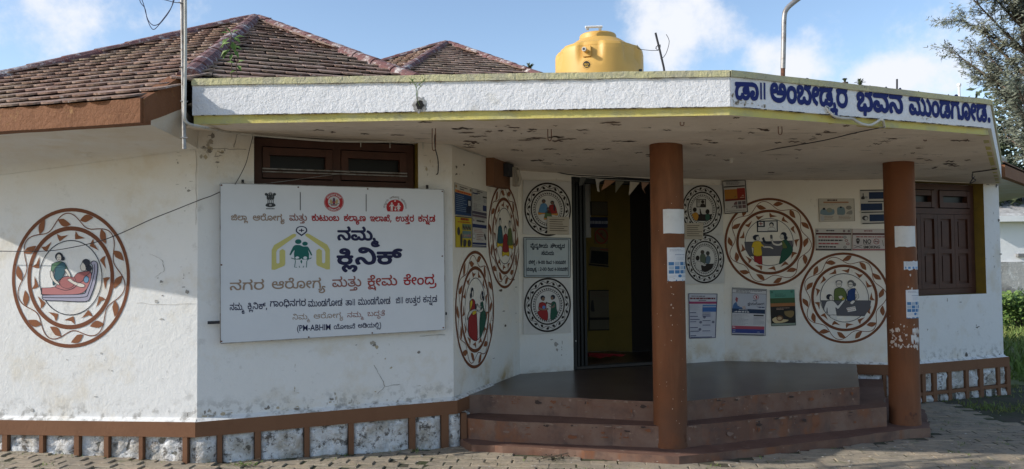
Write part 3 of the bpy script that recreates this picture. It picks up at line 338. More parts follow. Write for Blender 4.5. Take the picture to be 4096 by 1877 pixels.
[[64,-3,25,1,18,7,8,5,6,6,4,9,3,10,1,12,-4,14,-6,9,-8,7,24,0,0,16,-51,1,3,12,-3,12,59,0,3,-20,5,-9,7,-8,9,-5,9,-2,19,2,11,5,7,10,3,13,-3,14,-4,8,-11,7,-13,4,-20,1,5,10,10,6,18,2,8,-2,8,-3,10,15,-17,7,-18,1,-13,-3,-14,-7,-10,-11,-7,-15,-136,-1,0,-18,54,-1,3,-4,1,-11,-2,-5,-4,-4,-52,-1,0,-16,22,-1,-11,-12,-5,-14,0,-15,6,-15,7,-9,8,-6,13,-5],[66,17,-15,3,-10,8,-6,11,0,14,5,11,8,7,14,5,16,0,14,-3,11,-9,5,-9,1,-12,-4,-13,-8,-8,-13,-4],[178,91,-8,3,-4,6,-3,9,-1,9,19,0,7,-1,5,-3,3,-6,0,-8,-2,-5,-5,-3]],
[[145,-88,2,1,2,14,-1,33,-9,26,-11,18,-15,-9,8,-11,5,-14,-3,-14,-6,-6,-10,-1,-8,3,-5,7,-3,9,-15,0,-4,-9,-6,-7,-11,-3,-11,1,-6,2,-4,4,-2,11,2,5,5,3,6,0,3,-3,1,-8,3,-1,11,0,2,7,0,6,-3,7,-5,5,-7,2,-11,1,-7,-2,-6,-3,-7,-8,-3,-11,1,-12,5,-10,7,-6,14,-5,16,0,12,3,12,10,7,-8,5,-3,7,-2,11,-1,11,4,6,5,3,6,1,-14,-4,-19],[64,-3,13,0,17,3,13,5,11,9,5,6,4,10,2,17,-2,10,-4,7,-7,9,-5,4,24,0,0,16,-51,1,3,12,-3,12,20,3,13,4,10,9,6,9,3,12,-1,13,-3,10,-5,9,-10,9,-17,6,-20,-1,-14,-7,-7,-6,-5,-11,0,-11,1,-6,5,-7,7,-3,10,2,5,4,2,5,-2,7,-4,4,-7,1,5,7,8,4,15,0,9,-4,4,-5,3,-8,0,-10,-3,-9,-5,-5,-7,-3,-12,-2,-79,-1,0,-18,54,-1,3,-4,1,-11,-2,-5,-4,-4,-52,-1,0,-16,22,-1,-11,-12,-5,-14,0,-15,6,-15,7,-9,8,-6,13,-5],[66,17,-15,3,-10,8,-6,11,0,14,5,11,8,7,14,5,16,0,14,-3,11,-9,5,-9,1,-12,-4,-13,-8,-8,-13,-4]],
[[64,-3,13,0,17,3,13,5,11,9,5,6,4,10,2,17,-2,10,-4,7,-7,9,-5,4,24,0,0,16,-51,1,3,12,-3,12,20,3,13,4,10,9,6,9,3,12,-1,13,-3,10,-5,9,-10,9,-17,6,-20,-1,-14,-7,-7,-6,-5,-11,0,-11,1,-6,5,-7,7,-3,10,2,5,4,2,5,-2,7,-4,4,-7,1,5,7,8,4,15,0,9,-4,4,-5,3,-8,0,-10,-3,-9,-5,-5,-7,-3,-12,-2,-79,-1,0,-18,54,-1,3,-4,1,-11,-2,-5,-4,-4,-52,-1,0,-16,22,-1,-11,-12,-5,-14,0,-15,6,-15,7,-9,8,-6,13,-5],[66,17,-15,3,-10,8,-6,11,0,14,5,11,8,7,14,5,16,0,14,-3,11,-9,5,-9,1,-12,-4,-13,-8,-8,-13,-4]],
[[50,-3,13,1,11,2,12,8,9,11,9,-10,8,-6,8,-4,11,-2,13,1,9,2,11,6,8,10,6,14,2,11,0,23,-1,10,-5,16,-6,11,-12,13,-7,5,15,6,11,9,5,14,0,12,-4,16,-12,18,-4,3,-8,-5,-7,-6,8,-9,5,-9,2,-16,-1,-6,-7,-5,-11,-3,-14,0,-116,-1,0,-18,31,-1,-11,-8,-8,-10,-9,-20,-4,-19,1,-18,3,-14,5,-13,8,-9,9,-6],[52,17,-10,4,-4,5,-5,9,-2,13,1,17,4,17,6,13,10,10,6,5,15,6,15,3,16,0,16,-3,12,-6,8,-5,8,-9,7,-13,3,-9,2,-20,-3,-21,-7,-11,-11,-5,-15,2,-7,4,-7,7,-5,18,-18,0,-6,-16,-8,-10,-9,-4]],
[[-60,-74,24,0,22,5,11,4,12,6,12,11,7,11,3,14,1,13,-3,17,-10,17,-17,-9,4,-5,5,-16,0,-15,-5,-14,-12,-11,-17,-7,-21,-3,-22,0,-22,4,-5,-17]],
[[13,0,22,0,1,51,4,28,5,12,7,12,8,9,9,5,17,2,9,-3,7,-3,6,-7,6,-10,8,-18,3,-14,2,-24,0,-40,23,0,-2,55,-2,17,-7,23,-9,13,-11,10,6,1,-1,18,-112,0,0,-18,31,-1,-11,-10,-6,-8,-8,-21,-5,-33]],
[[84,-36,23,0,-1,38,-1,2,-19,-1],[49,-3,10,0,15,3,12,8,9,11,11,-13,11,-6,14,-3,13,1,16,5,7,6,6,10,6,17,2,23,-1,26,-5,24,-7,18,-9,16,-14,16,-12,9,-15,8,-20,7,-16,3,-20,0,-14,-3,-12,-5,-11,-9,-4,-7,-3,-11,1,-14,6,-14,7,-10,-11,-15,-8,-20,-3,-16,2,-22,4,-16,9,-15,11,-8],[52,17,-10,4,-7,10,-3,12,-1,17,5,23,7,13,9,9,14,8,11,4,11,1,21,0,13,-3,10,-5,8,-6,8,-8,8,-16,4,-18,-1,-24,-4,-10,-5,-6,-11,-5,-15,2,-7,4,-7,7,-5,18,-18,0,-6,-16,-8,-10,-9,-4],[160,104,-8,10,-13,12,-13,7,-15,4,-22,1,-13,-2,-13,-3,-16,-8,-7,12,-2,12,2,4,7,8,8,3,11,2,22,-1,20,-6,20,-11,14,-14,14,-20,5,-10]],
[[60,-92,18,1,0,289,-18,0]],
[[-38,-114,19,0,-1,25,-17,0],[-59,-92,7,0,11,3,5,3,8,8,9,-10,14,-4,15,2,10,8,6,14,0,18,-6,16,-12,11,-9,4,-11,4,-25,1,-19,-5,-10,-5,-8,-8,-5,-6,-4,-11,-1,-6,1,-15,4,-10,7,-7],[-56,-76,-5,2,-4,6,-1,13,5,13,8,6,14,6,19,0,15,-5,9,-8,6,-14,-2,-11,-4,-6,-5,-2,-8,1,-8,7,-3,10,-16,0,-5,-11,-4,-5]],
[[70,-3,25,1,21,6,15,9,11,16,4,15,0,14,-2,7,-4,11,-9,10,0,11,-3,9,-4,8,-7,7,15,7,8,10,6,15,-1,17,-7,16,-11,11,-17,5,-14,0,-7,-2,-14,-7,-7,-9,-4,-11,0,-9,3,-6,5,-6,6,-2,8,1,4,2,4,6,0,7,-3,4,-4,2,-5,1,0,2,4,5,8,4,15,0,10,-5,6,-10,0,-13,-4,-10,-8,-5,-15,-3,-62,0,-26,-1,0,-18,83,-1,13,-8,6,-11,0,-2,-14,3,-16,0,-11,-2,-11,-5,-6,-7,-3,-8,2,-16,7,-10,13,-5,19,-1,18,5,9,6,6,8,2,-5,1,-9,-2,-11,-4,-8,-6,-6,-10,-5,-11,-3,-28,-1,-20,5,-13,10,-5,15,0,15,-19,2,-2,-9,1,-16,3,-8,8,-13,8,-8,12,-6,12,-4],[83,64,-6,1,-5,3,-1,3,1,7,8,5,19,0,12,-4,-4,-7,-6,-5,-7,-3]],
[[58,-92,21,1,-21,36,-14,37,-5,21,-3,23,-1,44,3,26,7,31,12,33,21,37,0,1,-20,0,-18,-26,-10,-22,-9,-26,-5,-22,-3,-28,0,-46,4,-24,6,-26,9,-27,7,-13]],
[[71,-3,16,1,15,3,14,8,13,13,21,-17,7,-4,14,-3,15,-1,15,3,13,7,9,9,16,-12,14,-6,16,-1,16,4,12,9,5,7,3,8,1,14,-2,47,4,12,3,7,7,8,12,6,10,2,18,-1,10,-3,9,-5,9,-8,6,-11,4,-13,2,-12,0,-18,-4,-17,-8,-11,-13,-6,-16,1,-7,3,-6,8,-2,8,1,12,3,-6,5,-4,11,1,5,3,2,5,0,13,-5,7,-7,2,-10,1,-7,-3,-10,-7,-5,-12,-1,-15,3,-14,10,-13,9,-5,8,-3,22,0,10,2,9,4,10,8,6,9,7,21,1,28,-3,15,-5,15,-5,10,-8,10,-15,12,-14,6,-10,2,-25,0,-14,-4,-14,-7,-10,-9,-8,-14,-4,-17,1,-56,-2,-7,-5,-6,-8,-3,-10,0,-14,5,-15,13,2,25,-2,14,-4,11,-10,17,-7,8,-13,10,17,6,6,4,5,8,5,15,0,14,-1,7,-7,14,-10,9,-17,5,-17,0,-14,-6,-10,-10,-6,-13,1,-9,3,-6,5,-6,6,-2,8,1,4,2,4,6,0,7,-5,5,-8,3,5,6,5,3,14,2,10,-3,8,-8,2,-8,-1,-14,-6,-8,-11,-5,-42,-2,0,-18,14,-1,14,-6,12,-8,12,-14,8,-17,2,-15,0,-14,-4,-12,-9,-10,-13,-5,-17,1,-17,9,-14,13,5,23,-1,20,-6,20,-10,17,-14,12,-14,6,-15,2,-12,0,-13,-2,-10,-3,-11,-7,-9,-8,-7,-10,-6,-12,-3,-11,-2,-23,5,-23,4,-11,8,-12,10,-9,13,-7],[69,17,-18,6,-8,7,-5,7,-5,11,-2,10,0,22,2,10,4,10,10,11,9,6,8,2,20,1,11,-2,7,-4,8,-6,5,-8,4,-9,3,-11,0,-21,-3,-12,-4,-10,-11,-12,-15,-7]],
[[49,-3,16,1,13,3,12,7,9,11,15,-15,17,-6,23,0,11,4,9,5,9,13,3,18,-3,20,-6,12,-4,5,-18,-11,8,-13,3,-12,-1,-7,-3,-6,-4,-4,-5,-3,-18,-2,-13,5,-10,11,-4,15,-18,0,-3,-12,-5,-8,-8,-7,-6,-3,-21,0,-8,3,-4,5,-2,5,0,8,5,11,38,28,10,16,10,-8,11,-5,14,-3,11,0,18,3,10,7,6,7,6,15,0,13,-6,17,-19,-5,4,-13,-1,-14,-6,-7,-11,-5,-18,2,-14,7,-13,11,-7,12,-5,5,-10,5,-10,2,-16,0,-13,-3,-10,-6,-6,-7,-5,-13,2,-13,6,-15,18,8,-4,8,-1,10,2,6,5,4,10,3,13,-1,7,-4,3,-7,0,-9,-3,-7,-6,-6,-30,-21,-7,-7,-6,-11,-3,-9,1,-14,8,-16,5,-5,10,-5]],
[[21,-3,20,7,-11,19,-2,17,4,12,10,5,8,0,9,-5,6,-7,21,-33,12,-10,9,-3,17,-2,15,3,11,6,8,8,5,9,3,13,1,19,-5,24,-12,22,-11,11,-10,7,20,6,6,4,7,8,3,6,2,12,0,13,-3,10,-7,12,-15,9,-10,3,-14,0,-12,-3,-13,-9,-4,-6,-4,-9,0,-9,3,-8,4,-5,7,-3,9,2,4,2,3,4,1,6,-2,4,-4,4,-8,1,4,5,10,6,11,1,11,-4,5,-5,4,-9,0,-10,-3,-9,-5,-5,-7,-3,-12,-2,-111,0,-1,-19,84,-1,20,-7,18,-15,6,-10,6,-12,5,-21,0,-10,-3,-13,-5,-7,-7,-5,-14,-1,-6,2,-6,3,-8,7,-18,29,-10,11,-7,4,-8,3,-20,-1,-9,-4,-8,-7,-7,-11,-3,-9,0,-12,1,-10,5,-14]],
[[49,-3,10,0,15,3,12,8,9,11,10,-11,9,-6,14,-4,17,0,11,3,8,5,12,13,6,16,0,18,-3,13,-4,10,2,11,0,15,-3,14,-6,16,-7,13,-14,15,-11,8,-17,9,-16,5,-20,4,-21,0,-21,-6,-9,-5,-9,-9,-5,-12,0,-14,4,-11,10,-17,-12,-16,-7,-17,-3,-16,2,-23,4,-16,9,-15,11,-8],[52,17,-10,4,-4,5,-5,9,-2,13,0,12,3,16,4,12,7,10,13,12,15,6,15,2,29,0,14,-4,9,-4,10,-9,2,-4,-14,3,-11,0,-13,-5,-6,-6,-3,-10,1,-10,4,-9,6,-7,9,-3,14,-2,11,3,12,8,2,-17,-3,-9,-3,-6,-5,-5,-8,-4,-17,0,-8,3,-8,7,-4,8,-3,10,-18,0,-6,-15,-8,-9,-9,-4],[132,65,-4,1,-3,4,-1,8,2,4,6,3,12,-1,10,-7,-1,-3,-8,-8,-5,-2],[161,109,-11,11,-10,7,-10,5,-18,5,-23,1,-12,-2,-15,-4,-15,-7,-5,7,-3,7,1,14,2,3,6,5,13,5,24,0,19,-5,20,-9,15,-11,13,-14,7,-13]],
[[71,-3,16,1,15,3,14,8,13,13,21,-17,13,-6,12,-2,15,1,14,3,12,8,8,9,20,-14,9,-4,14,-3,23,2,8,3,9,6,7,8,6,12,4,11,1,15,-4,26,-4,11,-9,17,-20,20,-21,13,-11,-18,20,-13,15,-14,8,-16,5,-19,-1,-19,-2,-8,-5,-8,-13,-8,-20,0,-15,6,-16,14,1,22,-2,14,-4,11,-11,19,-19,15,12,3,10,6,5,4,4,8,2,8,0,12,-6,19,-14,18,-15,-10,9,-11,5,-13,1,-11,-2,-6,-4,-4,-9,-4,-45,-1,0,-18,17,-2,20,-11,13,-14,10,-19,2,-10,0,-15,-3,-14,-4,-7,-6,-5,-13,-5,-11,0,-12,3,-11,7,-14,13,5,23,0,11,-3,17,-8,21,-7,9,-9,8,-13,7,-10,3,-24,1,-18,-4,-17,-10,-13,-14,-8,-19,-3,-17,0,-17,3,-13,10,-22,11,-13,16,-9],[69,17,-18,6,-8,7,-5,7,-5,11,-2,10,0,22,2,10,4,10,11,12,9,5,8,3,18,0,9,-1,10,-4,9,-8,4,-7,4,-9,3,-11,0,-21,-3,-12,-4,-10,-11,-12,-15,-7]],
[[87,-3,22,1,17,3,22,8,11,8,12,13,9,16,6,17,3,22,-1,27,-5,22,-9,22,-13,18,-13,9,-18,7,-22,0,-8,-3,-8,-5,-9,-12,-1,-13,4,-13,8,-9,16,-5,16,1,16,6,6,7,5,7,2,-3,9,-21,4,-24,-1,-25,-2,-13,-5,-13,-8,-12,-8,-8,-7,-5,-15,-6,-17,-3,-19,0,-16,3,-12,5,-9,6,-13,15,-5,13,-2,16,13,-5,16,-1,11,2,11,4,9,8,5,9,2,11,-1,15,-5,9,-5,6,-15,6,-16,0,-8,-1,-16,-9,-10,-10,-4,-8,-6,-23,0,-23,6,-24,10,-18,18,-14,19,-9],[48,87,-15,6,-3,1,1,3,5,13,7,7,7,4,10,2,8,-1,6,-5,3,-8,-1,-8,-3,-6,-8,-6],[112,148,-6,2,-4,6,-1,6,3,6,4,3,5,2,15,-1,11,-5,-4,-11,-10,-7]],
[[17,-92,21,0,17,26,9,19,10,29,6,24,3,30,-1,44,-3,24,-7,27,-14,36,-20,30,-21,0,13,-22,11,-21,13,-38,6,-38,1,-45,-5,-33,-9,-33,-13,-29]],
[[51,-3,17,1,14,3,11,7,10,11,12,-14,10,-5,13,-3,10,0,10,2,11,6,9,9,6,11,4,16,-1,24,-7,20,-10,17,-20,17,15,4,9,5,6,6,6,12,2,7,0,14,-2,7,-6,12,-8,9,-8,4,-12,3,-14,0,-7,-2,-14,-7,-6,-7,-5,-10,0,-9,4,-11,7,-5,8,-1,7,3,4,7,0,5,-2,4,-5,3,-6,1,5,7,14,5,9,-1,8,-3,7,-9,2,-13,-4,-12,-9,-6,-10,-3,-19,0,-74,0,-44,-1,0,-18,106,-1,10,-3,17,-11,15,-18,9,-17,3,-21,-1,-10,-4,-10,-6,-7,-7,-3,-12,-1,-14,6,-6,5,-3,7,-3,13,-19,0,-1,-8,-4,-10,-11,-9,-12,-4,-17,1,-11,4,-7,7,-3,9,0,10,3,6,4,6,5,2,10,1,4,-2,3,-4,-1,-12,16,-2,4,9,0,10,-2,5,-6,8,-13,5,-12,1,-14,-4,-10,-7,-7,-11,-3,-13,0,-13,2,-8,6,-10,8,-8,12,-6]],
[[-28,-104,25,2,21,7,14,12,7,15,3,14,0,15,-4,13,-7,16,5,6,3,9,1,15,-6,16,-15,14,-13,-12,11,-12,3,-10,0,-9,-3,-6,-10,-11,9,-13,5,-12,2,-9,-1,-16,-4,-10,-4,-4,-6,-5,-8,-4,-17,-4,-14,1,-12,3,-10,8,-4,9,9,-2,14,0,14,5,5,4,5,9,1,5,-1,12,-3,7,-5,5,-11,5,-18,0,-14,-6,-9,-11,-5,-12,-1,-15,4,-15,6,-11,11,-10,13,-5],[-50,-52,-8,3,4,11,8,6,12,1,4,-3,3,-4,0,-6,-2,-4,-9,-4]],
[[21,-3,20,7,-11,19,-2,17,4,12,10,5,8,0,9,-5,6,-7,21,-33,8,-7,9,-5,13,-3,13,1,10,2,11,6,9,10,6,13,2,13,0,17,-5,22,-6,11,-10,14,-3,2,-17,-11,12,-17,8,-22,0,-22,-7,-13,-12,-6,-9,0,-10,3,-8,8,-20,30,-10,11,-15,6,-18,0,-11,-4,-7,-5,-6,-8,-4,-11,-1,-15,1,-10,6,-15],[82,79,6,0,6,2,5,8,1,7,-2,5,-4,5,-5,2,-7,0,-4,-2,-7,-8,0,-6,2,-6,3,-4],[8,119,132,-1,0,19,-132,1]],
[[43,55,17,1,15,6,11,9,10,17,5,20,-1,24,-6,25,-10,15,-15,13,-16,7,-13,2,-107,1,0,-19,45,0,6,-8,3,-10,-1,-11,-8,-7,-11,-2,-29,0,0,-19,26,-1,16,2,8,2,8,4,6,5,3,7,2,10,0,8,-1,9,-5,11,23,0,16,-2,15,-5,11,-9,10,-14,4,-19,0,-18,-1,-9,-5,-12,-6,-8,-10,-5,-16,-1,-9,3,-7,7,-3,10,1,12,3,-6,7,-5,9,1,8,7,1,7,-1,6,-3,5,-6,5,-12,1,-11,-3,-8,-8,-5,-11,0,-18,3,-10,5,-8,7,-7,7,-4]],
[[87,-3,26,1,24,6,18,10,13,13,9,20,4,23,-3,22,-10,20,-14,16,-20,13,-11,-18,15,-10,10,-9,4,-6,6,-11,2,-10,0,-14,-2,-8,-5,-13,-14,-14,-17,-7,-18,-3,-18,0,-16,2,-17,8,-12,12,-8,14,-4,13,0,8,16,-5,13,0,16,3,11,7,8,11,3,13,-1,15,-5,9,-8,8,-15,4,-16,0,-14,-5,-13,-11,-6,-9,-6,-13,-3,-18,1,-18,3,-15,7,-17,6,-10,10,-9,15,-9,18,-6],[48,87,-15,6,-3,1,1,3,5,13,7,7,7,4,10,2,8,-1,6,-5,3,-8,-1,-8,-3,-6,-8,-6]],
[[21,-3,20,7,-11,19,-2,17,4,12,10,5,8,0,9,-5,6,-7,21,-33,8,-7,9,-5,13,-3,13,1,10,2,11,6,9,10,6,13,2,13,0,17,-5,22,-6,11,-10,14,-3,2,-17,-11,12,-17,8,-22,0,-22,-7,-13,-12,-6,-9,0,-10,3,-8,8,-20,30,-10,11,-15,6,-18,0,-11,-4,-7,-5,-6,-8,-4,-11,-1,-15,1,-10,6,-15],[82,79,6,0,6,2,5,8,1,7,-2,5,-4,5,-5,2,-7,0,-4,-2,-7,-8,0,-6,2,-6,3,-4],[9,119,118,-1,14,3,10,4,9,6,5,8,2,9,0,12,-6,19,-12,17,-2,1,-16,-10,11,-14,5,-12,0,-12,-2,-3,-5,-5,-8,-3,-18,0,-105,0]],
[[85,-3,15,1,12,3,8,4,5,6,4,8,1,7,-2,10,-4,7,23,10,14,15,8,19,3,28,-4,19,-8,22,-10,14,-15,13,-16,6,-20,1,-14,-4,-6,-4,-6,-6,-4,-12,2,-15,4,-7,11,-9,11,-3,14,0,7,2,11,5,11,14,5,-11,5,-17,0,-25,-2,-11,-5,-9,-7,-7,-10,-6,-10,-4,-17,-3,-15,0,-19,3,-13,4,-10,4,-11,10,8,-1,18,0,9,3,11,7,6,9,3,10,-1,13,-5,9,-6,6,-7,3,-9,2,-13,0,-17,-5,-6,-4,-7,-8,-6,-13,-1,-9,1,-16,4,-12,6,-8,13,-12,13,-6,14,-4,-5,-9,-2,-6,1,-9,3,-7,5,-6,9,-5],[85,15,-7,2,-5,5,-1,3,0,8,5,6,4,2,8,2,8,-1,8,-3,4,-5,1,-4,-1,-8,-3,-4,-6,-2],[36,95,-10,3,1,8,3,8,6,5,5,3,15,0,6,-2,3,-4,1,-8,-2,-6,-4,-3,-7,-3],[99,148,-5,2,-5,6,-1,6,3,6,4,3,5,2,15,-1,11,-6,-4,-10,-10,-7]],
[[-73,-90,19,0,0,24,5,20,4,8,5,5,7,3,13,-1,5,-3,6,-7,6,-17,1,-32,19,0,0,16,0,10,-3,15,-6,16,-5,6,-14,10,-13,3,-11,0,-8,-2,-11,-6,-7,-7,-6,-12,-5,-21]],
[[84,-36,23,0,-1,38,-1,2,-19,-1],[50,-3,13,1,11,2,12,8,9,11,11,-13,11,-6,14,-3,13,1,9,2,9,5,11,13,5,12,2,15,0,19,-2,15,-10,21,-10,12,-9,6,5,1,0,18,-18,1,-125,-1,0,-18,31,-1,-11,-8,-8,-10,-9,-20,-4,-19,1,-18,3,-14,5,-13,8,-9,9,-6],[52,17,-10,4,-6,8,-4,14,-1,18,5,23,7,12,9,10,6,4,15,6,15,3,16,0,13,-2,13,-6,8,-5,10,-10,7,-14,5,-19,-1,-25,-4,-10,-4,-5,-12,-6,-15,2,-7,4,-7,7,-5,18,-18,0,-6,-16,-8,-10,-9,-4]],
[[53,-3,13,1,12,3,11,6,11,13,10,-13,10,-6,16,-4,15,1,12,3,9,4,13,13,6,15,1,19,-3,13,-7,13,-12,10,-18,6,-15,0,-9,-3,-9,-4,-9,-7,0,10,-2,12,-5,8,-8,8,62,1,14,4,13,8,7,12,0,20,-4,13,-5,8,-8,11,-2,2,-2,-1,-14,-9,10,-14,6,-15,-1,-10,-8,-7,-11,-3,-14,0,-129,-1,0,-18,53,-1,3,-1,10,-5,9,-7,7,-14,0,-11,-9,8,-13,5,-18,1,-12,-3,-14,-8,-8,-8,-5,-8,-3,-13,-1,-13,2,-12,5,-11,8,-10,8,-5,12,-4],[54,16,-11,3,-9,9,-5,14,1,13,4,9,7,6,11,4,14,1,12,-4,8,-7,4,-13,0,-14,-5,-11,-8,-7,-11,-3],[134,16,-13,5,-7,9,-4,12,0,11,4,9,8,8,12,4,13,0,12,-3,7,-7,5,-13,0,-14,-5,-11,-7,-6,-13,-4]],
[[31,-3,7,1,6,2,2,3,3,8,0,6,-2,7,-4,4,-7,3,-8,-1,-6,-3,-3,-5,-1,-5,0,-9,3,-5,3,-3],[31,79,7,1,6,2,2,3,3,8,0,6,-2,7,-4,4,-7,3,-8,-1,-5,-2,-4,-6,-1,-5,0,-9,3,-5,3,-3]],
[[41,-3,24,1,17,5,14,7,15,14,10,18,7,24,2,24,-1,27,-5,20,-9,17,-13,12,-16,7,-22,3,-17,-4,-15,-9,-11,-13,-7,-17,-2,-22,5,-19,4,-8,8,-9,12,-7,9,-3,21,-1,9,1,11,5,6,4,9,10,2,-1,-2,-14,-4,-18,-6,-13,-10,-11,-10,-7,-17,-4,-17,-1,-16,3,0,-18],[62,81,-14,5,-9,9,-5,15,1,18,4,12,9,10,15,6,16,0,12,-6,10,-11,5,-14,1,-17,-6,-13,-10,-9,-13,-4]],
[[10,61,60,0,0,19,-60,0]],
[[66,-3,15,1,12,3,12,6,7,7,6,8,7,17,4,16,2,21,0,20,-3,23,-5,20,-5,10,-8,11,-9,8,-13,5,-11,2,-11,1,-15,-4,-12,-6,-9,-8,-7,-11,-5,-13,-4,-20,-2,-18,2,-39,4,-18,6,-13,8,-12,9,-9,12,-5],[66,16,-14,5,-6,6,-5,10,-4,15,-2,16,0,37,4,25,7,15,6,6,7,4,7,1,11,0,6,-1,10,-6,9,-13,6,-28,0,-43,-6,-27,-8,-14,-11,-6]],
[[75,-3,13,0,16,3,14,5,12,7,9,11,8,14,5,27,0,17,-3,27,-6,21,-8,17,-9,12,-18,16,-16,8,-16,3,-18,1,-11,-3,-14,-6,-10,-9,-4,-13,-1,-12,4,-15,7,-12,-8,-10,-5,-11,-6,-21,0,-12,3,-17,4,-12,9,-13,10,-10,11,-6,16,-5],[74,18,-12,2,-8,4,-13,11,-8,17,-2,12,1,13,5,17,6,9,8,7,16,7,10,1,12,0,11,-2,9,-4,13,-12,8,-17,2,-10,0,-14,-4,-14,-4,-7,-10,-11,-10,-6,-8,-2],[130,114,-11,12,-7,4,-18,7,-26,0,-24,-8,-3,5,-3,7,0,8,3,6,7,7,15,4,14,0,16,-6,11,-7,10,-9,9,-14]],
[[68,0,21,1,0,172,-19,1,-32,-25,-16,-12,12,-15,34,28]],
[[51,-3,23,1,21,4,18,10,10,12,6,20,-1,16,-4,10,-4,5,-9,8,-13,5,-12,3,19,7,10,8,7,14,1,16,-3,13,-10,14,-11,7,-15,4,-32,0,-12,-3,-18,-7,-10,-7,11,-15,15,9,20,5,15,1,8,-2,9,-3,5,-4,4,-6,2,-8,-2,-15,-5,-7,-7,-6,-9,-4,-11,-3,-28,-1,0,-18,27,0,11,-2,11,-3,12,-7,4,-8,2,-7,-1,-13,-5,-11,-6,-5,-7,-4,-19,-4,-28,2,-29,9,1,-20,17,-7]],
[[12,0,118,0,0,20,-87,0,57,57,11,15,8,16,4,22,-2,14,-3,8,-6,8,-12,9,-20,6,-25,-1,-21,-6,-20,-14,12,-14,12,8,13,6,10,2,20,-1,8,-3,6,-6,4,-8,1,-10,-4,-19,-12,-19,-72,-72]],
[[91,0,21,0,0,39,26,0,0,19,-26,1,0,114,-23,0,-15,-21,-68,-93,-1,-19,85,-1],[27,59,55,75,9,16,0,-91]],
[[75,-3,13,0,20,4,12,5,12,8,9,10,7,15,4,15,0,16,-2,16,-6,14,-5,7,-13,12,-1,18,-62,1,-52,-1,0,-18,25,-1,-12,-12,-9,-15,-4,-16,-1,-17,3,-14,3,-10,6,-10,8,-9,10,-7,11,-6],[74,18,-12,2,-8,4,-13,11,-5,9,-3,9,-2,11,1,13,5,18,6,9,8,6,16,7,10,2,12,-1,11,-2,9,-4,13,-12,8,-17,2,-10,0,-14,-4,-12,-4,-9,-10,-11,-10,-6,-8,-2]],
[[172,-14,18,11,-11,15,9,18,2,11,0,17,-3,14,-4,11,-9,16,-8,9,-17,-11,13,-19,6,-14,2,-10,0,-14,-4,-11,-32,47,-16,-10,33,-49,-16,0,-13,7,-7,10,-4,15,-18,0,-5,-17,-9,-10,-6,-3,-10,-2,-16,1,-12,6,-5,4,-3,10,1,14,6,8,7,3,8,0,6,-6,0,-13,16,-1,3,9,0,10,-4,9,-9,7,-9,3,-13,0,-8,-2,-8,-5,-7,-6,-6,-11,-3,-11,1,-15,5,-12,10,-11,7,-5,19,-6,25,2,15,7,13,13,12,-13,14,-7,23,-2,12,3],[75,89,17,0,7,1,10,4,9,8,6,11,3,11,0,14,-3,13,-6,10,-7,7,-11,7,-11,3,-16,-1,-10,-3,-9,-8,-6,-12,-1,-10,4,-12,6,-6,8,-4,11,-2,12,0,8,2,13,8,-1,-8,-2,-7,-4,-5,-5,-3,-17,-2,-20,6,-10,-15,13,-5],[78,136,-7,2,-3,4,-2,4,2,9,3,3,5,3,10,0,6,-1,7,-4,7,-9,-12,-9]],
[[-26,-129,34,1,24,6,19,11,12,13,7,14,3,12,-1,28,-3,12,-5,12,-14,-6,-4,-2,7,-20,1,-18,-3,-12,-7,-13,-12,-11,-19,-7,-20,-2,-36,2,-3,-17],[-66,-92,13,0,7,2,10,5,8,7,7,-8,6,-3,10,-3,13,0,14,5,8,8,5,11,0,14,-3,10,-10,10,5,5,4,10,0,11,-2,13,-7,19,-18,-5,7,-20,1,-16,-3,-5,-6,-2,-20,-1,0,-15,19,-1,10,-5,4,-6,1,-6,-1,-9,-5,-6,-6,-3,-10,0,-8,4,-3,4,-4,10,-16,0,-5,-10,-9,-7,-14,-1,-5,2,-7,6,-3,13,13,-4,9,0,11,3,10,8,2,6,1,9,-5,11,-7,6,-9,2,-8,0,-11,-2,-9,-6,-8,-8,-5,-13,-1,-15,2,-11,6,-11,8,-6],[-67,-44,-9,3,0,2,6,7,10,3,8,-2,2,-7,-5,-5]],
[[88,-36,22,0,-2,38,0,2,-19,-1],[49,-3,16,1,13,3,12,7,9,11,9,-11,14,-8,13,-3,21,2,12,5,10,8,6,8,6,15,4,30,0,30,-6,28,-11,27,-14,19,-19,15,-18,6,-21,0,-9,-3,-8,-5,-7,-12,-2,-7,1,-10,6,-13,6,-5,8,-3,7,-2,16,0,9,3,9,6,10,13,11,-19,6,-18,6,-29,-2,-34,-2,-12,-4,-10,-6,-7,-7,-4,-8,-2,-10,0,-13,5,-10,11,-4,15,-19,0,-1,-8,-4,-10,-6,-7,-7,-4,-9,-2,-12,0,-7,2,-6,4,-4,8,0,8,2,7,8,8,34,26,9,13,2,16,-6,17,-10,10,-16,4,-22,-1,-7,-2,-10,-6,-8,-12,-3,-8,1,-10,7,-18,18,8,-4,8,-1,10,3,7,7,5,15,1,9,-2,5,-7,2,-11,-4,-8,-6,-6,-24,-17,-13,-11,-7,-14,-2,-17,5,-13,7,-9,12,-7],[109,148,-5,2,-5,6,-1,6,3,6,4,3,5,2,15,-1,11,-6,-4,-10,-10,-7]],
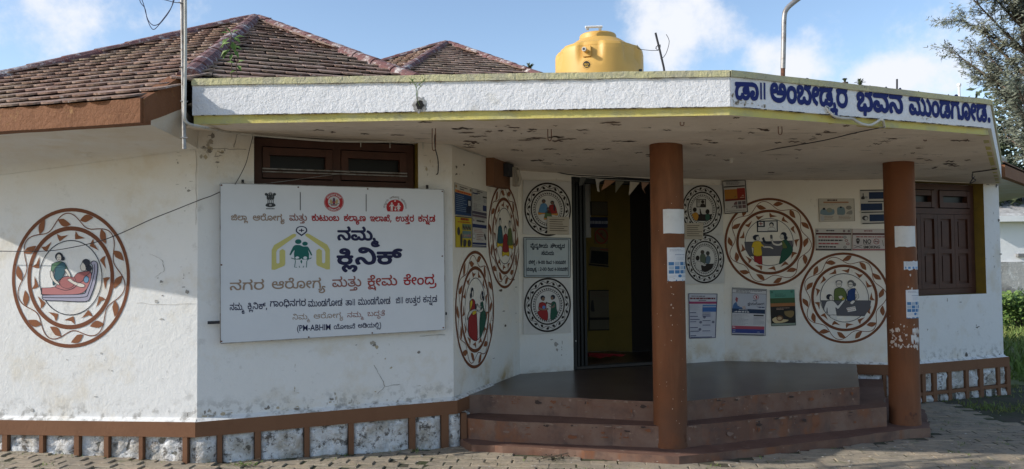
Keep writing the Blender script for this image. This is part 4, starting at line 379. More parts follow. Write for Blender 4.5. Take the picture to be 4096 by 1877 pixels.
[[71,-3,16,1,15,3,14,8,13,13,21,-17,13,-6,12,-2,15,1,14,3,12,8,8,9,20,-14,19,-6,23,0,8,3,12,7,10,10,5,13,3,15,0,17,-4,18,-7,15,-15,16,-7,6,6,1,0,18,-51,0,0,-18,11,-1,10,-4,13,-9,13,-13,9,-20,2,-12,0,-14,-3,-12,-5,-8,-4,-4,-14,-5,-12,0,-14,4,-10,7,-10,10,1,22,-2,14,-4,11,-10,17,-19,17,14,4,9,6,6,8,3,11,0,12,-6,19,-14,18,-15,-10,9,-11,5,-13,1,-11,-2,-6,-4,-4,-9,-4,-45,-1,0,-18,17,-2,11,-5,12,-8,12,-14,9,-21,1,-21,-2,-12,-4,-7,-5,-6,-7,-4,-8,-2,-11,0,-12,3,-8,4,-17,16,5,23,0,11,-3,17,-8,21,-7,9,-7,7,-19,10,-14,2,-16,0,-18,-4,-17,-10,-13,-14,-8,-19,-3,-17,0,-17,3,-13,10,-22,11,-13,16,-9],[69,17,-18,6,-8,7,-5,7,-5,11,-2,10,0,22,2,10,4,10,11,12,9,5,8,3,18,0,9,-1,10,-4,9,-8,4,-7,4,-9,3,-11,0,-21,-3,-12,-4,-10,-11,-12,-15,-7]],
[[21,-3,20,7,-11,19,-2,17,4,12,9,5,9,0,9,-5,6,-7,21,-33,12,-10,14,-4,12,-1,11,2,15,7,8,8,4,9,5,16,-1,25,-7,22,-11,16,-18,16,11,1,-1,18,-100,1,-31,-1,0,-18,83,-1,20,-7,18,-15,6,-10,9,-22,2,-21,-3,-13,-8,-10,-8,-3,-13,1,-8,3,-6,5,-22,34,-12,11,-15,5,-12,0,-9,-3,-10,-6,-7,-7,-4,-9,-2,-11,2,-22,4,-10]],
[[52,0,10,0,0,19,-20,4,-9,6,-3,8,1,8,2,5,6,5,12,4,44,1,0,18,-43,1,-14,4,-6,4,-3,6,-1,8,4,9,8,6,9,2,72,0,17,1,-1,19,-92,-2,-10,-2,-11,-4,-6,-5,-5,-7,-5,-13,2,-15,7,-12,11,-10,-11,-8,-5,-9,-2,-9,2,-16,5,-10,9,-8,11,-5]],
[[64,-3,19,1,17,4,11,5,10,9,6,14,2,9,-1,12,-3,10,-4,7,-10,9,24,0,0,16,-51,1,3,12,-3,12,22,1,0,18,-56,1,-41,-1,0,-18,54,-1,5,-10,-1,-5,-2,-5,-5,-4,-51,-1,0,-16,22,-1,-11,-12,-5,-14,0,-16,7,-16,8,-9,11,-6,12,-4],[66,17,-15,3,-10,8,-6,11,0,14,5,11,8,7,14,5,16,0,14,-3,11,-9,5,-9,1,-12,-4,-13,-8,-8,-13,-4]],
[[145,-88,2,1,2,14,-1,33,-9,26,-11,18,-15,-9,8,-11,5,-14,-3,-14,-6,-6,-10,-1,-8,3,-5,7,-3,9,-15,0,-4,-9,-6,-7,-11,-3,-11,1,-6,2,-4,4,-2,11,2,5,5,3,6,0,3,-3,1,-8,3,-1,11,0,2,7,0,6,-3,7,-5,5,-7,2,-11,1,-7,-2,-6,-3,-7,-8,-3,-11,1,-12,5,-10,7,-6,14,-5,16,0,12,3,12,10,7,-8,5,-3,7,-2,11,-1,11,4,6,5,3,6,1,-14,-4,-19],[64,-3,25,1,18,7,8,5,6,6,6,14,2,17,-3,11,-7,12,-8,7,24,0,0,16,-51,1,3,12,-3,12,17,1,14,3,11,7,8,11,2,8,0,15,-5,13,-5,10,-10,11,-16,-10,11,-15,4,-11,1,-9,-2,-6,-9,-6,-22,-2,-74,-1,0,-18,54,-1,3,-4,1,-11,-2,-5,-4,-4,-52,-1,0,-16,22,-1,-11,-12,-5,-14,0,-15,6,-15,7,-9,8,-6,13,-5],[66,17,-15,3,-10,8,-6,11,0,14,5,11,8,7,14,5,16,0,14,-3,11,-9,5,-9,1,-12,-4,-13,-8,-8,-13,-4]]]
LAY = {
'ತಾ': [[0,0],[1,622]],
'ಜಿ': [[2,0]],
'ಡಾ': [[3,0],[1,768]],
'ಅಂಬೇಡ್ಕರ': [[4,0],[5,863],[6,1413],[7,2218],[8,2626],[9,3394],[10,3569]],
'ಭವನ': [[11,0],[12,805],[13,1599]],
'ಮುಂಡಗೋಡ.': [[14,0],[15,1156],[5,1520],[8,2070],[16,2838],[17,3486],[7,4232],[8,4640],[18,5408]],
'ಜಿಲ್ಲಾ': [[2,0],[19,775],[1,1544],[20,1993]],
'ಆರೋಗ್ಯ': [[21,0],[22,841],[17,1492],[7,2238],[23,2646],[24,3294]],
'ಮತ್ತು': [[14,0],[25,1156],[26,1778],[15,1843]],
'ಕುಟುಂಬ': [[27,0],[15,574],[28,938],[15,1753],[5,2117],[29,2667]],
'ಕಲ್ಯಾಣ': [[27,0],[19,574],[1,1343],[24,1792],[30,2052]],
'ಇಲಾಖೆ,': [[31,0],[19,711],[1,1480],[32,1929],[33,2792]],
'ಉತ್ತರ': [[34,0],[25,1222],[26,1844],[10,1909]],
'ಕನ್ನಡ': [[27,0],[13,574],[35,1285],[8,1390]],
'ನಮ್ಮ': [[13,0],[14,711],[36,1867]],
'ಕ್ಲಿನಿಕ್': [[37,0],[20,574],[38,637],[39,1379]],
'ನಗರ': [[13,0],[23,711],[10,1359]],
'ಕ್ಷೇಮ': [[40,0],[7,574],[14,982]],
'ಕೇಂದ್ರ': [[41,0],[7,574],[5,982],[42,1532],[43,2297]],
'ಕ್ಲಿನಿಕ್,': [[37,0],[20,574],[38,637],[39,1379],[33,2266]],
'ಗಾಂಧಿನಗರ': [[44,0],[1,648],[5,1097],[45,1647],[13,2412],[23,3123],[10,3771]],
'ಮುಂಡಗೋಡ': [[14,0],[15,1156],[5,1520],[8,2070],[16,2838],[17,3486],[7,4232],[8,4640]],
'ತಾ||': [[0,0],[1,622],[46,1071],[46,1622]],
'ಜಿ||': [[2,0],[46,775],[46,1326]],
'ನಿಮ್ಮ': [[38,0],[14,742],[36,1898]],
'ಬದ್ಧತೆ': [[29,0],[42,800],[47,1565],[48,1628]],
'(': [[49,0]],
'ಯೋಜನೆ': [[50,0],[7,1715],[51,2123],[52,2898]],
'ಅಡಿಯಲ್ಲಿ)': [[4,0],[53,863],[54,1631],[55,2967],[20,3762],[56,3825]],
'ವೈದ್ಯಕೀಯ': [[57,0],[58,794],[42,977],[24,1742],[37,2002],[7,2576],[54,2984]],
'ಸೌಲಭ್ಯದ': [[59,0],[60,709],[61,1139],[11,1898],[24,2703],[42,2963]],
'ಸಮಯ': [[62,0],[14,709],[54,1865]],
'ಬೆಳಿಗ್ಗೆ': [[6,0],[63,805],[16,1525],[64,2173]],
'ಮಧ್ಯಾಹ್ನ': [[14,0],[65,1156],[1,1921],[24,2370],[66,2630],[35,3431]],
': 9-00': [[67,0],[68,556],[69,1128],[70,1450],[70,2022]],
'ರಿಂದ': [[71,0],[5,651],[42,1201]],
'1-30ರವರೆಗೆ': [[72,0],[69,572],[73,894],[70,1466],[10,2038],[12,2689],[22,3483],[16,4134]],
': 2-00': [[67,0],[74,556],[69,1128],[70,1450],[70,2022]],
'4-30ರವರೆಗೆ': [[75,0],[69,572],[73,894],[70,1466],[10,2038],[12,2689],[22,3483],[16,4134]],
'ರಾಷ್ಟ್ರೀಯ': [[76,0],[1,651],[77,1100],[78,1897],[7,2146],[54,2554]],
'ಅಭಿಯಾನ': [[4,0],[79,863],[80,1685],[1,3021],[13,3470]],
'ಕರ್ನಾಟಕ': [[27,0],[81,574],[1,1285],[82,1734],[28,2301],[27,3116]],
'ಸರ್ಕಾರ': [[62,0],[83,709],[1,1283],[82,1732],[10,2299]],
'ಕ್ಷಯರೋಗ': [[84,0],[54,574],[22,1910],[17,2561],[7,3307],[23,3715]]}

GQ = 4
for gi, g in enumerate(GL):
    out = []
    for c in g:
        x = y = 0; q = []
        for i in range(0, len(c), 2): x += c[i] * GQ; y += c[i + 1] * GQ; q.append((x, y))
        out.append(q)
    GL[gi] = out
TCACHE = {}
def area2(c): return sum(c[i][0] * c[(i + 1) % len(c)][1] - c[(i + 1) % len(c)][0] * c[i][1] for i in range(len(c)))
def pin(p, c):
    r = False; x, y = p
    for i in range(len(c)):
        a, b = c[i], c[(i + 1) % len(c)]
        if (a[1] > y) != (b[1] > y) and x < (b[0] - a[0]) * (y - a[1]) / (b[1] - a[1]) + a[0]: r = not r
    return r
GCACHE = {}
def glyph_tris(g):
    """strokes of one letter: each outer outline with its own counters"""
    if g in GCACHE: return GCACHE[g]
    outs = [c for c in GL[g] if area2(c) > 0]; hol = [c for c in GL[g] if area2(c) < 0]; res = []
    own = {i: [] for i in range(len(outs))}
    for h in hol:
        cand = [i for i, o in enumerate(outs) if pin(h[0], o)]
        if cand: own[min(cand, key=lambda i: abs(area2(outs[i])))].append(h)
    for i, o in enumerate(outs):
        loops = [[Vector((x, y, 0)) for x, y in l] for l in [o] + own[i]]
        V = [(p.x / 1000, p.y / 1000) for l in loops for p in l]
        res.append((V, [tuple(t) for t in tessellate_polygon(loops)]))
    GCACHE[g] = res; return res
def word_geo(text, weight):
    """2D triangles of a word in font units / 1000, with a tiny lift per piece; weight thickens the strokes"""
    key = (text, weight)
    if key in TCACHE: return TCACHE[key]
    V, Fc = [], []
    if text in LAY:
        offs = [(0, 0)] + ([(weight * math.cos(a), weight * math.sin(a)) for a in [math.pi * k / 4 for k in range(8)]] if weight > .008 else [])
        n = 0
        for oi, (ox, oy) in enumerate(offs):
            for g, x in LAY[text]:
                for (vs, fs) in glyph_tris(g):
                    k = len(V); n += 1; V += [(a + x / 1000 + ox, b + oy, (n % 40) * .00002) for a, b in vs]; Fc += [tuple(i + k for i in f) for f in fs]
    else:
        cu = bpy.data.curves.new('t', 'FONT'); cu.body = text; cu.fill_mode = 'FRONT'; cu.offset = weight * .6; cu.size = 1.08; cu.resolution_u = 2
        o = bpy.data.objects.new('t', cu); COL.objects.link(o)
        dg = bpy.context.evaluated_depsgraph_get(); me = bpy.data.meshes.new_from_object(o.evaluated_get(dg))
        V = [(v.co.x, v.co.y, 0) for v in me.vertices]; Fc = [tuple(p.vertices) for p in me.polygons]
        bpy.data.objects.remove(o); bpy.data.curves.remove(cu); bpy.data.meshes.remove(me)
    x0 = min(v[0] for v in V); x1 = max(v[0] for v in V)
    TCACHE[key] = (V, Fc, x0, x1); return TCACHE[key]
def put_text(mb, m, text, x0, y0, x1, y1, h, col, lift, weight=0.0, arch=.79):
    """word between baseline points (x0,y0) and (x1,y1) in the surface's own space with y growing DOWN; h height of its letters"""
    V, Fc, a, b = word_geo(text, weight); L = b - a
    vs = []
    for (x, y, e) in V:
        t = (x - a) / L
        vs.append(m(x0 + (x1 - x0) * t, y0 + (y1 - y0) * t - y / arch * h, lift + e))
    mb.add(vs, Fc, flat(col))

# ================================================================ THE GROUND
def gz(x, y):
    return .047 * max(0, -.7 - x) * (1 if x > -8 else 0) + (.344 if x <= -8 else 0) - .013 * min(max(0, x - 2.2), 4) - .0 * y
gm = MB()
xs = [-60, -30, -15] + [-8 + .5 * i for i in range(45)] + [20, 40, 80]
ys = [-20, -5] + [0 + 1 * i for i in range(16)] + [20, 40, 90, 220]
vs = [(x, y, gz(x, y) - .022) for y in ys for x in xs]
nx_ = len(xs)
gm.add(vs, [(j * nx_ + i, j * nx_ + i + 1, (j + 1) * nx_ + i + 1, (j + 1) * nx_ + i) for j in range(len(ys) - 1) for i in range(nx_ - 1)], m_soil)
ground = tag(gm.build('ground', origin=(0, 0, 0)), kind='structure')

# ================================================================ THE CLINIC: plan
PZ = .42                                                    # top of the plinth, level of the porch
def P2(x, y, z=PZ):
    p = onz(x, y, z); return Vector((p.x, p.y))
W = {'LM': P2(788, 1683), 'MN': P2(1815, 1598), 'NO': P2(2080, 1496), 'OP': P2(2900, 1444), 'PQ': P2(3612, 1458), 'QR': P2(4015, 1425)}
dL = (W['LM'] - P2(0, 1674)).normalized()
W['KL'] = W['LM'] - dL * 2.35
W['QS'] = W['QR'] + Vector((math.cos(R(67)), math.sin(R(67)))) * 2.2
W['KJ'] = W['KL'] + Vector((math.cos(R(128)), math.sin(R(128)))) * 2.3
F_L = Frame(W['KL'], W['LM']); F_M = Frame(W['LM'], W['MN']); F_N = Frame(W['MN'], W['NO']); F_O = Frame(W['NO'], W['OP']); F_P = Frame(W['OP'], W['PQ']); F_Q = Frame(W['PQ'], W['QR'])
clinic = thing('clinic_building', 'white plastered octagonal clinic with brown plinth, terracotta roofs and a pillared porch canopy', 'building', (0, 8.5, 0))
def c3(v, z): return Vector((v[0], v[1], z))

# ---- walls: front skin with openings cut, reveals, back skin
def wall(F, z0, z1, mat, holes=(), label=None, thick=.2, mrev=None, ext=0.0):
    mb = MB(); L = F.L
    us = sorted({0 - ext, L} | {h[0] for h in holes} | {h[1] for h in holes}); zs = sorted({z0, z1} | {h[2] for h in holes} | {h[3] for h in holes})
    for a, b in zip(us, us[1:]):
        for c, d in zip(zs, zs[1:]):
            if any(h[0] <= a and b <= h[1] and h[2] <= c and d <= h[3] for h in holes): continue
            mb.quad(F.p(a, c), F.p(b, c), F.p(b, d), F.p(a, d), mat)
            mb.quad(F.p(b, c, -thick), F.p(a, c, -thick), F.p(a, d, -thick), F.p(b, d, -thick), m_roomd)
    for h in holes:
        r = mrev or mat; a, b, c, d = h
        mb.quad(F.p(a, c), F.p(a, d), F.p(a, d, -thick), F.p(a, c, -thick), r); mb.quad(F.p(b, d), F.p(b, c), F.p(b, c, -thick), F.p(b, d, -thick), r)
        mb.quad(F.p(a, c, -thick), F.p(b, c, -thick), F.p(b, c), F.p(a, c), r); mb.quad(F.p(a, d), F.p(b, d), F.p(b, d, -thick), F.p(a, d, -thick), r)
    o = mb.build('wall', clinic)
    if label: o['label'] = label
    return o
WT = 2.98
uM0, _z = F_M.px(1016, 560); uM1, _z = F_M.px(1672, 600); zMt = 2.80
uQ0 = .12; uQ1 = F_Q.px(3941, 1000)[0]; zQb = F_Q.px(3800, 1180)[1]; zQt = 2.60
uD0 = F_O.px(2290, 1100)[0]; uD1 = F_O.px(2700, 1100)[0]
wL = wall(F_L, .1, WT, m_wall, label='sunlit white wall at the left end')
wM = wall(F_M, .1, WT, m_wall, [(uM0, uM1, 1.15, zMt)], 'white wall behind the clinic signboard', mrev=m_ochre)
wN = wall(F_N, .1, WT, m_wall_in, label='narrow wall beside the porch steps')
wO = wall(F_O, .1, WT, m_wall_in, [(uD0, uD1, PZ, 2.66)], 'porch wall with the doorway', mrev=m_black)
wP = wall(F_P, -.1, WT, m_wall_in, label='porch wall with two large medallions')
wQ = wall(F_Q, -.1, WT, m_wall, [(uQ0, uQ1, zQb, zQt)], 'white wall with the shuttered window at the right end', mrev=m_ochre)
bk = MB()
back = [W['QR'], W['QS'], W['QS'] + Vector((-1.5, 2.5)), Vector((2.5, 14.6)), Vector((-3.0, 13.2)), W['KJ'] + Vector((.6, 2.6)), W['KJ'], W['KL']]
for a, b in zip(back, back[1:]): bk.quad(c3(b, -.1), c3(a, -.1), c3(a, WT), c3(b, WT), m_wall)
tag(bk.build('wall', clinic), label='plain rear walls')

# ---- plinth: brown band, posts, rough whitewashed stones
def plinth(F, u0, u1, posts, pw, flush, zb=.295, zlow=-.15, rails=(), lower=None, ext0=0.0, ext1=0.0):
    mb = MB()
    d1 = .045
    # sloping top joining the wall
    mb.hexa([F.p(u0 - ext0, zb, d1), F.p(u1 + ext1, zb, d1), F.p(u1, zb, -.02), F.p(u0, zb, -.02)], [F.p(u0 - ext0, PZ - .004, d1), F.p(u1 + ext1, PZ - .004, d1), F.p(u1, PZ - .004, -.02), F.p(u0, PZ - .004, -.02)], m_brown)
    mb.hexa([F.p(u0 - ext0 * .9, PZ - .004, d1 - .004), F.p(u1 + ext1 * .9, PZ - .004, d1 - .004), F.p(u1, PZ - .004, -.01), F.p(u0, PZ - .004, -.01)],
            [F.p(u0, PZ + .004, d1 - .014), F.p(u1, PZ + .004, d1 - .014), F.p(u1, PZ + .03, -.01), F.p(u0, PZ + .03, -.01)], m_wall)
    edges = [u0 - .02]
    for c in posts:
        hw = pw / 2 * rnd.uniform(.8, 1.25); a = F.px(c - hw, 1500)[0]; b = F.px(c + hw, 1500)[0]
        mb.fbox(F, a, b, zlow, zb - .001, -.02, d1 - .003, m_brown); edges += [a, b]
    edges.append(u1 + .02)
    for (ra, rb) in rails: mb.fbox(F, u0, u1, ra, rb, -.02, d1 - .006, m_brown)
    mb.quad(F.p(u0, zlow, .0), F.p(u1, zlow, .0), F.p(u1, zb, .0), F.p(u0, zb, .0), m_soil)
    o = mb.build('plinth', clinic)
    # stones
    def stone(a, b, z0, z1, dd):
        s = MB(); nu = max(3, int((b - a) / .035)); nzv = max(3, int((z1 - z0) / .035)); g = .006
        vs = []
        for j in range(nzv + 1):
            for i in range(nu + 1):
                u = a + g + (b - a - 2 * g) * i / nu; z = z0 + g + (z1 - z0 - 2 * g) * j / nzv
                e = min(i, nu - i, 1) * min(j, nzv - j, 1)
                d = dd * (.35 + .65 * e) + (noise.noise(Vector((u * 19, z * 19, dd * 50 + a))) * .034 + noise.noise(Vector((u * 47, z * 47, a))) * .012 if e else 0)
                vs.append(F.p(u, z, d))
        s.add(vs, [(j * (nu + 1) + i, j * (nu + 1) + i + 1, (j + 1) * (nu + 1) + i + 1, (j + 1) * (nu + 1) + i) for j in range(nzv) for i in range(nu)], m_stone, True)
        s.build('stone', o)
    for a, b in zip(edges[::2], edges[1::2]):
        if b - a > .03:
            zz = zlow if not rails else rails[0][1]
            stone(a, b, max(zz, -.1 if rails else -.15), zb, .012 if not flush else .036)
    if lower:
        ed = [u0] + [v for c in lower for v in (F.px(c - pw / 2, 1560)[0], F.px(c + pw / 2, 1560)[0])] + [u1 + .02]
        for a, b in zip(ed[::2], ed[1::2]): stone(a, b, zlow, rails[0][0], .03)
    return o
plinth(F_L, 0, F_L.L, [-150, -330, 36, 181, 321, 439, 576, 751], 18, False, zlow=-.02, ext1=.01)
plinth(F_M, 0, F_M.L, [879, 1030, 1225, 1401, 1644, 1774, 1849], 24, True, zlow=-.1, ext0=.01, ext1=.02)
uNs = F_N.px(1925, 1590)[0]
plinth(F_N, 0, max(uNs, .35) + .25, [], 10, True, zlow=-.1, ext0=.02)
plinth(F_P, .6, F_P.L, [3535], 16, True, zlow=-.25, ext1=.01)
plinth(F_Q, 0, F_Q.L, [3684, 3728, 3788, 3857, 3914, 3984, 4022], 12, True, zlow=-.2, rails=[(.035, .075)], lower=[3750, 3812, 3875, 3932, 3970], ext0=.01, ext1=.04)

# ---- steps and porch floor
def steplev(px, z0, z1, name_mat, mtop=None, back=None):
    pts = [P2(x, y, z1) for x, y in px]; dense = []
    for a, b in zip(pts, pts[1:]):
        K = max(1, int((b - a).length / .07)); n2 = Vector(((b - a).y, -(b - a).x)).normalized()
        for k in range(K):
            q = a + (b - a) * k / K; chip = -.014 * (rnd.random() < .12) if k else 0
            dense.append((q + n2 * (noise.noise(Vector((q.x * 5, q.y * 5, z1 * 9))) * .007 + chip), z1))
    dense.append((pts[-1], z1)); dense += [(b, z1) for b in back]
    mb = MB(); mb.prism([(p.x, p.y) for p, z in dense], z0, [z for p, z in dense], name_mat, mtop); return mb
m_tread = M('worn_tread', (.17, .095, .07), .7, [(2.5, (.12, .062, .045), .42, .65), (12, (.27, .2, .16), .6, .72, {'a': .7})], [(20, .3, .006)])
bkp = [W['OP'] + Vector((.3, .05)), Vector((2.0, 9.7)), W['NO'] + Vector((.05, .35)), W['MN'] + Vector((-.02, .15))]
st1 = steplev([(1885, 1779), (2137, 1790), (2619, 1821), (2716, 1826), (3072, 1790), (3384, 1752), (3640, 1716), (3722, 1712), (3700, 1640)], -.12, .06, m_step, m_tread, back=[W['PQ'] + Vector((-.3, .1))] + bkp)
st2 = steplev([(1876, 1674), (1994, 1685), (2619, 1705), (2700, 1709), (3300, 1650), (3545, 1628), (3530, 1517)], -.1, .245, m_step, m_tread, back=[W['PQ'] + Vector((-.9, .4))] + bkp)
st3 = steplev([(1921, 1578), (2100, 1584), (2619, 1607), (2695, 1609), (3100, 1573), (3438, 1547), (3424, 1450)], .1, PZ, m_step, m_floor, back=bkp)
for nm, s in (('lowest entrance step', st1), ('middle entrance step', st2), ('porch platform with polished dark floor', st3)):
    o = s.build('step', clinic); o['label'] = nm
    bv = o.modifiers.new('bevel', 'BEVEL'); bv.width = .012; bv.segments = 2; bv.limit_method = 'ANGLE'; bv.angle_limit = R(50)

# chipped edges and scuffs on the risers
def riser_wear(pa, pb, z, n, seed, obj_):
    A_, B_ = P2(*pa, z), P2(*pb, z); F_ = Frame(A_, B_, .011); rg = random.Random(seed)
    for col, k_, zr in (((.23, .155, .115), n * 2 // 3, (.0, .015)), ((.055, .035, .028), n // 3, (.0, .05)), ((.20, .075, .035), n // 2, (.03, .12)), ((.20, .13, .10), n // 4, (.05, .15))):
        mb = MB()
        for _ in range(k_):
            u = rg.uniform(.05, F_.L - .05); zz = z - .004 - rg.uniform(*zr); a = rg.random() ** 2 * .05 + .006; b = min(rg.random() ** 2 * .022 + .004, z - zz + .004); m_ = 9
            pts = [(math.cos(t) * a * rg.uniform(.35, 1), math.sin(t) * b * rg.uniform(.35, 1)) for t in [2 * math.pi * k / m_ for k in range(m_)]]
            mb.add([F_.p(u + x, zz + y, 0) for x, y in pts] + [F_.p(u, zz, 0)], [(k, (k + 1) % m_, m_) for k in range(m_)], flat(col))
        tag(mb.build('scuff', obj_), kind='stuff')
steps_ = [o for o in clinic.children if o.name.startswith('step')]
riser_wear((1994, 1685), (2619, 1705), .245, 26, 1, steps_[1]); riser_wear((2700, 1709), (3300, 1650), .245, 26, 2, steps_[1]); riser_wear((3300, 1650), (3545, 1628), .245, 8, 6, steps_[1])
riser_wear((1921, 1578), (2100, 1584), PZ, 6, 3, steps_[2]); riser_wear((2100, 1584), (2619, 1607), PZ, 20, 4, steps_[2]); riser_wear((2695, 1609), (3100, 1573), PZ, 18, 5, steps_[2]); riser_wear((3100, 1573), (3438, 1547), PZ, 14, 7, steps_[2])
# ---- canopy
fz = [(795, 497, 2.715), (2920, 461, 2.675), (3958, 541, 2.625), (4002, 731, 2.60)]
FB = [onz(x, y, z) for x, y, z in fz]
FB[0] = onz(772, 497, 2.715)
def topz(P, y):                   # height over point P that shows at image row y
    lo, hi = 2.5, 3.5
    for _ in range(30):
        m_ = (lo + hi) / 2
        if proj((P.x, P.y, m_))[1] > y: lo = m_
        else: hi = m_
    return lo
FT = [topz(FB[0], 318), topz(FB[1], 284), topz(FB[2], 402), 0]
FT[3] = FB[3].z + (FT[2] - FB[2].z)
S_in = [(W['QR'], 2.60), (W['PQ'], 2.615), (W['OP'], 2.69), (W['NO'], 2.71), (W['MN'], 2.785), (W['LM'], 2.80)]
mb = MB()
outer = [(Vector((p.x, p.y)), p.z) for p in FB]
ring = outer + [(W['QR'] + Vector((.05, .15)), 2.60), (W['QR'], 2.60), (W['PQ'] + Vector((0, .3)), 2.615), (W['OP'] + Vector((0, .3)), 2.69), (W['NO'] + Vector((-.1, .3)), 2.71), (W['MN'] + Vector((-.2, .1)), 2.785), (W['LM'] + Vector((.0, .1)), 2.80), (W['LM'] + Vector((-.1, -.2)), 2.77)]
pl2 = [v for v, z in ring]; zb_ = [z for v, z in ring]; n = len(ring)
tri = tessellate_polygon([[Vector((v.x, v.y, 0)) for v in pl2]])
mb.add([c3(v, z) for v, z in ring], tri, m_soffit)
mb.add([c3(v, z + .16) for v, z in ring], tri, m_conc)
canopy = mb.build('canopy', clinic); canopy['label'] = 'flat concrete porch canopy with stained soffit'
def band(i0, i1, za, zb, din, dout, mat, name, label=None, sub=canopy, e0=0, e1=0):
    A, B = FB[i0], FB[i1]; u = Vector((B.x - A.x, B.y - A.y)).normalized(); n2 = Vector((u.y, -u.x))
    mb = MB(); K = max(2, int((B - A).length / .12)); vs = []
    for k in range(K + 1):
        t = k / K; q = A + (B - A) * t; h = FT[i0] + (FT[i1] - FT[i0]) * t - q.z
        j = (noise.noise(Vector((q.x * 6, q.y * 6, za * 9))) * .004) if 0 < k < K else 0
        q2 = Vector((q.x, q.y)) + u * (e0 * (k == 0) + e1 * (k == K))
        fo = q2 + n2 * (dout); fi = q2 - n2 * din
        vs += [c3(fo, q.z + h * za + j), c3(fo, q.z + h * zb + j), c3(fi, q.z + h * zb + j), c3(fi, q.z + h * za + j)]
    fs = [(4 * k + a, 4 * (k + 1) + a, 4 * (k + 1) + (a + 1) % 4, 4 * k + (a + 1) % 4) for k in range(K) for a in range(4)] + [(0, 1, 2, 3), (4 * K + 3, 4 * K + 2, 4 * K + 1, 4 * K)]
    mb.add(vs, fs, mat); o = mb.build(name, sub)
    if label: o['label'] = label
    return o
for i in range(3):
    lb = ['sunlit front left', 'front right with blue lettering', 'right side'][i]
    band(i, i + 1, .0, .20, .05, -.012, m_yel, 'drip_band', 'yellow strip, ' + lb)
    fb_ = band(i, i + 1, .19, .86, .12, .012, m_fascia, 'fascia', 'white fascia, ' + lb)
    if i == 1: fascia2 = fb_
    if i == 0: fascia1 = fb_
    band(i, i + 1, .855, 1.0, .15, .026, m_cop, 'coping', 'yellow coping, ' + lb)
# lettering on the second fascia
F_S = Frame(FB[1], FB[2], .0145)
NAVY = (.012, .022, .13)
def mS(x, y, l): u, z = F_S.px(x, y); return F_S.p(u, z, l)
def fword(t, x0, yb0, x1, yb1, h, wgt=.038, lift=.001):
    mbt = MB()
    u0, z0 = F_S.px(x0, yb0); u1, z1 = F_S.px(x1, yb1); hh = F_S.px(x0, yb0 - h)[1] - z0
    put_text(mbt, lambda a, b, l: F_S.p(a, -b, l), t, u0, -z0, u1, -z1, hh, NAVY, lift, wgt, .79)
    o = mbt.build('lettering', canopy); o['label'] = 'dark blue hand painted Kannada word'
fword('ಡಾ', 2940, 396, 3036, 399, 92, .04)
for bx in (3040, 3054):
    mbt = MB(); D_poly(mbt, mS, [(bx, 331), (bx + 7, 332), (bx + 8, 399), (bx + 1, 398)], NAVY, .001); mbt.build('lettering', canopy)
fword('ಅಂಬೇಡ್ಕರ', 3081, 403, 3392, 430, 98, .042)
fword('ಭವನ', 3426, 440, 3613, 452, 98, .042)
fword('ಮುಂಡಗೋಡ.', 3636, 455, 3962, 488, 92, .04)
# broken drain holes in the two front fascias
F_C = Frame(FB[0], FB[1], .0135)
def hole(F, x, y, r_):
    mb = MB(); u, z = F.px(x, y); n = 22; rg = random.Random(int(x))
    lp = lambda s_, d: [F.p(u + r_ * s_ * math.cos(k * 2 * math.pi / n) * rg.uniform(.8, 1.15), z + r_ * 1.15 * s_ * math.sin(k * 2 * math.pi / n) * rg.uniform(.8, 1.15), d) for k in range(n)]
    a_, b_ = lp(1.5, .0005), lp(.85, .004); mb.add(a_ + b_, [(k, (k + 1) % n, n + (k + 1) % n, n + k) for k in range(n)], m_conc); mb.add([p + F.n * .0008 for p in b_], [tuple(range(n))], flat((.006, .005, .005)))
    tag(mb.build('drain_hole', canopy), label='broken drain hole through the fascia')
hole(F_C, 1680, 420, .034); hole(F_S, 3308, 436, .016)
# hooks under the canopy
def sofz(x, y):
    P = Vector((0, 0, EYE)); zc = 2.68
    return onz(x, y, zc)
for (x, y0, y1) in ((2198, 512, 560), (3120, 490, 535), (3420, 508, 530), (3700, 533, 560), (3840, 590, 612), (2728, 480, 498), (1735, 520, 600)):
    p = sofz(x, y0 + 4); h = (y1 - y0) / FPX * p.y; mb = MB()
    mb.tube(smooth_path([p + Vector((-.012, 0, .02)), p + Vector((-.013, 0, -h * .8)), p + Vector((0, 0, -h)), p + Vector((.013, 0, -h * .8)), p + Vector((.012, 0, .02))], 3), .0035, m_rust, 5)
    mb.build('hook', canopy)

# ---- wear with a shape of its own: rust streaks under the slab, grime under the fascia, flaked patches on walls
from mathutils.bvhtree import BVHTree
me_ = canopy.data; bvh = BVHTree.FromPolygons([v.co + ORG[canopy.name] for v in me_.vertices], [tuple(p.vertices) for p in me_.polygons])
def on_soffit(x, y, d=.003):
    h, n_, i_, t_ = bvh.ray_cast(Vector((0, 0, EYE)), cray(x, y).normalized())
    return None if h is None else h - Vector((0, 0, d))
def streaks(spots, name, cols, target):
    for ci, col in enumerate(cols):
        mb = MB(); rg = random.Random(5 + ci)
        for (x, y, L, w_) in spots[ci::len(cols)]:
            K = 5 + int(L / 18); top, bot = [], []
            for k in range(K + 1):
                t = k / K; e = math.sin(math.pi * t) ** .6; yy = y + noise.noise(Vector((x * .1, t * 4, ci))) * 5
                top.append((x + L * t, yy - w_ * e * rg.uniform(.2, 1))); bot.append((x + L * t, yy + w_ * e * rg.uniform(.2, 1)))
            P = [on_soffit(*q) for q in top + bot[::-1]]
            if any(p is None for p in P): continue
            n = len(top); m2 = len(P); mb.add(P, [(k, k + 1, m2 - 2 - k, m2 - 1 - k) for k in range(n - 1)], flat(col))
        tag(mb.build(name, target), kind='stuff')
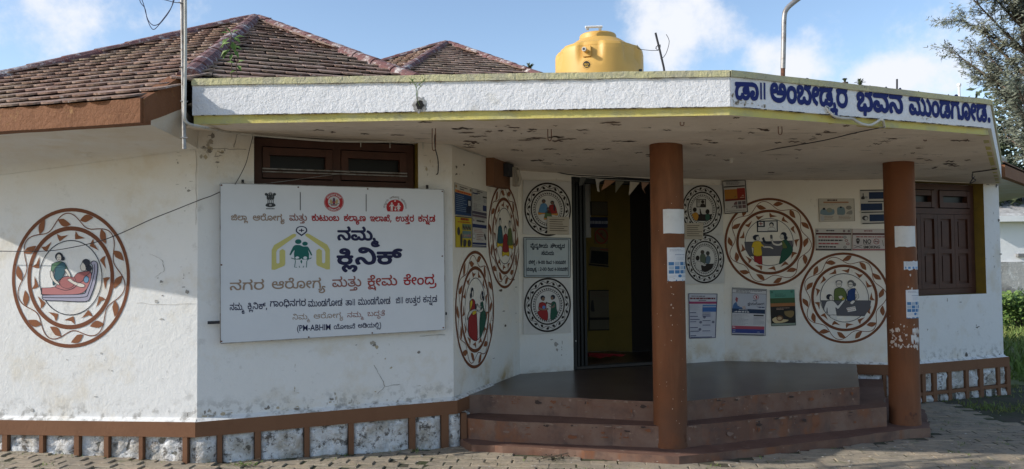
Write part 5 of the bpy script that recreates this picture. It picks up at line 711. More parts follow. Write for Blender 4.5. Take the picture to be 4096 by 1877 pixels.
spots = [(1805, 515, 90, 5), (1830, 530, 70, 4), (2030, 510, 50, 4), (1990, 522, 24, 4), (2050, 523, 20, 3), (1850, 566, 60, 5), (1885, 572, 34, 5), (1940, 525, 30, 3), (2100, 552, 90, 3), (2190, 548, 70, 5), (2230, 556, 80, 4), (2205, 563, 50, 4), (2110, 516, 40, 3), (2395, 490, 90, 4), (2440, 498, 50, 4), (2120, 642, 50, 4), (2150, 640, 30, 4), (2170, 596, 60, 3), (2330, 597, 50, 3), (2070, 560, 60, 3), (2040, 600, 40, 2), (2480, 565, 70, 3), (2760, 575, 50, 3), (2810, 560, 40, 4), (2830, 570, 45, 3), (1250, 520, 50, 3), (1320, 528, 24, 5), (1670, 488, 60, 3), (2930, 470, 30, 4), (3025, 516, 40, 4), (3050, 520, 30, 5), (2990, 530, 30, 3), (3290, 530, 60, 3), (3260, 537, 30, 3), (3370, 503, 30, 4), (3550, 555, 40, 3), (3490, 575, 40, 3), (3800, 562, 60, 4), (3850, 561, 30, 5), (3770, 655, 60, 5), (3790, 663, 50, 4), (3725, 670, 30, 4), (3780, 645, 40, 3), (3855, 640, 30, 3), (3150, 566, 50, 4), (3200, 572, 30, 3), (2890, 640, 40, 3), (1560, 540, 60, 3), (1440, 535, 40, 3), (2260, 640, 30, 3), (2600, 640, 30, 3), (3070, 690, 30, 3), (1900, 545, 50, 2), (2300, 520, 60, 2), (2650, 520, 40, 3)]
rg_ = random.Random(11)
spots += [(rg_.uniform(1700, 3700), rg_.uniform(500, 640), rg_.uniform(8, 45), rg_.uniform(1.2, 3)) for _ in range(55)]
streaks(spots, 'rust_streak', [(.07, .045, .032), (.20, .145, .105), (.15, .10, .075)], canopy)
def grime(F, u0, u1, zf, name, col, n, h0, target, d=.016, seed=1):
    mb = MB(); rg = random.Random(seed)
    for _ in range(n):
        u = rg.uniform(u0, u1); L = rg.uniform(.01, .12); z = zf(u); K = 6; vs = []
        for k in range(K + 1): t = k / K; vs += [F.p(u + L * t, z + h0 * rg.uniform(0, .8) * math.sin(math.pi * t), d), F.p(u + L * t, z - h0 * rg.uniform(.2, 1) * math.sin(math.pi * t), d)]
        mb.add(vs, [(2 * k, 2 * k + 1, 2 * k + 3, 2 * k + 2) for k in range(K)], flat(col))
    tag(mb.build(name, target), kind='stuff')
FF1 = Frame(FB[0], FB[1]); FF2 = Frame(FB[1], FB[2])
def zline(i, f, L): return lambda u: (FB[i].z + (FT[i] - FB[i].z) * f) * (1 - u / L) + (FB[i + 1].z + (FT[i + 1] - FB[i + 1].z) * f) * (u / L)
grime(FF1, .05, FF1.L - .15, zline(0, .185, FF1.L), 'grime', (.05, .035, .025), 70, .006, canopy, .0135, 1); grime(FF2, .05, FF2.L - .15, zline(1, .185, FF2.L), 'grime', (.05, .035, .025), 55, .006, canopy, .0135, 2)
grime(FF1, .05, FF1.L - .15, zline(0, .845, FF1.L), 'grime', (.10, .08, .05), 40, .005, canopy, .0275, 3); grime(FF2, .05, FF2.L - .15, zline(1, .845, FF2.L), 'grime', (.2, .17, .12), 20, .004, canopy, .0275, 4)
def flakes(F, items, cols, target, seed=1, d=.0035):
    """items: (x, y, rx, ry) pixel patches broken into small ragged flakes"""
    rg = random.Random(seed)
    for ci, col in enumerate(cols):
        mb = MB()
        for (x, y, rx, ry) in items[ci::len(cols)]:
            n = 9; u, z = F.px(x, y); ru = abs(F.px(x + rx, y)[0] - u); rz = abs(F.px(x, y + ry)[1] - z)
            pts = [(math.cos(2 * math.pi * k / n) * rg.uniform(.35, 1.1), math.sin(2 * math.pi * k / n) * rg.uniform(.35, 1.1)) for k in range(n)]
            mb.add([F.p(u + a * ru, z + b * rz, d) for a, b in pts] + [F.p(u, z, d)], [(k, (k + 1) % n, n) for k in range(n)], flat(col))
        if mb.v: tag(mb.build('flaked_paint', target), kind='stuff')
rg_ = random.Random(4)
def cloud(x, y, sx, sy, n, r_): return [(rg_.gauss(x, sx), rg_.gauss(y, sy), rg_.random() ** 2 * 1.9 * r_ + 1, rg_.random() ** 2 * 1.9 * r_ + 1) for _ in range(int(n * .7))]
GCO = [(.36, .33, .28), (.22, .20, .18), (.42, .36, .26)]
flakes(F_M, cloud(828, 590, 12, 30, 34, 9) + cloud(870, 620, 16, 14, 22, 7) + cloud(1150, 1640, 90, 10, 30, 6) + cloud(880, 1655, 60, 8, 30, 7) + cloud(1450, 1612, 90, 7, 30, 6) + cloud(1600, 1500, 70, 50, 10, 5) + cloud(1500, 1380, 60, 20, 8, 7) + cloud(1180, 1560, 6, 50, 10, 4) + cloud(1340, 1590, 8, 14, 8, 6) + cloud(1710, 640, 12, 30, 12, 5), GCO, wM, 2)
flakes(F_L, cloud(640, 1130, 14, 60, 14, 6) + cloud(740, 1100, 14, 40, 14, 7) + cloud(750, 780, 16, 60, 12, 5) + cloud(130, 1620, 6, 14, 6, 6) + cloud(380, 1585, 4, 4, 3, 6) + cloud(700, 640, 10, 14, 6, 5) + cloud(500, 1430, 160, 60, 14, 3.5) + cloud(760, 555, 12, 40, 14, 7), [(.42, .41, .39), (.26, .25, .23)], wL, 3)
flakes(F_Q, cloud(3850, 1310, 60, 60, 14, 4) + cloud(3975, 800, 10, 60, 8, 4) + cloud(3990, 1010, 8, 60, 6, 5) + cloud(3860, 1425, 80, 5, 16, 6) + cloud(3975, 742, 18, 4, 8, 6), [(.30, .28, .25), (.15, .14, .13)], wQ, 4)
flakes(F_N, cloud(1830, 690, 18, 22, 8, 4) + cloud(1990, 1300, 30, 60, 8, 5) + cloud(2060, 1000, 5, 150, 10, 4), [(.13, .10, .08)], wN, 5)
flakes(F_O, cloud(2230, 1390, 40, 20, 14, 6) + cloud(2780, 1400, 40, 20, 8, 4), [(.35, .33, .3)], wO, 6)
flakes(F_S, cloud(2960, 412, 22, 6, 16, 6) + cloud(2928, 400, 6, 12, 14, 6) + cloud(3080, 415, 50, 8, 12, 4) + cloud(3700, 478, 16, 6, 10, 4), [(.40, .35, .28), (.2, .17, .13)], canopy, 7, .0015)
def crack(F, pts, target, w_=1.6, col=(.2, .18, .16)):
    mb = MB(); q = []
    for a, b in zip(pts, pts[1:]):
        for k in range(5): t = k / 5; q.append((a[0] + (b[0] - a[0]) * t + rg_.uniform(-2.5, 2.5), a[1] + (b[1] - a[1]) * t + rg_.uniform(-2.5, 2.5)))
    q.append(pts[-1]); L_, R_ = [], []
    for i, (x, y) in enumerate(q):
        w2 = w_ * rg_.uniform(.4, 1) * .5
        for s_, lst in ((-1, L_), (1, R_)): u, z = F.px(x + s_ * w2 * (abs(q[-1][1] - q[0][1]) > abs(q[-1][0] - q[0][0])), y + s_ * w2 * (abs(q[-1][1] - q[0][1]) <= abs(q[-1][0] - q[0][0]))); lst.append(F.p(u, z, .0035))
    n = len(q); mb.add(L_ + R_, [(i, i + 1, n + i + 1, n + i) for i in range(n - 1)], flat(col)); mb.build('crack', target)
crack(F_M, [(1495, 1460), (1525, 1510), (1540, 1545)], wM, 3); crack(F_M, [(1540, 1545), (1600, 1537)], wM, 2.5); crack(F_M, [(1540, 1545), (1510, 1575)], wM, 2.5); crack(F_M, [(800, 592), (900, 596), (985, 598)], wM, 2.5); crack(F_M, [(950, 535), (935, 590)], wM, 3); crack(F_M, [(1680, 1345), (1780, 1340)], wM, 2.5)
crack(F_L, [(545, 1212), (640, 1218), (790, 1216)], wL, 1.6, (.4, .38, .35)); crack(F_L, [(600, 1015), (650, 1040), (660, 1080), (620, 1110)], wL, 2.5); crack(F_L, [(785, 600), (786, 760), (784, 900)], wL, 2); crack(F_L, [(745, 550), (790, 545)], wL, 3)

# ---- columns
def column(bx, by, r, z1, label):
    mb = MB(); N = 40; zs = [.03, .09, .1, .6, 1.2, 1.8, 2.3, z1 + .05]; vs = []
    for j, z in enumerate(zs):
        for k in range(N):
            a = 2 * math.pi * k / N; rr = r * (1.03 if z < .095 else 1.0) + noise.noise(Vector((math.cos(a) * 1.5, math.sin(a) * 1.5, z * 2))) * .0025
            vs.append((bx + rr * math.cos(a), by + rr * math.sin(a), z))
    mb.add(vs, [(j * N + k, j * N + (k + 1) % N, (j + 1) * N + (k + 1) % N, (j + 1) * N + k) for j in range(len(zs) - 1) for k in range(N)], m_colm, True)
    o = mb.build('column', clinic); o['label'] = label; return o
def col_at(xb0, xb1, yb, z):
    f = onz((xb0 + xb1) / 2, yb, z); f2 = Vector((f.x, f.y)); dist = f2.length; r = (xb1 - xb0) / 2 / FPX * f.y * 1.0
    c = f2 * ((dist + r) / dist); return c, r
c1, r1 = col_at(2617, 2751, 1798, .06); c2, r2 = col_at(3562, 3681, 1704, .06)
r1 = .146; r2 = .142
o1 = column(c1.x, c1.y, r1, 2.67, 'left porch column, plain brown'); o2 = column(c2.x, c2.y, r2, 2.63, 'right porch column with torn paper remnants')

def chips(c, r, obj_, spots, col, seed):
    """small flakes of bare paint on a round column: (x, y, size) in the photograph"""
    rg = random.Random(seed); mb = MB(); f0 = math.atan2(-c.y, -c.x)
    for (x, y, s_) in spots:
        q = cray(x, y); Dm = Vector((q.x, q.y)).normalized(); e = Dm.x * c.y - Dm.y * c.x
        if abs(e) > r * .97: continue
        a = f0 + math.asin(e / r); P = Vector((c.x + r * math.cos(a), c.y + r * math.sin(a))); z = EYE + q.z * P.length / math.hypot(q.x, q.y); n = 8; k_ = s_ / FPX * P.length
        pts = [(math.cos(t) * k_ * rg.uniform(.3, 1.1), math.sin(t) * k_ * 1.2 * rg.uniform(.3, 1.1)) for t in [2 * math.pi * k / n for k in range(n)]]
        g = lambda du, dz: Vector((c.x + (r + .0045) * math.cos(a + du / r), c.y + (r + .0045) * math.sin(a + du / r), z + dz))
        mb.add([g(*p) for p in pts] + [g(0, 0)], [(k, (k + 1) % n, n) for k in range(n)], flat(col))
    tag(mb.build('paint_chip', obj_), kind='stuff')
rg_ = random.Random(8)
chips(c2, r2, o2, [(rg_.uniform(3560, 3672), rg_.gauss(1340, 28), rg_.random() ** 2 * 8 + 1.5) for _ in range(42)] + [(rg_.uniform(3560, 3675), 1383 + rg_.uniform(-4, 5), rg_.random() ** 2 * 7 + 1.5) for _ in range(20)] + [(3640, 1100, 5), (3632, 1148, 4), (3645, 1155, 5)] + [(x, 608 + rg_.uniform(-2, 4), 5) for x in range(3545, 3660, 9)], (.52, .45, .40), 1)
chips(c1, r1, o1, [(2687 + rg_.uniform(-8, 8), y, rg_.uniform(2, 4)) for y in (1148, 1175, 1178, 1220, 1232, 1262, 1300, 1362)] + [(rg_.uniform(2625, 2740), rg_.uniform(700, 1700), rg_.uniform(1, 2.2)) for _ in range(30)] + [(x, 541 + rg_.uniform(-3, 3), 5) for x in range(2606, 2730, 9)], (.45, .33, .25), 2)
chips(c1, r1, o1, [(rg_.uniform(2625, 2745), rg_.uniform(1740, 1798), rg_.uniform(2, 6)) for _ in range(14)], (.13, .055, .03), 3)
chips(c2, r2, o2, [(rg_.uniform(3575, 3680), rg_.uniform(1640, 1700), rg_.uniform(2, 6)) for _ in range(10)], (.12, .05, .03), 4)

# ---- windows and door
def window(F, u0, u1, zb, zt, dep, label, tr, shutters, bars=None):
    """tr: z of the transom"""
    q = thing.__class__ and None
    mb = MB(); d0, d1 = -dep - .07, -dep; fw = .07
    mb.fbox(F, u0, u0 + fw, zb, zt, d0, d1, m_wood); mb.fbox(F, u1 - fw, u1, zb, zt, d0, d1, m_wood)
    mb.fbox(F, u0 + fw, u1 - fw, zb, zb + fw, d0, d1, m_wood); mb.fbox(F, u0 + fw, u1 - fw, zt - fw, zt, d0, d1, m_wood)
    mb.fbox(F, u0 + fw, u1 - fw, tr - .035, tr + .035, d0, d1 + .004, m_wood)
    o = mb.build('window', clinic); o['label'] = label
    um = (u0 + u1) / 2
    mb = MB(); mb.fbox(F, um - .035, um + .035, tr + .035, zt - fw, d0, d1 + .002, m_wood); mb.build('mullion', o)
    for a, b in ((u0 + fw, um - .035), (um + .035, u1 - fw)):
        s = MB(); w2 = .065; c, d = tr + .045, zt - fw - .01; tilt = .02
        s.fbox(F, a + .004, a + w2, c, d, d0 + .01, d1 + .02, m_wood); s.fbox(F, b - w2, b - .004, c, d, d0 + .01, d1 + .02, m_wood)
        s.fbox(F, a + w2, b - w2, c, c + w2, d0 + .01, d1 + .016, m_wood); s.fbox(F, a + w2, b - w2, d - w2, d, d0 + .01, d1 + .016, m_wood)
        s.build('sash', o)
        g = MB(); g.fbox(F, a + w2, b - w2, c + w2, d - w2, d0 + .02, d0 + .026, m_dark); g.build('pane', o)
    if bars:
        for zb_ in bars:
            s = MB(); s.tube([F.p(u0 + fw, zb_, d1 + .03), F.p(u1 - fw, zb_, d1 + .03)], .007, m_steel, 8); s.build('bar', o)
    # shutter leaves
    for (a, b, split) in shutters:
        s = MB(); z0, z1 = zb + fw + .004, tr - .04; st = .055
        rails = [z0, z1] if not split else [z0, split, z1]
        s.fbox(F, a, a + st, z0, z1, d0 + .02, d1 + .012, m_wood); s.fbox(F, b - st, b, z0, z1, d0 + .02, d1 + .012, m_wood)
        zz = [z0, z0 + st, (z0 + z1) / 2 - st / 2, (z0 + z1) / 2 + st / 2, z1 - st, z1]
        for k in (0, 2, 4): s.fbox(F, a + st, b - st, zz[k], zz[k + 1], d0 + .02, d1 + .011, m_wood)
        so_ = s.build('shutter', o)
        for k in (1, 3):
            t = MB(); t.fbox(F, a + st, b - st, zz[k], zz[k + 1], d0 + .025, d1 - .012, m_wood); t.fbox(F, a + st + .03, b - st - .03, zz[k] + .03, zz[k + 1] - .03, d0 + .03, d1 + .001, m_wood); t.build('panel', o)
    bkk = MB(); bkk.fbox(F, u0, u1, zb, zt, d0 - .05, d0 - .045, m_dark); bkk.build('dark_backing', o)  # near-black sheet put in for the unlit inside behind the window
    return o
trM = F_M.px(1330, 735)[1]
uMr = F_M.px(1641, 600)[0]
window(F_M, uM0 + .002, uM1 - .015, 1.16, zMt - .03, .10, 'brown ventilator window above the signboard', trM, [(uM0 + .08, (uM0 + uM1) / 2, None), ((uM0 + uM1) / 2 + .004, uM1 - .09, None)], bars=[F_M.px(1330, 692)[1], F_M.px(1330, 686)[1] + .012])
trQ = F_Q.px(3760, 842)[1]
sh = [F_Q.px(x, 1000)[0] for x in (3656, 3720, 3805, 3890)]
uq = .125
lw = (uQ1 - .02 - .07 - uq - .07) / 4
window(F_Q, uQ0 + .002, uQ1 - .015, zQb + .002, zQt - .01, .13, 'brown window with closed panelled shutters at the right end', trQ, [(uQ0 + .075 + k * (uQ1 - uQ0 - .165) / 4, uQ0 + .075 + (k + 1) * (uQ1 - uQ0 - .165) / 4 - .004, None) for k in range(4)])
# door: frame, folding grille
mb = MB(); zd = 2.655
mb.fbox(F_O, uD0 + .002, uD0 + .06, PZ + .002, zd, -.16, -.03, m_black); mb.fbox(F_O, uD1 - .06, uD1 - .002, PZ + .002, zd, -.16, -.03, m_black)
mb.fbox(F_O, uD0 + .06, uD1 - .06, zd - .06, zd, -.16, -.02, m_black); mb.fbox(F_O, uD0 + .06, uD1 - .06, PZ + .002, PZ + .03, -.16, -.05, m_roomd)
door = mb.build('door', clinic); door['label'] = 'black steel door frame with folding grilles pushed open'
for s0, cnt, sg in ((uD0 + .065, 7, 1), (uD1 - .065, 10, -1)):
    for k in range(cnt):
        g = MB(); uu = s0 + sg * k * .0235; g.fbox(F_O, min(uu, uu + sg * .014), max(uu, uu + sg * .014), PZ + .035, zd - .065, -.13 + (k % 2) * .02, -.09 + (k % 2) * .02, m_black); g.build('grille_bar', door)
# the room behind
rm = MB(); FI = F_O
uA, uB, dpt = uD0 - .9, uD1 + 1.1, -1.55
uc = F_O.px(2545, 1000)[0] + .38
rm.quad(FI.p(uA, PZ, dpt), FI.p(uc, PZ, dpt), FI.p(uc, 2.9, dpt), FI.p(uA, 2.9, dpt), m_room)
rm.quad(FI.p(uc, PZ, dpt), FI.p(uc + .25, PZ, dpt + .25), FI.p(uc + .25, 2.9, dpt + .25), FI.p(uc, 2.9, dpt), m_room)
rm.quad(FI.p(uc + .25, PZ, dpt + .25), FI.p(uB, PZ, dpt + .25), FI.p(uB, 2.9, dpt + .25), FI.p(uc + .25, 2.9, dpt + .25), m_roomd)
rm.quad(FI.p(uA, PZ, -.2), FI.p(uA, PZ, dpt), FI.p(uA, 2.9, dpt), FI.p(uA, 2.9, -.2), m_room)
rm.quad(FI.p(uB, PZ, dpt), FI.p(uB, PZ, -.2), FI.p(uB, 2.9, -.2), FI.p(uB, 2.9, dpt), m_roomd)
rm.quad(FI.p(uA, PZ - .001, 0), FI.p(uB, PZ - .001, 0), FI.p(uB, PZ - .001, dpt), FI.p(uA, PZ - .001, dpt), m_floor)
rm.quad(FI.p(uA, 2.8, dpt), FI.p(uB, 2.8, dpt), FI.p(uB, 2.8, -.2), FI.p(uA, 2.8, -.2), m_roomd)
tag(rm.build('room', clinic), label='dark entrance room with yellow wall')

# ---- roofs
def plane3(a, b, c): n = (b - a).cross(c - a).normalized(); return n if n.z > 0 else -n
TILE_W, TILE_E, TILE_L, TH = .19, .180, .26, .0135
def tile_mesh(name='roof_tile'):
    pts = [(-.5 * TILE_W + .0012, TILE_L), (-.5 * TILE_W + .0012, .035)] + [(-math.cos(t) * (.5 * TILE_W - .0012), .035 - .035 * math.sin(t)) for t in [math.pi * k / 6 for k in range(1, 6)]] + [(.5 * TILE_W - .0012, .035), (.5 * TILE_W - .0012, TILE_L)]
    n = len(pts); me = bpy.data.meshes.new(name)
    me.from_pydata([(x, y, 0) for x, y in pts] + [(x, y, TH * (.6 + .4 * (y < .2))) for x, y in pts], [], [tuple(range(n))[::-1] if 0 else tuple(reversed(range(n))), tuple(range(n, 2 * n))] + [(i, (i + 1) % n, n + (i + 1) % n, n + i) for i in range(n)])
    me.materials.append(m_tile); me.update(); return me
TM = tile_mesh()
def tile_spots(A, B, C, keep, rot=0):
    """A, B eave corners (left, right seen from outside), C apex"""
    u = (B - A).normalized(); nn = plane3(A, B, C); s = nn.cross(u).normalized()
    if s.z < 0: s = -s
    H = (C - A).dot(s); W_ = (B - A).length; ca = (C - A).dot(u); out = []
    for k in range(int(H / TILE_E) + 1):
        t = k * TILE_E - .03
        if t > H - .22: break
        f = max(t, 0) / H
        lo = f * ca; hi = W_ + f * (ca - W_); off = (k % 2) * .5 * TILE_W
        i = math.floor(lo / TILE_W) - 1
        while i * TILE_W + off < hi + TILE_W:
            c = i * TILE_W + off + rnd.uniform(-.006, .006); i += 1
            if c < lo - .02 or c > hi + .02: continue
            P = A + u * c + s * (t + rnd.uniform(-.012, .012)) + nn * (TH * 1.25)
            if not keep(P): continue
            tl = math.atan(TH * 1.25 / TILE_E) + rnd.uniform(-.01, .03); rz = rnd.uniform(-.05, .05)
            a = s * math.cos(tl) - nn * math.sin(tl); z = nn * math.cos(tl) + s * math.sin(tl)
            uu = (u * math.cos(rz) + a * math.sin(rz)).normalized(); a = (a * math.cos(rz) - u * math.sin(rz)).normalized()
            Mx = Matrix(((uu.x, a.x, z.x, P.x), (uu.y, a.y, z.y, P.y), (uu.z, a.z, z.z, P.z), (0, 0, 0, 1)))
            out.append(Mx)
    return out
def roof(name_label, apex, E, keep, n_single, visible, decks=None):
    mb = MB(); n = len(E)
    for i in range(n):
        a, b = E[i], E[(i + 1) % n]
        if decks and i in decks: mb.add(decks[i], [tuple(range(len(decks[i])))], m_deck)
        else: mb.add([a, b, apex], [(0, 1, 2)], m_deck)
    base = mb.build('roof', clinic, origin=(apex.x, apex.y, E[0].z)); base['label'] = name_label
    spots = []
    for i in range(n): spots += tile_spots(E[i], E[(i + 1) % n], apex, keep)
    cp_ = Vector((0, 0, EYE))
    def vis(M_):
        P = M_.translation; x, y = proj(P); nn = Vector((M_[0][2], M_[1][2], M_[2][2]))
        f = -200 < x < 4200 and -200 < y < 1877 and (cp_ - P).dot(nn) > 0
        return (0 if f else 1000) + (P - cp_).length
    spots.sort(key=vis)
    for Mx in spots[:n_single]:
        o = bpy.data.objects.new('tile', TM); COL.objects.link(o); o.parent = base
        o.matrix_local = Matrix.Translation(-ORG[base.name]) @ Mx
    m2 = MB(); vv = [v.co.copy() for v in TM.vertices]; ff = [tuple(p.vertices) for p in TM.polygons]
    for Mx in spots[n_single:]: m2.add([Mx @ v for v in vv], ff, m_tile)
    tag(m2.build('tile_field', base), kind='stuff')
    # hip caps
    for i in range(n):
        a, b = apex, E[i]; L = (b - a).length; K = int(L / .34); d = (b - a) / L
        if (b - a).y > .5 * L and i not in visible: pass
        up = Vector((0, 0, 1)); sd_ = d.cross(up).normalized(); nn = sd_.cross(d).normalized()
        if nn.z < 0: nn = -nn
        for k in range(K):
            p0 = a + d * (k * L / K + (.08 if k == 0 else 0)); p1 = a + d * ((k + 1.06) * L / K)
            if not keep(p1, True): continue
            mbc = MB(); vs = []; seg = 6; r0, r1 = .070 + rnd.uniform(-.004, .004), .077
            for (q, rr) in ((p0, r0), (p1, r1)):
                for j in range(seg + 1):
                    t = math.pi * j / seg; vs.append(q + sd_ * (math.cos(t) * rr * 1.15) + nn * (math.sin(t) * rr * 1.0 - .005))
                vs.append(q - nn * .03)
            m_ = seg + 2
            mbc.add(vs, [(j, (j + 1) % m_, m_ + (j + 1) % m_, m_ + j) for j in range(m_)] + [tuple(range(m_))[::-1], tuple(range(m_, 2 * m_))], m_ridge)
            mbc.build('ridge_cap', base)
    return base
# first roof: solve its corners from the eave line, the apex and three hip silhouettes
T0 = aty(0, 432, 5.42); T1 = aty(566, 397, 5.12)
ze = (T0.z + T1.z) / 2; T0.z = ze; T1.z = ze
apex1 = aty(1022, 76, 9.25)
nL = plane3(T0, T1, apex1)
rr_ = cray(752, 312); C0 = Vector((0, 0, EYE)); Hb = C0 + rr_ * ((T0 - C0).dot(nL) / rr_.dot(nL))
E1 = apex1 + (Hb - apex1) * ((ze - apex1.z) / (Hb.z - apex1.z))
eu = (T1 - T0).normalized()
def onhip(E, X):       # image row where the line apex->E crosses column X
    pa = proj(apex1); pe = proj(E); t = (X - pa[0]) / (pe[0] - pa[0]); return pa[1] + (pe[1] - pa[1]) * t
best = min(((abs(onhip(E1 - eu * (k * .05), 0) - 315), k * .05) for k in range(20, 90)))
E0 = E1 - eu * best[1]
best2 = min(((abs(onhip(E1 + Vector((math.cos(R(22)), math.sin(R(22)), 0)) * (k * .05), 1600) - 300), k * .05) for k in range(24, 90)))
E2 = E1 + Vector((math.cos(R(22)), math.sin(R(22)), 0)) * best2[1]
print('roof1', ze, apex1, Hb, E0, E1, E2, best, best2)
a2 = Vector((apex1.x, apex1.y)); r_o = (Vector((E1.x, E1.y)) - a2).length
angs = [math.atan2(e.y - a2.y, e.x - a2.x) for e in (E0, E1, E2)]
rest = []
span = (angs[0] + 2 * math.pi) - angs[2]
for k in range(1, 6):
    t = angs[2] + span * k / 6; rest.append(Vector((a2.x + r_o * math.cos(t), a2.y + r_o * math.sin(t), ze)))
Ering = [E0, E1, E2] + rest
P2c = Vector((FB[0].x, FB[0].y, 0)); P1c = Vector((T1.x, T1.y, 0))
cutd = (P2c - P1c).normalized()
def keep1(P, hip=False):
    q = Vector((P.x, P.y, 0)) - P1c
    if P.x < P1c.x - .25 and not hip: return True
    if P.x > P2c.x: return P.z > 3.0
    side = cutd.x * q.y - cutd.y * q.x          # >0: behind the cut
    if side < (-.01 if not hip else -.0): return False
    if P.z < 3.0 and P.x > P2c.x - .02: return False
    return True
roof1 = roof('large octagonal terracotta tiled roof on the left', apex1, Ering, keep1, 300, (), {0: [E0, T1, Hb, apex1], 1: [Hb, apex1 + (E2 - apex1) * ((Hb.z - apex1.z) / (E2.z - apex1.z)), apex1]})
# second roof, further back
apex2 = aty(1786, 174, 13.6)
ang0 = R(-98)
h2 = onz(1744, 330, 3.9)
E_2 = [Vector((apex2.x + 4.6 * math.cos(ang0 + R(45) * k), apex2.y + 4.6 * math.sin(ang0 + R(45) * k), apex2.z - 1.95)) for k in range(8)]
roof2 = roof('smaller looking tiled roof further back in the middle', apex2, E_2, lambda P, hip=False: True, 300, ())
mb = MB(); mb.prism([(e.x * .8 + apex2.x * .2, e.y * .8 + apex2.y * .2) for e in E_2], 2.0, E_2[0].z - .02, m_wall); tag(mb.build('wall', clinic), label='low drum wall under the rear roof')
# eave board of the first roof
def eave(pts, zt0, zt1, zb0, zb1, label):
    mb = MB(); a, b = pts; d = (b - a).normalized(); nn_ = Vector((d.y, -d.x, 0)); K = 14; vs = []
    for k in range(K + 1):
        t = k / K; q = a + (b - a) * t; j = noise.noise(Vector((q.x * 5, q.y * 5, 1))) * .006
        za, zb = zb0 + (zb1 - zb0) * t + j * .6, zt0 + (zt1 - zt0) * t + j
        o_ = nn_ * (.012 + noise.noise(Vector((q.x * 4, 3, q.y * 4))) * .004)
        vs += [Vector((q.x, q.y, za)) + o_, Vector((q.x, q.y, zb)) + o_, Vector((q.x, q.y, zb)) - nn_ * .09, Vector((q.x, q.y, za)) - nn_ * .09]
    mb.add(vs, [(4 * k + c, 4 * (k + 1) + c, 4 * (k + 1) + (c + 1) % 4, 4 * k + (c + 1) % 4) for k in range(K) for c in range(4)] + [(0, 1, 2, 3), (4 * K + 3, 4 * K + 2, 4 * K + 1, 4 * K)], m_eave)
    o = mb.build('eave_board', roof1); o['label'] = label
zb_l = ze - .165
Ea = E0 + eu * .0; Eb = T1.copy()
eave((Vector((Ea.x, Ea.y, 0)), Vector((Eb.x, Eb.y, 0))), ze - .008, ze + .0, zb_l, zb_l, 'long brown eave board in sunlight')
Ec = aty(729, 300, FB[0].y + .04)
eave((Vector((Eb.x, Eb.y, 0)) + Vector((.004, .01, 0)), Vector((Ec.x, Ec.y, 0))), ze, Ec.z, zb_l, aty(729, 434, FB[0].y + .04).z, 'short brown eave board rising to the canopy')
E7 = Ering[-1]
eave((Vector((E7.x, E7.y, 0)), Vector((Ea.x, Ea.y, 0))), ze, ze, zb_l, zb_l, 'brown eave board around the far left corner')
# underside of the eaves, curving down into the wall
mb = MB()
zc = aty(729, 434, FB[0].y + .04).z
def cove(a, b, c, d, za, zb2, da=.26, db=.26):
    """a,b outer points, c,d the wall points behind b and a"""
    K = 8; vs = []
    for j in range(K + 1):
        t = j / K; e = math.sin(t * math.pi / 2); f = 1 - math.cos(t * math.pi / 2)
        for (o_, w_, z_, dr) in ((a, d, za, da), (b, c, zb2, db)):
            P = Vector((o_.x, o_.y, 0)).lerp(Vector((w_.x, w_.y, 0)), e); vs.append(Vector((P.x, P.y, z_ - dr * f)))
    mb.add(vs, [(2 * j, 2 * j + 1, 2 * j + 3, 2 * j + 2) for j in range(K)], m_wall, True)
nL2 = F_L.n * .004
cove(Ea, Eb, W['LM'] + Vector((nL2.x, nL2.y)), W['KL'] + Vector((nL2.x, nL2.y)), zb_l + .015, zb_l + .015, .26, .02)
cove(E7, Ea, W['KL'], W['KJ'], zb_l + .015, zb_l + .015)
cove(Eb, Ec, W['LM'] + Vector((.01, -.004)), W['LM'] + Vector((-.01, -.004)), zb_l + .015, zc + .005, .02, 0)
mb.build('eave_soffit', roof1)

# ================================================================ MEDALLIONS painted on the walls and printed on boards
BR = (.155, .052, .022); BR2 = (.22, .082, .034); BK = (.022, .016, .014); INK = (.02, .025, .04); SKIN = (.62, .58, .52)
def ring(mb, m, r0, r1, col, lift, n=72):
    vs = []
    for k in range(n):
        t = 2 * math.pi * k / n; c, s_ = math.cos(t), math.sin(t)
        vs += [m(c * r0, s_ * r0, lift), m(c * r1, s_ * r1, lift)]
    mb.add(vs, [(2 * k, 2 * k + 1, (2 * k + 3) % (2 * n), (2 * k + 2) % (2 * n)) for k in range(n)], flat(col))
def leaf(mb, m, cx, cy, ang, L, w_, col, lift):
    pts = []
    for t, h in ((0, 0), (.18, .55), (.38, .95), (.55, 1.0), (.75, .7), (.9, .28), (1, 0)): pts.append((t, h))
    for t, h in ((.85, -.25), (.6, -.55), (.38, -.72), (.18, -.45)): pts.append((t, h))
    ca, sa = math.cos(ang), math.sin(ang)
    D_poly(mb, m, [(cx + (t - .5) * L * ca - h * w_ * sa, cy + (t - .5) * L * sa + h * w_ * ca) for t, h in pts], col, lift)
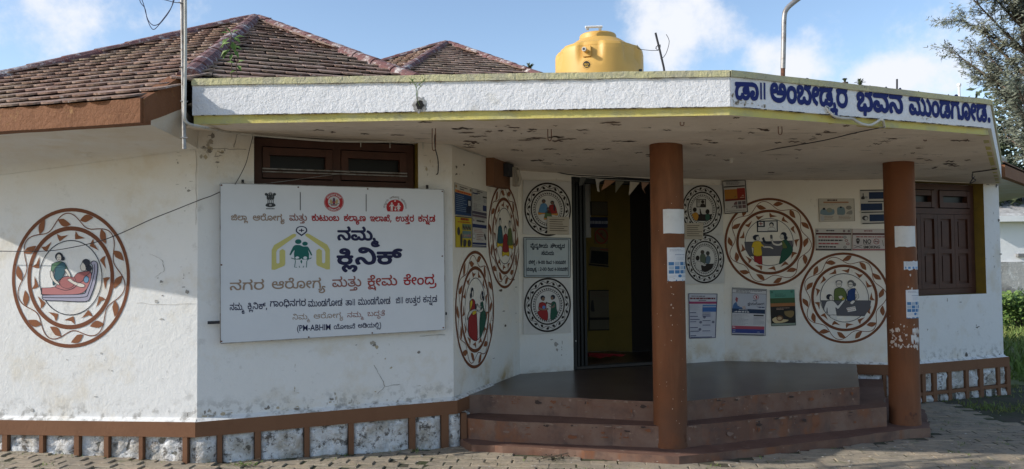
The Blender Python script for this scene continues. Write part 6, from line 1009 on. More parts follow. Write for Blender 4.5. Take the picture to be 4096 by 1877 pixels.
def medallion(mb, m, painted=True, phase=0.0, flip=1, seed=0):
    """ornament in a unit disc, y down"""
    r = random.Random(seed)
    if painted: c1_, c2_, nl, nt_, ro, ri0, ri1 = BR, BR2, 13, 13, .948, .675, .735
    else: c1_, c2_, nl, nt_, ro, ri0, ri1 = BK, BK, 20, 40, .935, .68, .735
    ring(mb, m, ro, 1.0, c1_, 0)
    ring(mb, m, ri0, ri1, c1_, 0)
    ring(mb, m, .525 if painted else .52, .538, INK if painted else BK, 0, 60)
    mid = (ro + ri1) / 2; amp = (ro - ri1) * (.40 if painted else .3)
    K = 7 if painted else 10
    pts = []
    for k in range(160):
        t = 2 * math.pi * k / 160; rr = mid + amp * math.sin(K * t + phase); pts.append((rr * math.cos(t), rr * math.sin(t)))
    D_stroke(mb, m, pts, .014 if painted else .018, c1_, 0, True)
    for k in range(2 * K):
        t = 2 * math.pi * (k + .15) / (2 * K) - phase / K + .09; out = 1 if k % 2 == 0 else -1
        rr = mid - out * amp * .35 + r.uniform(-.01, .01)
        leaf(mb, m, rr * math.cos(t), rr * math.sin(t), t + math.pi / 2 * flip + out * .45 + r.uniform(-.15, .15), .235 if painted else .15, .062 * out * (1 if painted else .95), c2_, .0006)
    for k in range(nt_):
        t = 2 * math.pi * k / nt_ + phase; a, b = (.552, .672) if painted else (.55, .665)
        dt = (.15 if painted else .05) * flip; L1 = (.27 if painted else .12) * flip
        P_ = lambda rr, tt: (rr * math.cos(tt), rr * math.sin(tt))
        D_poly(mb, m, [P_(a, t), P_((a + b) / 2, t - dt * .15), P_(b, t - dt * .1), P_((a * .45 + b * .55), t + dt * .5), P_((a + b) / 2 + .0, t + L1)], c2_ if painted else BK, .0003)

def surf(F, x, y, rx, ry, base=.003):
    """unit-disc -> wall mapping from the photographed centre and half axes"""
    u0, z0 = F.px(x, y); ur = (F.px(x + rx, y)[0] - F.px(x - rx, y)[0]) / 2; zr = (F.px(x, y - ry)[1] - F.px(x, y + ry)[1]) / 2
    uc_ = (F.px(x + rx, y)[0] + F.px(x - rx, y)[0]) / 2; zc_ = (F.px(x, y - ry)[1] + F.px(x, y + ry)[1]) / 2
    return lambda a, b, l: F.p(uc_ + a * ur, zc_ - b * zr, base + l)
def norm(m, cx, cy, rx, ry):
    return lambda x, y, l: m((x - cx) / rx, (y - cy) / ry, l)
def P_(mb, m, pts, col, l=.001, out=True, w_=None, sm=True):
    q = catm(pts, 3, True)[:-1] if sm else pts
    D_poly(mb, m, q, col, l)
    if out: D_stroke(mb, m, q, w_ or 3.2, INK, l + .0004, True)
def E_(mb, m, cx, cy, rx, ry, col, l=.0012, out=True, w_=3.0):
    D_ell(mb, m, cx, cy, rx, ry, col, l)
    if out:
        D_stroke(mb, m, [(cx + rx * math.cos(2 * math.pi * k / 18), cy + ry * math.sin(2 * math.pi * k / 18)) for k in range(18)], w_, INK, l + .0003, True)
def head(mb, m, x, y, r, hair=INK, bun=0, face=SKIN, w_=2.6, ry=1.25):
    if bun: E_(mb, m, x + bun, y + r * .4, r * .62, r * .7, hair, .002, False)
    E_(mb, m, x, y - r * .25, r * 1.25, r * ry, hair, .002, False)
    E_(mb, m, x, y + r * .15, r * .82, r * ry * .85, face, .0026, True, w_)
    for dx in (-.32, .32): E_(mb, m, x + dx * r, y + r * .05, r * .12, r * .09, INK, .0032, False)
    D_stroke(mb, m, [(x - r * .25, y + r * .7), (x + r * .25, y + r * .7)], r * .1, (.3, .05, .04), .0032)

TEAL = (.03, .10, .13); PINK = (.42, .17, .17); RED = (.28, .025, .025); GRN = (.02, .085, .055); YEL = (.60, .42, .03); BLU = (.03, .10, .26); OLI = (.11, .15, .045); GREY = (.10, .10, .115); MAUVE = (.34, .33, .42); WH = (.66, .65, .63)

def mural(F, wall_o, x, y, rx, ry, lx, ly, lrx, lry, fig, phase, label, seed, flip=1):
    m = surf(F, x, y, rx, ry); mb = MB()
    medallion(mb, m, True, phase, flip, seed)
    fig(mb, norm(m, lx, ly, lrx, lry))
    o = mb.build('mural', wall_o); o['label'] = label
def fig_rest(mb, m):
    P_(mb, m, [(330, 728), (480, 724), (640, 720), (668, 690), (700, 600), (716, 520), (700, 486), (722, 470), (748, 485), (752, 540), (735, 640), (700, 740), (660, 778), (480, 772), (345, 765)], MAUVE, .0004, True, 6)
    D_stroke(mb, m, catm([(335, 745), (480, 748), (650, 744), (685, 710), (728, 560), (726, 495)], 4), 5, INK, .0012)
    P_(mb, m, [(322, 672), (430, 664), (470, 606), (525, 582), (575, 592), (640, 556), (702, 556), (695, 630), (650, 705), (560, 724), (340, 722), (326, 700)], PINK, .001)
    E_(mb, m, 522, 632, 58, 46, (.35, .13, .13), .0016)
    P_(mb, m, [(575, 590), (600, 562), (650, 550), (700, 552), (660, 590), (640, 620), (600, 640)], (.30, .10, .10), .0018)
    E_(mb, m, 667, 610, 20, 26, (.13, .25, .38), .002)
    P_(mb, m, [(520, 612), (545, 602), (575, 625), (645, 645), (655, 665), (620, 668), (560, 640)], SKIN, .0022)
    E_(mb, m, 688, 526, 22, 24, INK, .002, False); E_(mb, m, 664, 486, 32, 32, INK, .002, False)
    P_(mb, m, [(640, 478), (660, 505), (664, 540), (645, 545), (630, 540), (622, 510)], SKIN, .0024)
    P_(mb, m, [(402, 490), (438, 476), (480, 474), (506, 492), (522, 530), (500, 540), (490, 520), (430, 520), (412, 560), (396, 540)], (.10, .20, .12), .001)
    P_(mb, m, [(428, 520), (480, 478), (508, 498), (500, 560), (478, 600), (440, 622), (416, 655), (410, 620), (424, 575)], TEAL, .0014)
    P_(mb, m, [(390, 545), (408, 548), (424, 600), (462, 640), (455, 650), (425, 632), (395, 590)], SKIN, .0024); P_(mb, m, [(500, 535), (520, 530), (548, 578), (535, 588)], SKIN, .0024)
    head(mb, m, 457, 440, 24, bun=30, ry=1.35)
    D_stroke(mb, m, [(326, 675), (324, 726)], 5, INK, .002); D_stroke(mb, m, catm([(430, 668), (500, 690), (560, 680), (600, 650)], 4), 4, INK, .0024)
def fig_two(mb, m):
    P_(mb, m, [(200, 480), (225, 462), (248, 490), (250, 560), (262, 610), (268, 840), (240, 858), (190, 800), (182, 700), (190, 610), (200, 560)], RED, .001)
    P_(mb, m, [(196, 500), (212, 470), (225, 500), (205, 560), (200, 590)], YEL, .0014); P_(mb, m, [(218, 575), (250, 565), (258, 600), (225, 615)], YEL, .0018)
    P_(mb, m, [(188, 580), (235, 560), (270, 575), (268, 585), (230, 578), (180, 640), (172, 650)], SKIN, .0022)
    E_(mb, m, 222, 392, 12, 38, INK, .002, False); E_(mb, m, 224, 412, 9, 30, SKIN, .0026); E_(mb, m, 209, 430, 8, 28, INK, .0028, False)
    P_(mb, m, [(300, 510), (322, 500), (332, 560), (352, 640), (345, 720), (318, 800), (292, 842), (290, 700), (300, 600)], GRN, .001)
    P_(mb, m, [(262, 508), (275, 540), (300, 555), (308, 545), (285, 535)], SKIN, .002); P_(mb, m, [(265, 570), (300, 580), (318, 560), (322, 585), (300, 600), (270, 585)], SKIN, .002)
    E_(mb, m, 318, 432, 10, 36, INK, .002, False); E_(mb, m, 308, 452, 7, 28, SKIN, .0026); E_(mb, m, 328, 470, 7, 26, INK, .0028, False)
    E_(mb, m, 253, 540, 9, 26, INK, .003, False)
def seated(mb, m, x, y, sx, sy, top, legs, long=False, w_=2.5):
    P_(mb, m, [(x - 30 * sx, y + 88 * sy), (x, y + 70 * sy), (x + 30 * sx, y + 88 * sy), (x + 28 * sx, y + 112 * sy), (x, y + 105 * sy), (x - 28 * sx, y + 112 * sy)], legs, .0008, True, w_)
    P_(mb, m, [(x - 16 * sx, y + 22 * sy), (x, y + 14 * sy), (x + 16 * sx, y + 22 * sy), (x + 26 * sx, y + 70 * sy), (x + 24 * sx, y + 92 * sy), (x - 24 * sx, y + 92 * sy), (x - 26 * sx, y + 70 * sy)], top, .0014, True, w_)
    E_(mb, m, x, y - 4 * sy, 11 * sx, 17 * sy, INK, .002, False)
    E_(mb, m, x, y + 0 * sy, 8 * sx, 12 * sy, (.16, .09, .06) if w_ < 2.4 else SKIN, .0024, False)
    if long: P_(mb, m, [(x + 7 * sx, y), (x + 15 * sx, y + 20 * sy), (x + 14 * sx, y + 70 * sy), (x + 7 * sx, y + 60 * sy)], INK, .0026, False)
def fig_family(mb, m):
    for (x, y, c, l) in ((486, 690, TEAL, 0), (579, 705, OLI, 0)): seated(mb, m, x, y, .95, 2.1, c, YEL)
    seated(mb, m, 536, 762, 1.1, 2.2, RED, YEL)
def fig_counter(mb, m):
    D_poly(mb, m, [(290, 613), (862, 606), (862, 690), (800, 780), (345, 780), (300, 700)], GREY, .0004)
    D_stroke(mb, m, [(290, 613), (862, 606)], 5, INK, .001); D_stroke(mb, m, [(345, 782), (800, 780)], 4, INK, .001)
    D_rect(mb, m, 443, 362, 692, 498, INK, .0006); D_rect(mb, m, 458, 374, 678, 486, WH, .001); D_rect(mb, m, 458, 374, 540, 438, INK, .0014); D_rect(mb, m, 464, 378, 522, 424, WH, .0018)
    D_rect(mb, m, 487, 380, 497, 420, (.2, .03, .03), .0022); D_rect(mb, m, 470, 394, 515, 404, (.2, .03, .03), .0022)
    P_(mb, m, [(570, 480), (585, 450), (618, 440), (650, 450), (668, 480)], WH, .002, True, 4, False); E_(mb, m, 618, 410, 27, 28, INK, .002, False); E_(mb, m, 616, 420, 18, 22, SKIN, .0024)
    P_(mb, m, [(385, 640), (410, 606), (478, 606), (500, 640), (530, 660), (515, 682), (490, 668), (495, 772), (400, 772), (400, 680), (375, 680)], YEL, .0016)
    P_(mb, m, [(400, 774), (498, 774), (500, 882), (460, 878), (452, 870), (430, 855), (405, 845)], RED, .0012, True, 4, False)
    P_(mb, m, [(515, 662), (600, 668), (632, 690), (628, 702), (590, 688), (512, 684)], SKIN, .0018); P_(mb, m, [(375, 682), (398, 684), (396, 760), (384, 740)], SKIN, .0018)
    E_(mb, m, 428, 562, 34, 34, INK, .002, False); E_(mb, m, 452, 572, 22, 26, SKIN, .0024); P_(mb, m, [(395, 575), (400, 540), (455, 528), (465, 545), (425, 555), (420, 590)], INK, .003, False)
    P_(mb, m, [(502, 572), (525, 560), (542, 605), (600, 612), (612, 630), (580, 640), (525, 625)], INK, .0016)
    P_(mb, m, [(600, 535), (622, 535), (626, 572), (604, 575)], GREY, .0016); P_(mb, m, [(604, 578), (625, 575), (640, 625), (700, 640), (730, 620), (738, 650), (690, 664), (630, 645)], SKIN, .0018)
    P_(mb, m, [(715, 625), (755, 596), (800, 600), (812, 640), (790, 692), (745, 690), (738, 655)], OLI, .0012)
    P_(mb, m, [(750, 600), (790, 590), (840, 660), (862, 700), (850, 750), (800, 810), (740, 860), (698, 876), (715, 800), (742, 700), (800, 690)], GRN, .0016)
    E_(mb, m, 782, 570, 22, 24, INK, .002, False); E_(mb, m, 758, 535, 36, 34, INK, .002, False); E_(mb, m, 738, 556, 24, 28, SKIN, .0024)
def fig_elder(mb, m):
    D_poly(mb, m, [(398, 657), (990, 657), (975, 740), (910, 836), (490, 832), (420, 745)], GREY, .0004); D_stroke(mb, m, [(398, 657), (990, 657)], 5, INK, .001); D_stroke(mb, m, [(490, 836), (910, 838)], 4, INK, .001)
    P_(mb, m, [(554, 655), (560, 540), (585, 512), (625, 505), (670, 515), (698, 560), (705, 600), (690, 655)], OLI, .0012, True, 5)
    P_(mb, m, [(605, 610), (640, 598), (660, 620), (630, 642)], SKIN, .002)
    E_(mb, m, 617, 440, 42, 26, (.2, .2, .2), .0016, False); E_(mb, m, 617, 462, 34, 40, SKIN, .002, True, 4); D_stroke(mb, m, [(590, 462), (645, 462)], 5, INK, .003)
    P_(mb, m, [(700, 560), (720, 525), (800, 515), (830, 560), (848, 615), (815, 650), (800, 640), (820, 610), (805, 580), (800, 655), (712, 655)], SKIN, .001, True, 4)
    P_(mb, m, [(720, 545), (760, 520), (808, 515), (800, 580), (795, 655), (712, 655), (712, 600)], (.02, .05, .16), .0016)
    E_(mb, m, 798, 468, 20, 24, (.12, .12, .12), .0016, False); E_(mb, m, 757, 446, 40, 32, (.12, .12, .12), .0018, False); E_(mb, m, 752, 470, 30, 34, SKIN, .0022, True, 4); D_stroke(mb, m, [(728, 468), (778, 468)], 5, INK, .003)
    P_(mb, m, [(455, 690), (475, 665), (540, 660), (575, 690), (600, 715), (640, 670), (680, 640), (685, 655), (650, 700), (600, 758), (570, 740), (580, 822), (545, 825), (480, 822), (470, 740), (460, 800), (432, 760)], WH, .0016, True, 5)
    D_poly(mb, m, [(500, 825), (545, 825), (548, 880), (515, 860)], WH, .0012); D_poly(mb, m, [(550, 825), (580, 825), (580, 885), (552, 880)], WH, .0012)
    E_(mb, m, 500, 615, 38, 34, INK, .002, False); E_(mb, m, 520, 628, 22, 30, SKIN, .0024, True, 4)
    E_(mb, m, 662, 636, 18, 18, (.45, .34, .04), .0026); P_(mb, m, [(740, 684), (772, 655), (800, 665), (765, 702)], WH, .002)
    P_(mb, m, [(695, 742), (800, 722), (814, 776), (714, 796)], WH, .0016, True, 4, False)
    for k in range(8): E_(mb, m, 715 + (k % 4) * 24, 752 + (k // 4) * 22 - (k % 4) * 4, 7, 5, (.3, .1, .05), .0022, False)
mural(F_L, wL, 284.5, 1112, 236, 280, 545, 596, 452, 533, fig_rest, .5, 'painted medallion of a woman resting on a bed with a standing helper', 1)
mural(F_N, wN, 1897.5, 1239, 78, 236, 254, 564, 184, 557, fig_two, 1.1, 'painted medallion of two women standing, one in red and one in green', 2)
mural(F_N, wN, 2014.5, 945, 64, 210, 529, 815, 152, 496, fig_family, .3, 'painted medallion of three people seated in a group', 3, -1)
mural(F_P, wP, 3078.5, 969, 181, 177, 585, 617, 535, 523, fig_counter, .9, 'painted medallion of a man in yellow at a counter', 4)
mural(F_P, wP, 3379, 1192, 182, 182, 675, 625, 535, 537, fig_elder, 2.0, 'painted medallion of an elderly couple at a counter', 5, -1)

# ---- thin sheets and boards with print, fixed to a wall: corners given as seen in the photograph
def sheet(name, label, cat, F, quad, content, base=(.60, .58, .54), off=.012, th=.004, group=None, mat=None, wav=0.0):
    """quad: TL, TR, BR, BL in pixels; content draws in [0,1]x[0,1], y down"""
    F2 = Frame.__new__(Frame); F2.A = F.A + F.n * off; F2.u = F.u; F2.n = F.n; F2.L = F.L
    q = [F2.px(*p) for p in quad]; sd_ = rnd.random() * 9
    def m(x, y, l):
        a = (q[0][0] * (1 - x) + q[1][0] * x, q[0][1] * (1 - x) + q[1][1] * x); b = (q[3][0] * (1 - x) + q[2][0] * x, q[3][1] * (1 - x) + q[2][1] * x)
        u_, z_ = a[0] * (1 - y) + b[0] * y, a[1] * (1 - y) + b[1] * y
        return F2.p(u_, z_, l + wav * noise.noise(Vector((x * 3 + sd_, y * 4, 0))))
    t = thing(name, label, cat, m(.5, 1, 0), group)
    mb = MB(); K = 8 if wav else 1; mt = mat or M('sheet_%d' % (len(MATS)), base, .7, [(6, tuple(v * .82 for v in base), .45, .7, {'a': .6})])
    grid = [m(i / K, j / K, 0) for j in range(K + 1) for i in range(K + 1)]
    mb.add(grid, [((j + 1) * (K + 1) + i, (j + 1) * (K + 1) + i + 1, j * (K + 1) + i + 1, j * (K + 1) + i) for j in range(K) for i in range(K)], mt)
    bk_ = [m(x, y, -th) for x, y in ((0, 0), (1, 0), (1, 1), (0, 1))]; fr = [m(x, y, 0) for x, y in ((0, 0), (1, 0), (1, 1), (0, 1))]
    mb.add(fr + bk_, [(i, (i + 1) % 4, 4 + (i + 1) % 4, 4 + i) for i in range(4)] + [(4, 5, 6, 7)], mt)
    mb.build('panel' if th > .006 else 'paper', t)
    if content:
        mb = MB(); mm = (lambda x, y, l: m(x, y, l + .0022 + wav * .9))
        if wav: mm = lambda x, y, l: m(x, y, l + .003)
        content(mb, mm, t); 
        if mb.v: mb.build('print', t)
    return t, m
def lines(mb, m, x0, x1, y0, y1, n, col, h=.35, seed=1, words=True):
    r = random.Random(seed)
    for k in range(n):
        y = y0 + (y1 - y0) * (k + .5) / n; hh = (y1 - y0) / n * h; x = x0; xe = x1 - (r.random() ** 2) * (x1 - x0) * .45
        while x < xe:
            w_ = r.uniform(.05, .16) * (x1 - x0) * (1 if words else 9); xb = min(x + w_, xe)
            D_rect(mb, m, x, y - hh / 2, xb, y + hh / 2, col, .0008); x = xb + .02 * (x1 - x0)
def medal_board(F, quad, fig, label, phase, cx=.5, cy=.5, rx=.485, ry=.485, seed=1):
    def content(mb, m, t):
        u = lambda a, b, l: m(cx + a * rx, cy + b * ry, l)
        medallion(mb, u, False, phase, 1, seed); fig(mb, u)
    return sheet('medallion_board', label, 'wall board', F, quad, content, (.58, .56, .53), .02, .010, 'printed medallion boards beside the door')
def bf_family(mb, u):
    m = lambda x, y, l: u((x - 342) / 250, (y - 460) / 285, l)
    seated(mb, m, 296, 380, 1.9, 1.25, (.09, .22, .38), (.55, .26, .06), False, 2); seated(mb, m, 388, 392, 1.9, 1.2, RED, (.55, .26, .06), True, 2); seated(mb, m, 344, 460, 1.5, 1.0, (.09, .16, .07), (.55, .26, .06), False, 2)
def bf_mother(mb, u):
    m = lambda x, y, l: u((x - 346) / 250, (y - 812) / 290, l)
    P_(mb, m, [(236, 880), (280, 862), (340, 868), (344, 970), (300, 968), (255, 930)], RED, .001, True, 2.5); P_(mb, m, [(255, 790), (290, 780), (325, 800), (322, 860), (250, 862)], RED, .0014, True, 2.5)
    E_(mb, m, 292, 735, 24, 26, INK, .002, False); E_(mb, m, 297, 748, 17, 20, (.2, .12, .08), .0024, False); E_(mb, m, 304, 835, 17, 17, (.1, .2, .45), .0026, False); E_(mb, m, 332, 792, 10, 14, (.12, .07, .05), .0028, False); P_(mb, m, [(248, 830), (300, 852), (345, 845), (350, 862), (290, 868), (250, 850)], (.22, .13, .09), .0022, False)
    P_(mb, m, [(385, 790), (405, 775), (432, 790), (440, 860), (452, 900), (420, 960), (375, 965), (380, 850)], GRN, .001, True, 2.5); P_(mb, m, [(325, 780), (380, 795), (400, 790), (375, 812)], (.12, .08, .06), .002, False); P_(mb, m, [(345, 812), (390, 830), (418, 800), (420, 835), (385, 845)], (.16, .12, .1), .002, False)
    E_(mb, m, 401, 730, 24, 26, INK, .002, False); E_(mb, m, 392, 742, 14, 18, (.2, .12, .08), .0024, False)
def bf_desk(mb, u):
    m = lambda x, y, l: u((x - 211) / 195, (y - 372) / 255, l)
    D_rect(mb, m, 155, 260, 248, 348, BK, .001); D_rect(mb, m, 162, 268, 240, 340, (.4, .38, .35), .0014); E_(mb, m, 215, 290, 16, 18, BK, .002, False); P_(mb, m, [(190, 340), (200, 312), (232, 312), (240, 340)], BK, .002, False); D_rect(mb, m, 168, 275, 190, 296, BK, .002); D_rect(mb, m, 172, 279, 186, 292, (.4, .38, .35), .0024)
    D_poly(mb, m, [(115, 420), (305, 418), (300, 470), (250, 490), (165, 488)], BK, .0006)
    P_(mb, m, [(110, 420), (140, 400), (165, 410), (175, 445), (158, 485), (130, 470)], (.45, .22, .03), .0014, True, 2.5); E_(mb, m, 138, 372, 19, 24, BK, .002, False)
    E_(mb, m, 262, 392, 20, 26, BK, .002, False); P_(mb, m, [(245, 420), (275, 415), (285, 460), (255, 485), (240, 460)], (.03, .09, .06), .0014, True, 2.5); P_(mb, m, [(185, 362), (192, 362), (205, 412), (225, 420), (222, 430), (190, 420)], BK, .002, False)
def bf_group(mb, u):
    m = lambda x, y, l: u((x - 230) / 195, (y - 890) / 250, l)
    D_poly(mb, m, [(190, 945), (320, 940), (300, 990), (240, 1025), (195, 1010)], BK, .0006)
    P_(mb, m, [(183, 870), (195, 840), (222, 840), (240, 880), (230, 945), (190, 940)], (.10, .12, .08), .0012, True, 2.5); E_(mb, m, 206, 822, 19, 22, (.06, .05, .04), .002, False)
    P_(mb, m, [(240, 880), (258, 856), (282, 870), (285, 900), (270, 942), (238, 930)], (.10, .15, .20), .0012, True, 2.5); E_(mb, m, 260, 834, 19, 22, (.05, .045, .04), .002, False)
    P_(mb, m, [(135, 935), (150, 918), (190, 920), (240, 950), (225, 965), (192, 955), (196, 1010), (140, 985)], (.5, .48, .45), .0016, True, 2.5); E_(mb, m, 158, 882, 19, 26, BK, .002, False)
medal_board(F_O, [(2093, 721), (2284, 727), (2284, 939), (2093, 938)], bf_family, 'board with black leaf ring round three cross legged people, above the hours sign', .4, .51, .53, .49, .50, 11)
medal_board(F_O, [(2094, 1114), (2283, 1112), (2284, 1331), (2094, 1338)], bf_mother, 'board with black leaf ring round a mother and baby, below the hours sign', 1.3, .505, .485, .495, .49, 12)
medal_board(F_O, [(2724, 741), (2890, 741), (2892, 938), (2724, 938)], bf_desk, 'board with black leaf ring round two people at a desk below a screen', 2.2, .50, .50, .48, .50, 13)
medal_board(F_O, [(2734, 940), (2894, 939), (2897, 1134), (2734, 1138)], bf_group, 'board with black leaf ring round a grey seated group, above the narrow poster', .9, .52, .49, .485, .50, 14)
def small_notice(mb, m, t):
    lines(mb, m, .1, .92, .1, .85, 6, (.12, .09, .06), .3, 5, False)
sheet('paper_notice', 'small cream notice covering the corner of the seated family board', 'notice', F_O, [(2188, 866), (2277, 869), (2276, 939), (2190, 937)], small_notice, (.46, .40, .32), .034, .002)
sheet('paper_notice', 'small cream notice between the two medallion boards right of the left column', 'notice', F_O, [(2740, 893), (2814, 892), (2812, 958), (2740, 957)], small_notice, (.46, .40, .32), .034, .002)
# opening hours sign
def hours(mb, m, t):
    K = (.03, .04, .06)
    for (a, b, c, d) in ((0, 0, 1, .018), (0, .982, 1, 1), (0, .018, .014, .982), (.986, .018, 1, .982), (.045, .04, .955, .055), (.045, .945, .955, .96), (.045, .055, .055, .945), (.945, .055, .955, .945)): D_rect(mb, m, a, b, c, d, K, .0006)
    X = lambda x: (x - 90) / 500; Y = lambda y: (y - 78) / 436
    TX = lambda s, x0, x1, yb, h: put_text(mb, m, s, X(x0), Y(yb), X(x1), Y(yb), h / 436, K, .001, .028)
    TX('ವೈದ್ಯಕೀಯ', 160, 345, 190, 46); TX('ಸೌಲಭ್ಯದ', 372, 525, 190, 46); TX('ಸಮಯ', 276, 410, 268, 46)
    TX('ಬೆಳಿಗ್ಗೆ', 140, 210, 366, 38); TX(': 9-00', 220, 312, 366, 38); TX('ರಿಂದ', 325, 384, 366, 38); TX('1-30ರವರೆಗೆ', 396, 536, 366, 38)
    TX('ಮಧ್ಯಾಹ್ನ', 120, 226, 440, 38); TX(': 2-00', 238, 330, 440, 38); TX('ರಿಂದ', 343, 402, 440, 38); TX('4-30ರವರೆಗೆ', 414, 556, 440, 38)
sheet('hours_sign', 'pale blue opening hours sign in black Kannada letters, between two medallion boards', 'sign', F_O, [(2094, 949), (2283, 952), (2282, 1111), (2095, 1110)], hours, (.42, .47, .48), .024, .010)

# ---- posters
DK = (.05, .045, .045); NV = (.02, .03, .10); LB = (.10, .22, .42)
def frame_(mb, m, col=DK, w_=.02, asp=.75):
    for (a, b, c, d) in ((0, 0, 1, w_ * asp), (0, 1 - w_ * asp, 1, 1), (0, 0, w_, 1), (1 - w_, 0, 1, 1)): D_rect(mb, m, a, b, c, d, col, .0005)
def po_navy(mb, m, t):
    D_rect(mb, m, .0, .0, 1, .2, (.50, .46, .40), .0004); D_rect(mb, m, 0, .2, 1, .29, (.55, .27, .08), .0004); D_rect(mb, m, .02, .29, .98, .98, (.02, .05, .13), .0004)
    lines(mb, m, .28, .75, .05, .19, 2, DK, .5, 3); lines(mb, m, .1, .95, .2, .29, 1, (.4, .04, .02), .5, 4); lines(mb, m, .08, .7, .34, .88, 9, (.25, .33, .42), .22, 6); D_rect(mb, m, .74, .42, .96, .68, (.01, .012, .02), .0008); D_rect(mb, m, .66, .68, .96, .9, (.012, .02, .05), .0008)
    D_rect(mb, m, .8, .47, .84, .64, WH, .0012); D_rect(mb, m, .87, .47, .91, .64, WH, .0012); E_(mb, m, .08, .1, .05, .05, (.3, .2, .1), .001, False); E_(mb, m, .92, .1, .05, .05, (.2, .15, .1), .001, False); frame_(mb, m, (.1, .09, .08), .012)
def po_grey(mb, m, t):
    lines(mb, m, .3, .7, .03, .16, 2, DK, .5, 3); D_rect(mb, m, .03, .14, .35, .18, NV, .001); D_rect(mb, m, .7, .2, .98, .25, DK, .001); lines(mb, m, .1, .75, .22, .42, 4, (.25, .25, .24), .25, 6); E_(mb, m, .85, .36, .09, .08, (.3, .3, .3), .001, False)
    E_(mb, m, .5, .6, .2, .12, (.42, .42, .4), .0008, False); D_rect(mb, m, .72, .52, .98, .72, NV, .001); D_rect(mb, m, 0, .78, 1, .88, (.07, .06, .09), .001); D_rect(mb, m, 0, .9, 1, .97, (.12, .08, .1), .001); lines(mb, m, .08, .6, .5, .75, 5, (.15, .14, .14), .3, 8); frame_(mb, m, (.15, .14, .14), .012)
def po_yellow(mb, m, t):
    D_rect(mb, m, 0, 0, 1, .03, NV, .0004); lines(mb, m, .3, .8, .03, .15, 1, (.3, .04, .02), .6, 3); lines(mb, m, .12, .9, .15, .22, 1, (.4, .1, .02), .5, 3)
    D_rect(mb, m, .4, .24, .95, .43, (.14, .19, .12), .0008); D_rect(mb, m, .4, .46, .95, .7, (.12, .2, .2), .0008)
    for k in range(10): E_(mb, m, .45 + .055 * (k % 9), .33 + .03 * (k % 3), .03, .05, (.05 + .04 * (k % 3), .06, .04), .0012, False); E_(mb, m, .45 + .055 * (k % 9), .6 + .03 * (k % 2), .03, .05, (.3, .3 - .02 * k, .2), .0012, False)
    P_(mb, m, [(.1, .4), (.2, .34), (.26, .5), (.2, .62), (.1, .56)], DK, .001, False); P_(mb, m, [(.27, .6), (.35, .55), (.4, .8), (.35, .96), (.28, .95)], DK, .001, False); P_(mb, m, [(.45, .8), (.5, .74), (.65, .78), (.6, .96), (.46, .96)], DK, .001, False); P_(mb, m, [(.72, .8), (.82, .74), (.94, .82), (.9, .96), (.74, .96)], DK, .001, False); frame_(mb, m, (.2, .15, .03), .012)
def po_text(mb, m, t):
    lines(mb, m, .28, .85, .02, .14, 1, DK, .5, 3); E_(mb, m, .08, .08, .05, .04, (.3, .2, .2), .001, False); D_rect(mb, m, 0, .2, 1, .32, NV, .0008); lines(mb, m, .1, .9, .35, .5, 3, (.35, .12, .08), .25, 6); lines(mb, m, .28, .8, .52, .76, 4, (.2, .07, .06), .35, 8)
    D_ell(mb, m, .1, .62, .1, .09, (.2, .2, .2), .001); D_ell(mb, m, .1, .62, .08, .07, (.5, .5, .48), .0012); P_(mb, m, [(.82, .55), (.88, .5), (.97, .68), (.9, .72)], DK, .001, False); D_rect(mb, m, 0, .83, 1, .9, NV, .0008); D_rect(mb, m, 0, .93, 1, .97, (.05, .05, .1), .0008); frame_(mb, m, (.1, .09, .09), .012)
GN = 'posters in a block of four beside the steps'
sheet('poster', 'navy poster with orange heading, upper left of the block of four beside the steps', 'poster', F_N, [(1818, 730), (1886, 752), (1886, 868), (1819, 860)], po_navy, (.5, .47, .42), .006, .003, GN)
sheet('poster', 'pale grey poster with dark foot bars, upper right of four beside the steps', 'poster', F_N, [(1888, 753), (1947, 768), (1946, 878), (1888, 868)], po_grey, (.42, .41, .39), .006, .003, GN)
sheet('poster', 'yellow poster with photographs and black figures, lower left of the block of four', 'poster', F_N, [(1821, 863), (1887, 870), (1887, 990), (1823, 990)], po_yellow, (.50, .38, .03), .006, .003, GN)
sheet('poster', 'white text poster with navy bars, lower right of the block of four', 'poster', F_N, [(1889, 871), (1946, 880), (1945, 992), (1889, 990)], po_text, (.47, .45, .42), .006, .003, GN)
def po_cal(mb, m, t):
    frame_(mb, m, (.03, .03, .03), .03); lines(mb, m, .15, .8, .03, .15, 3, (.1, .1, .1), .4, 5); D_rect(mb, m, .05, .17, .95, .21, DK, .0008)
    D_rect(mb, m, .06, .27, .6, .56, (.38, .17, .03), .0008); D_rect(mb, m, .6, .25, .94, .56, (.26, .03, .02), .0008); P_(mb, m, [(.3, .5), (.35, .35), (.5, .28), (.58, .4), (.5, .52)], (.05, .10, .05), .0012, False); D_rect(mb, m, .06, .56, .94, .62, (.16, .03, .02), .0008)
    for k, (a, b) in enumerate((('M', 0),)): lines(mb, m, .66, .9, .28, .56, 5, (.5, .38, .3), .35, 8)
    D_rect(mb, m, .06, .63, .94, .88, (.5, .48, .46), .0008)
    for i in range(5):
        for j in range(2): D_rect(mb, m, .08 + .175 * i, .65 + .115 * j, .23 + .175 * i, .75 + .115 * j, (.10 + .03 * ((i + j) % 3), .09, .10), .0012)
    lines(mb, m, .08, .92, .9, .96, 1, (.25, .25, .25), .3, 3)
sheet('poster', 'tilted poster with orange and red picture above a photo grid, over the first big medallion', 'poster', F_P, [(2889, 724), (2982, 719), (2992, 849), (2898, 857)], po_cal, (.5, .48, .45), .02, .003, None, None, .004)
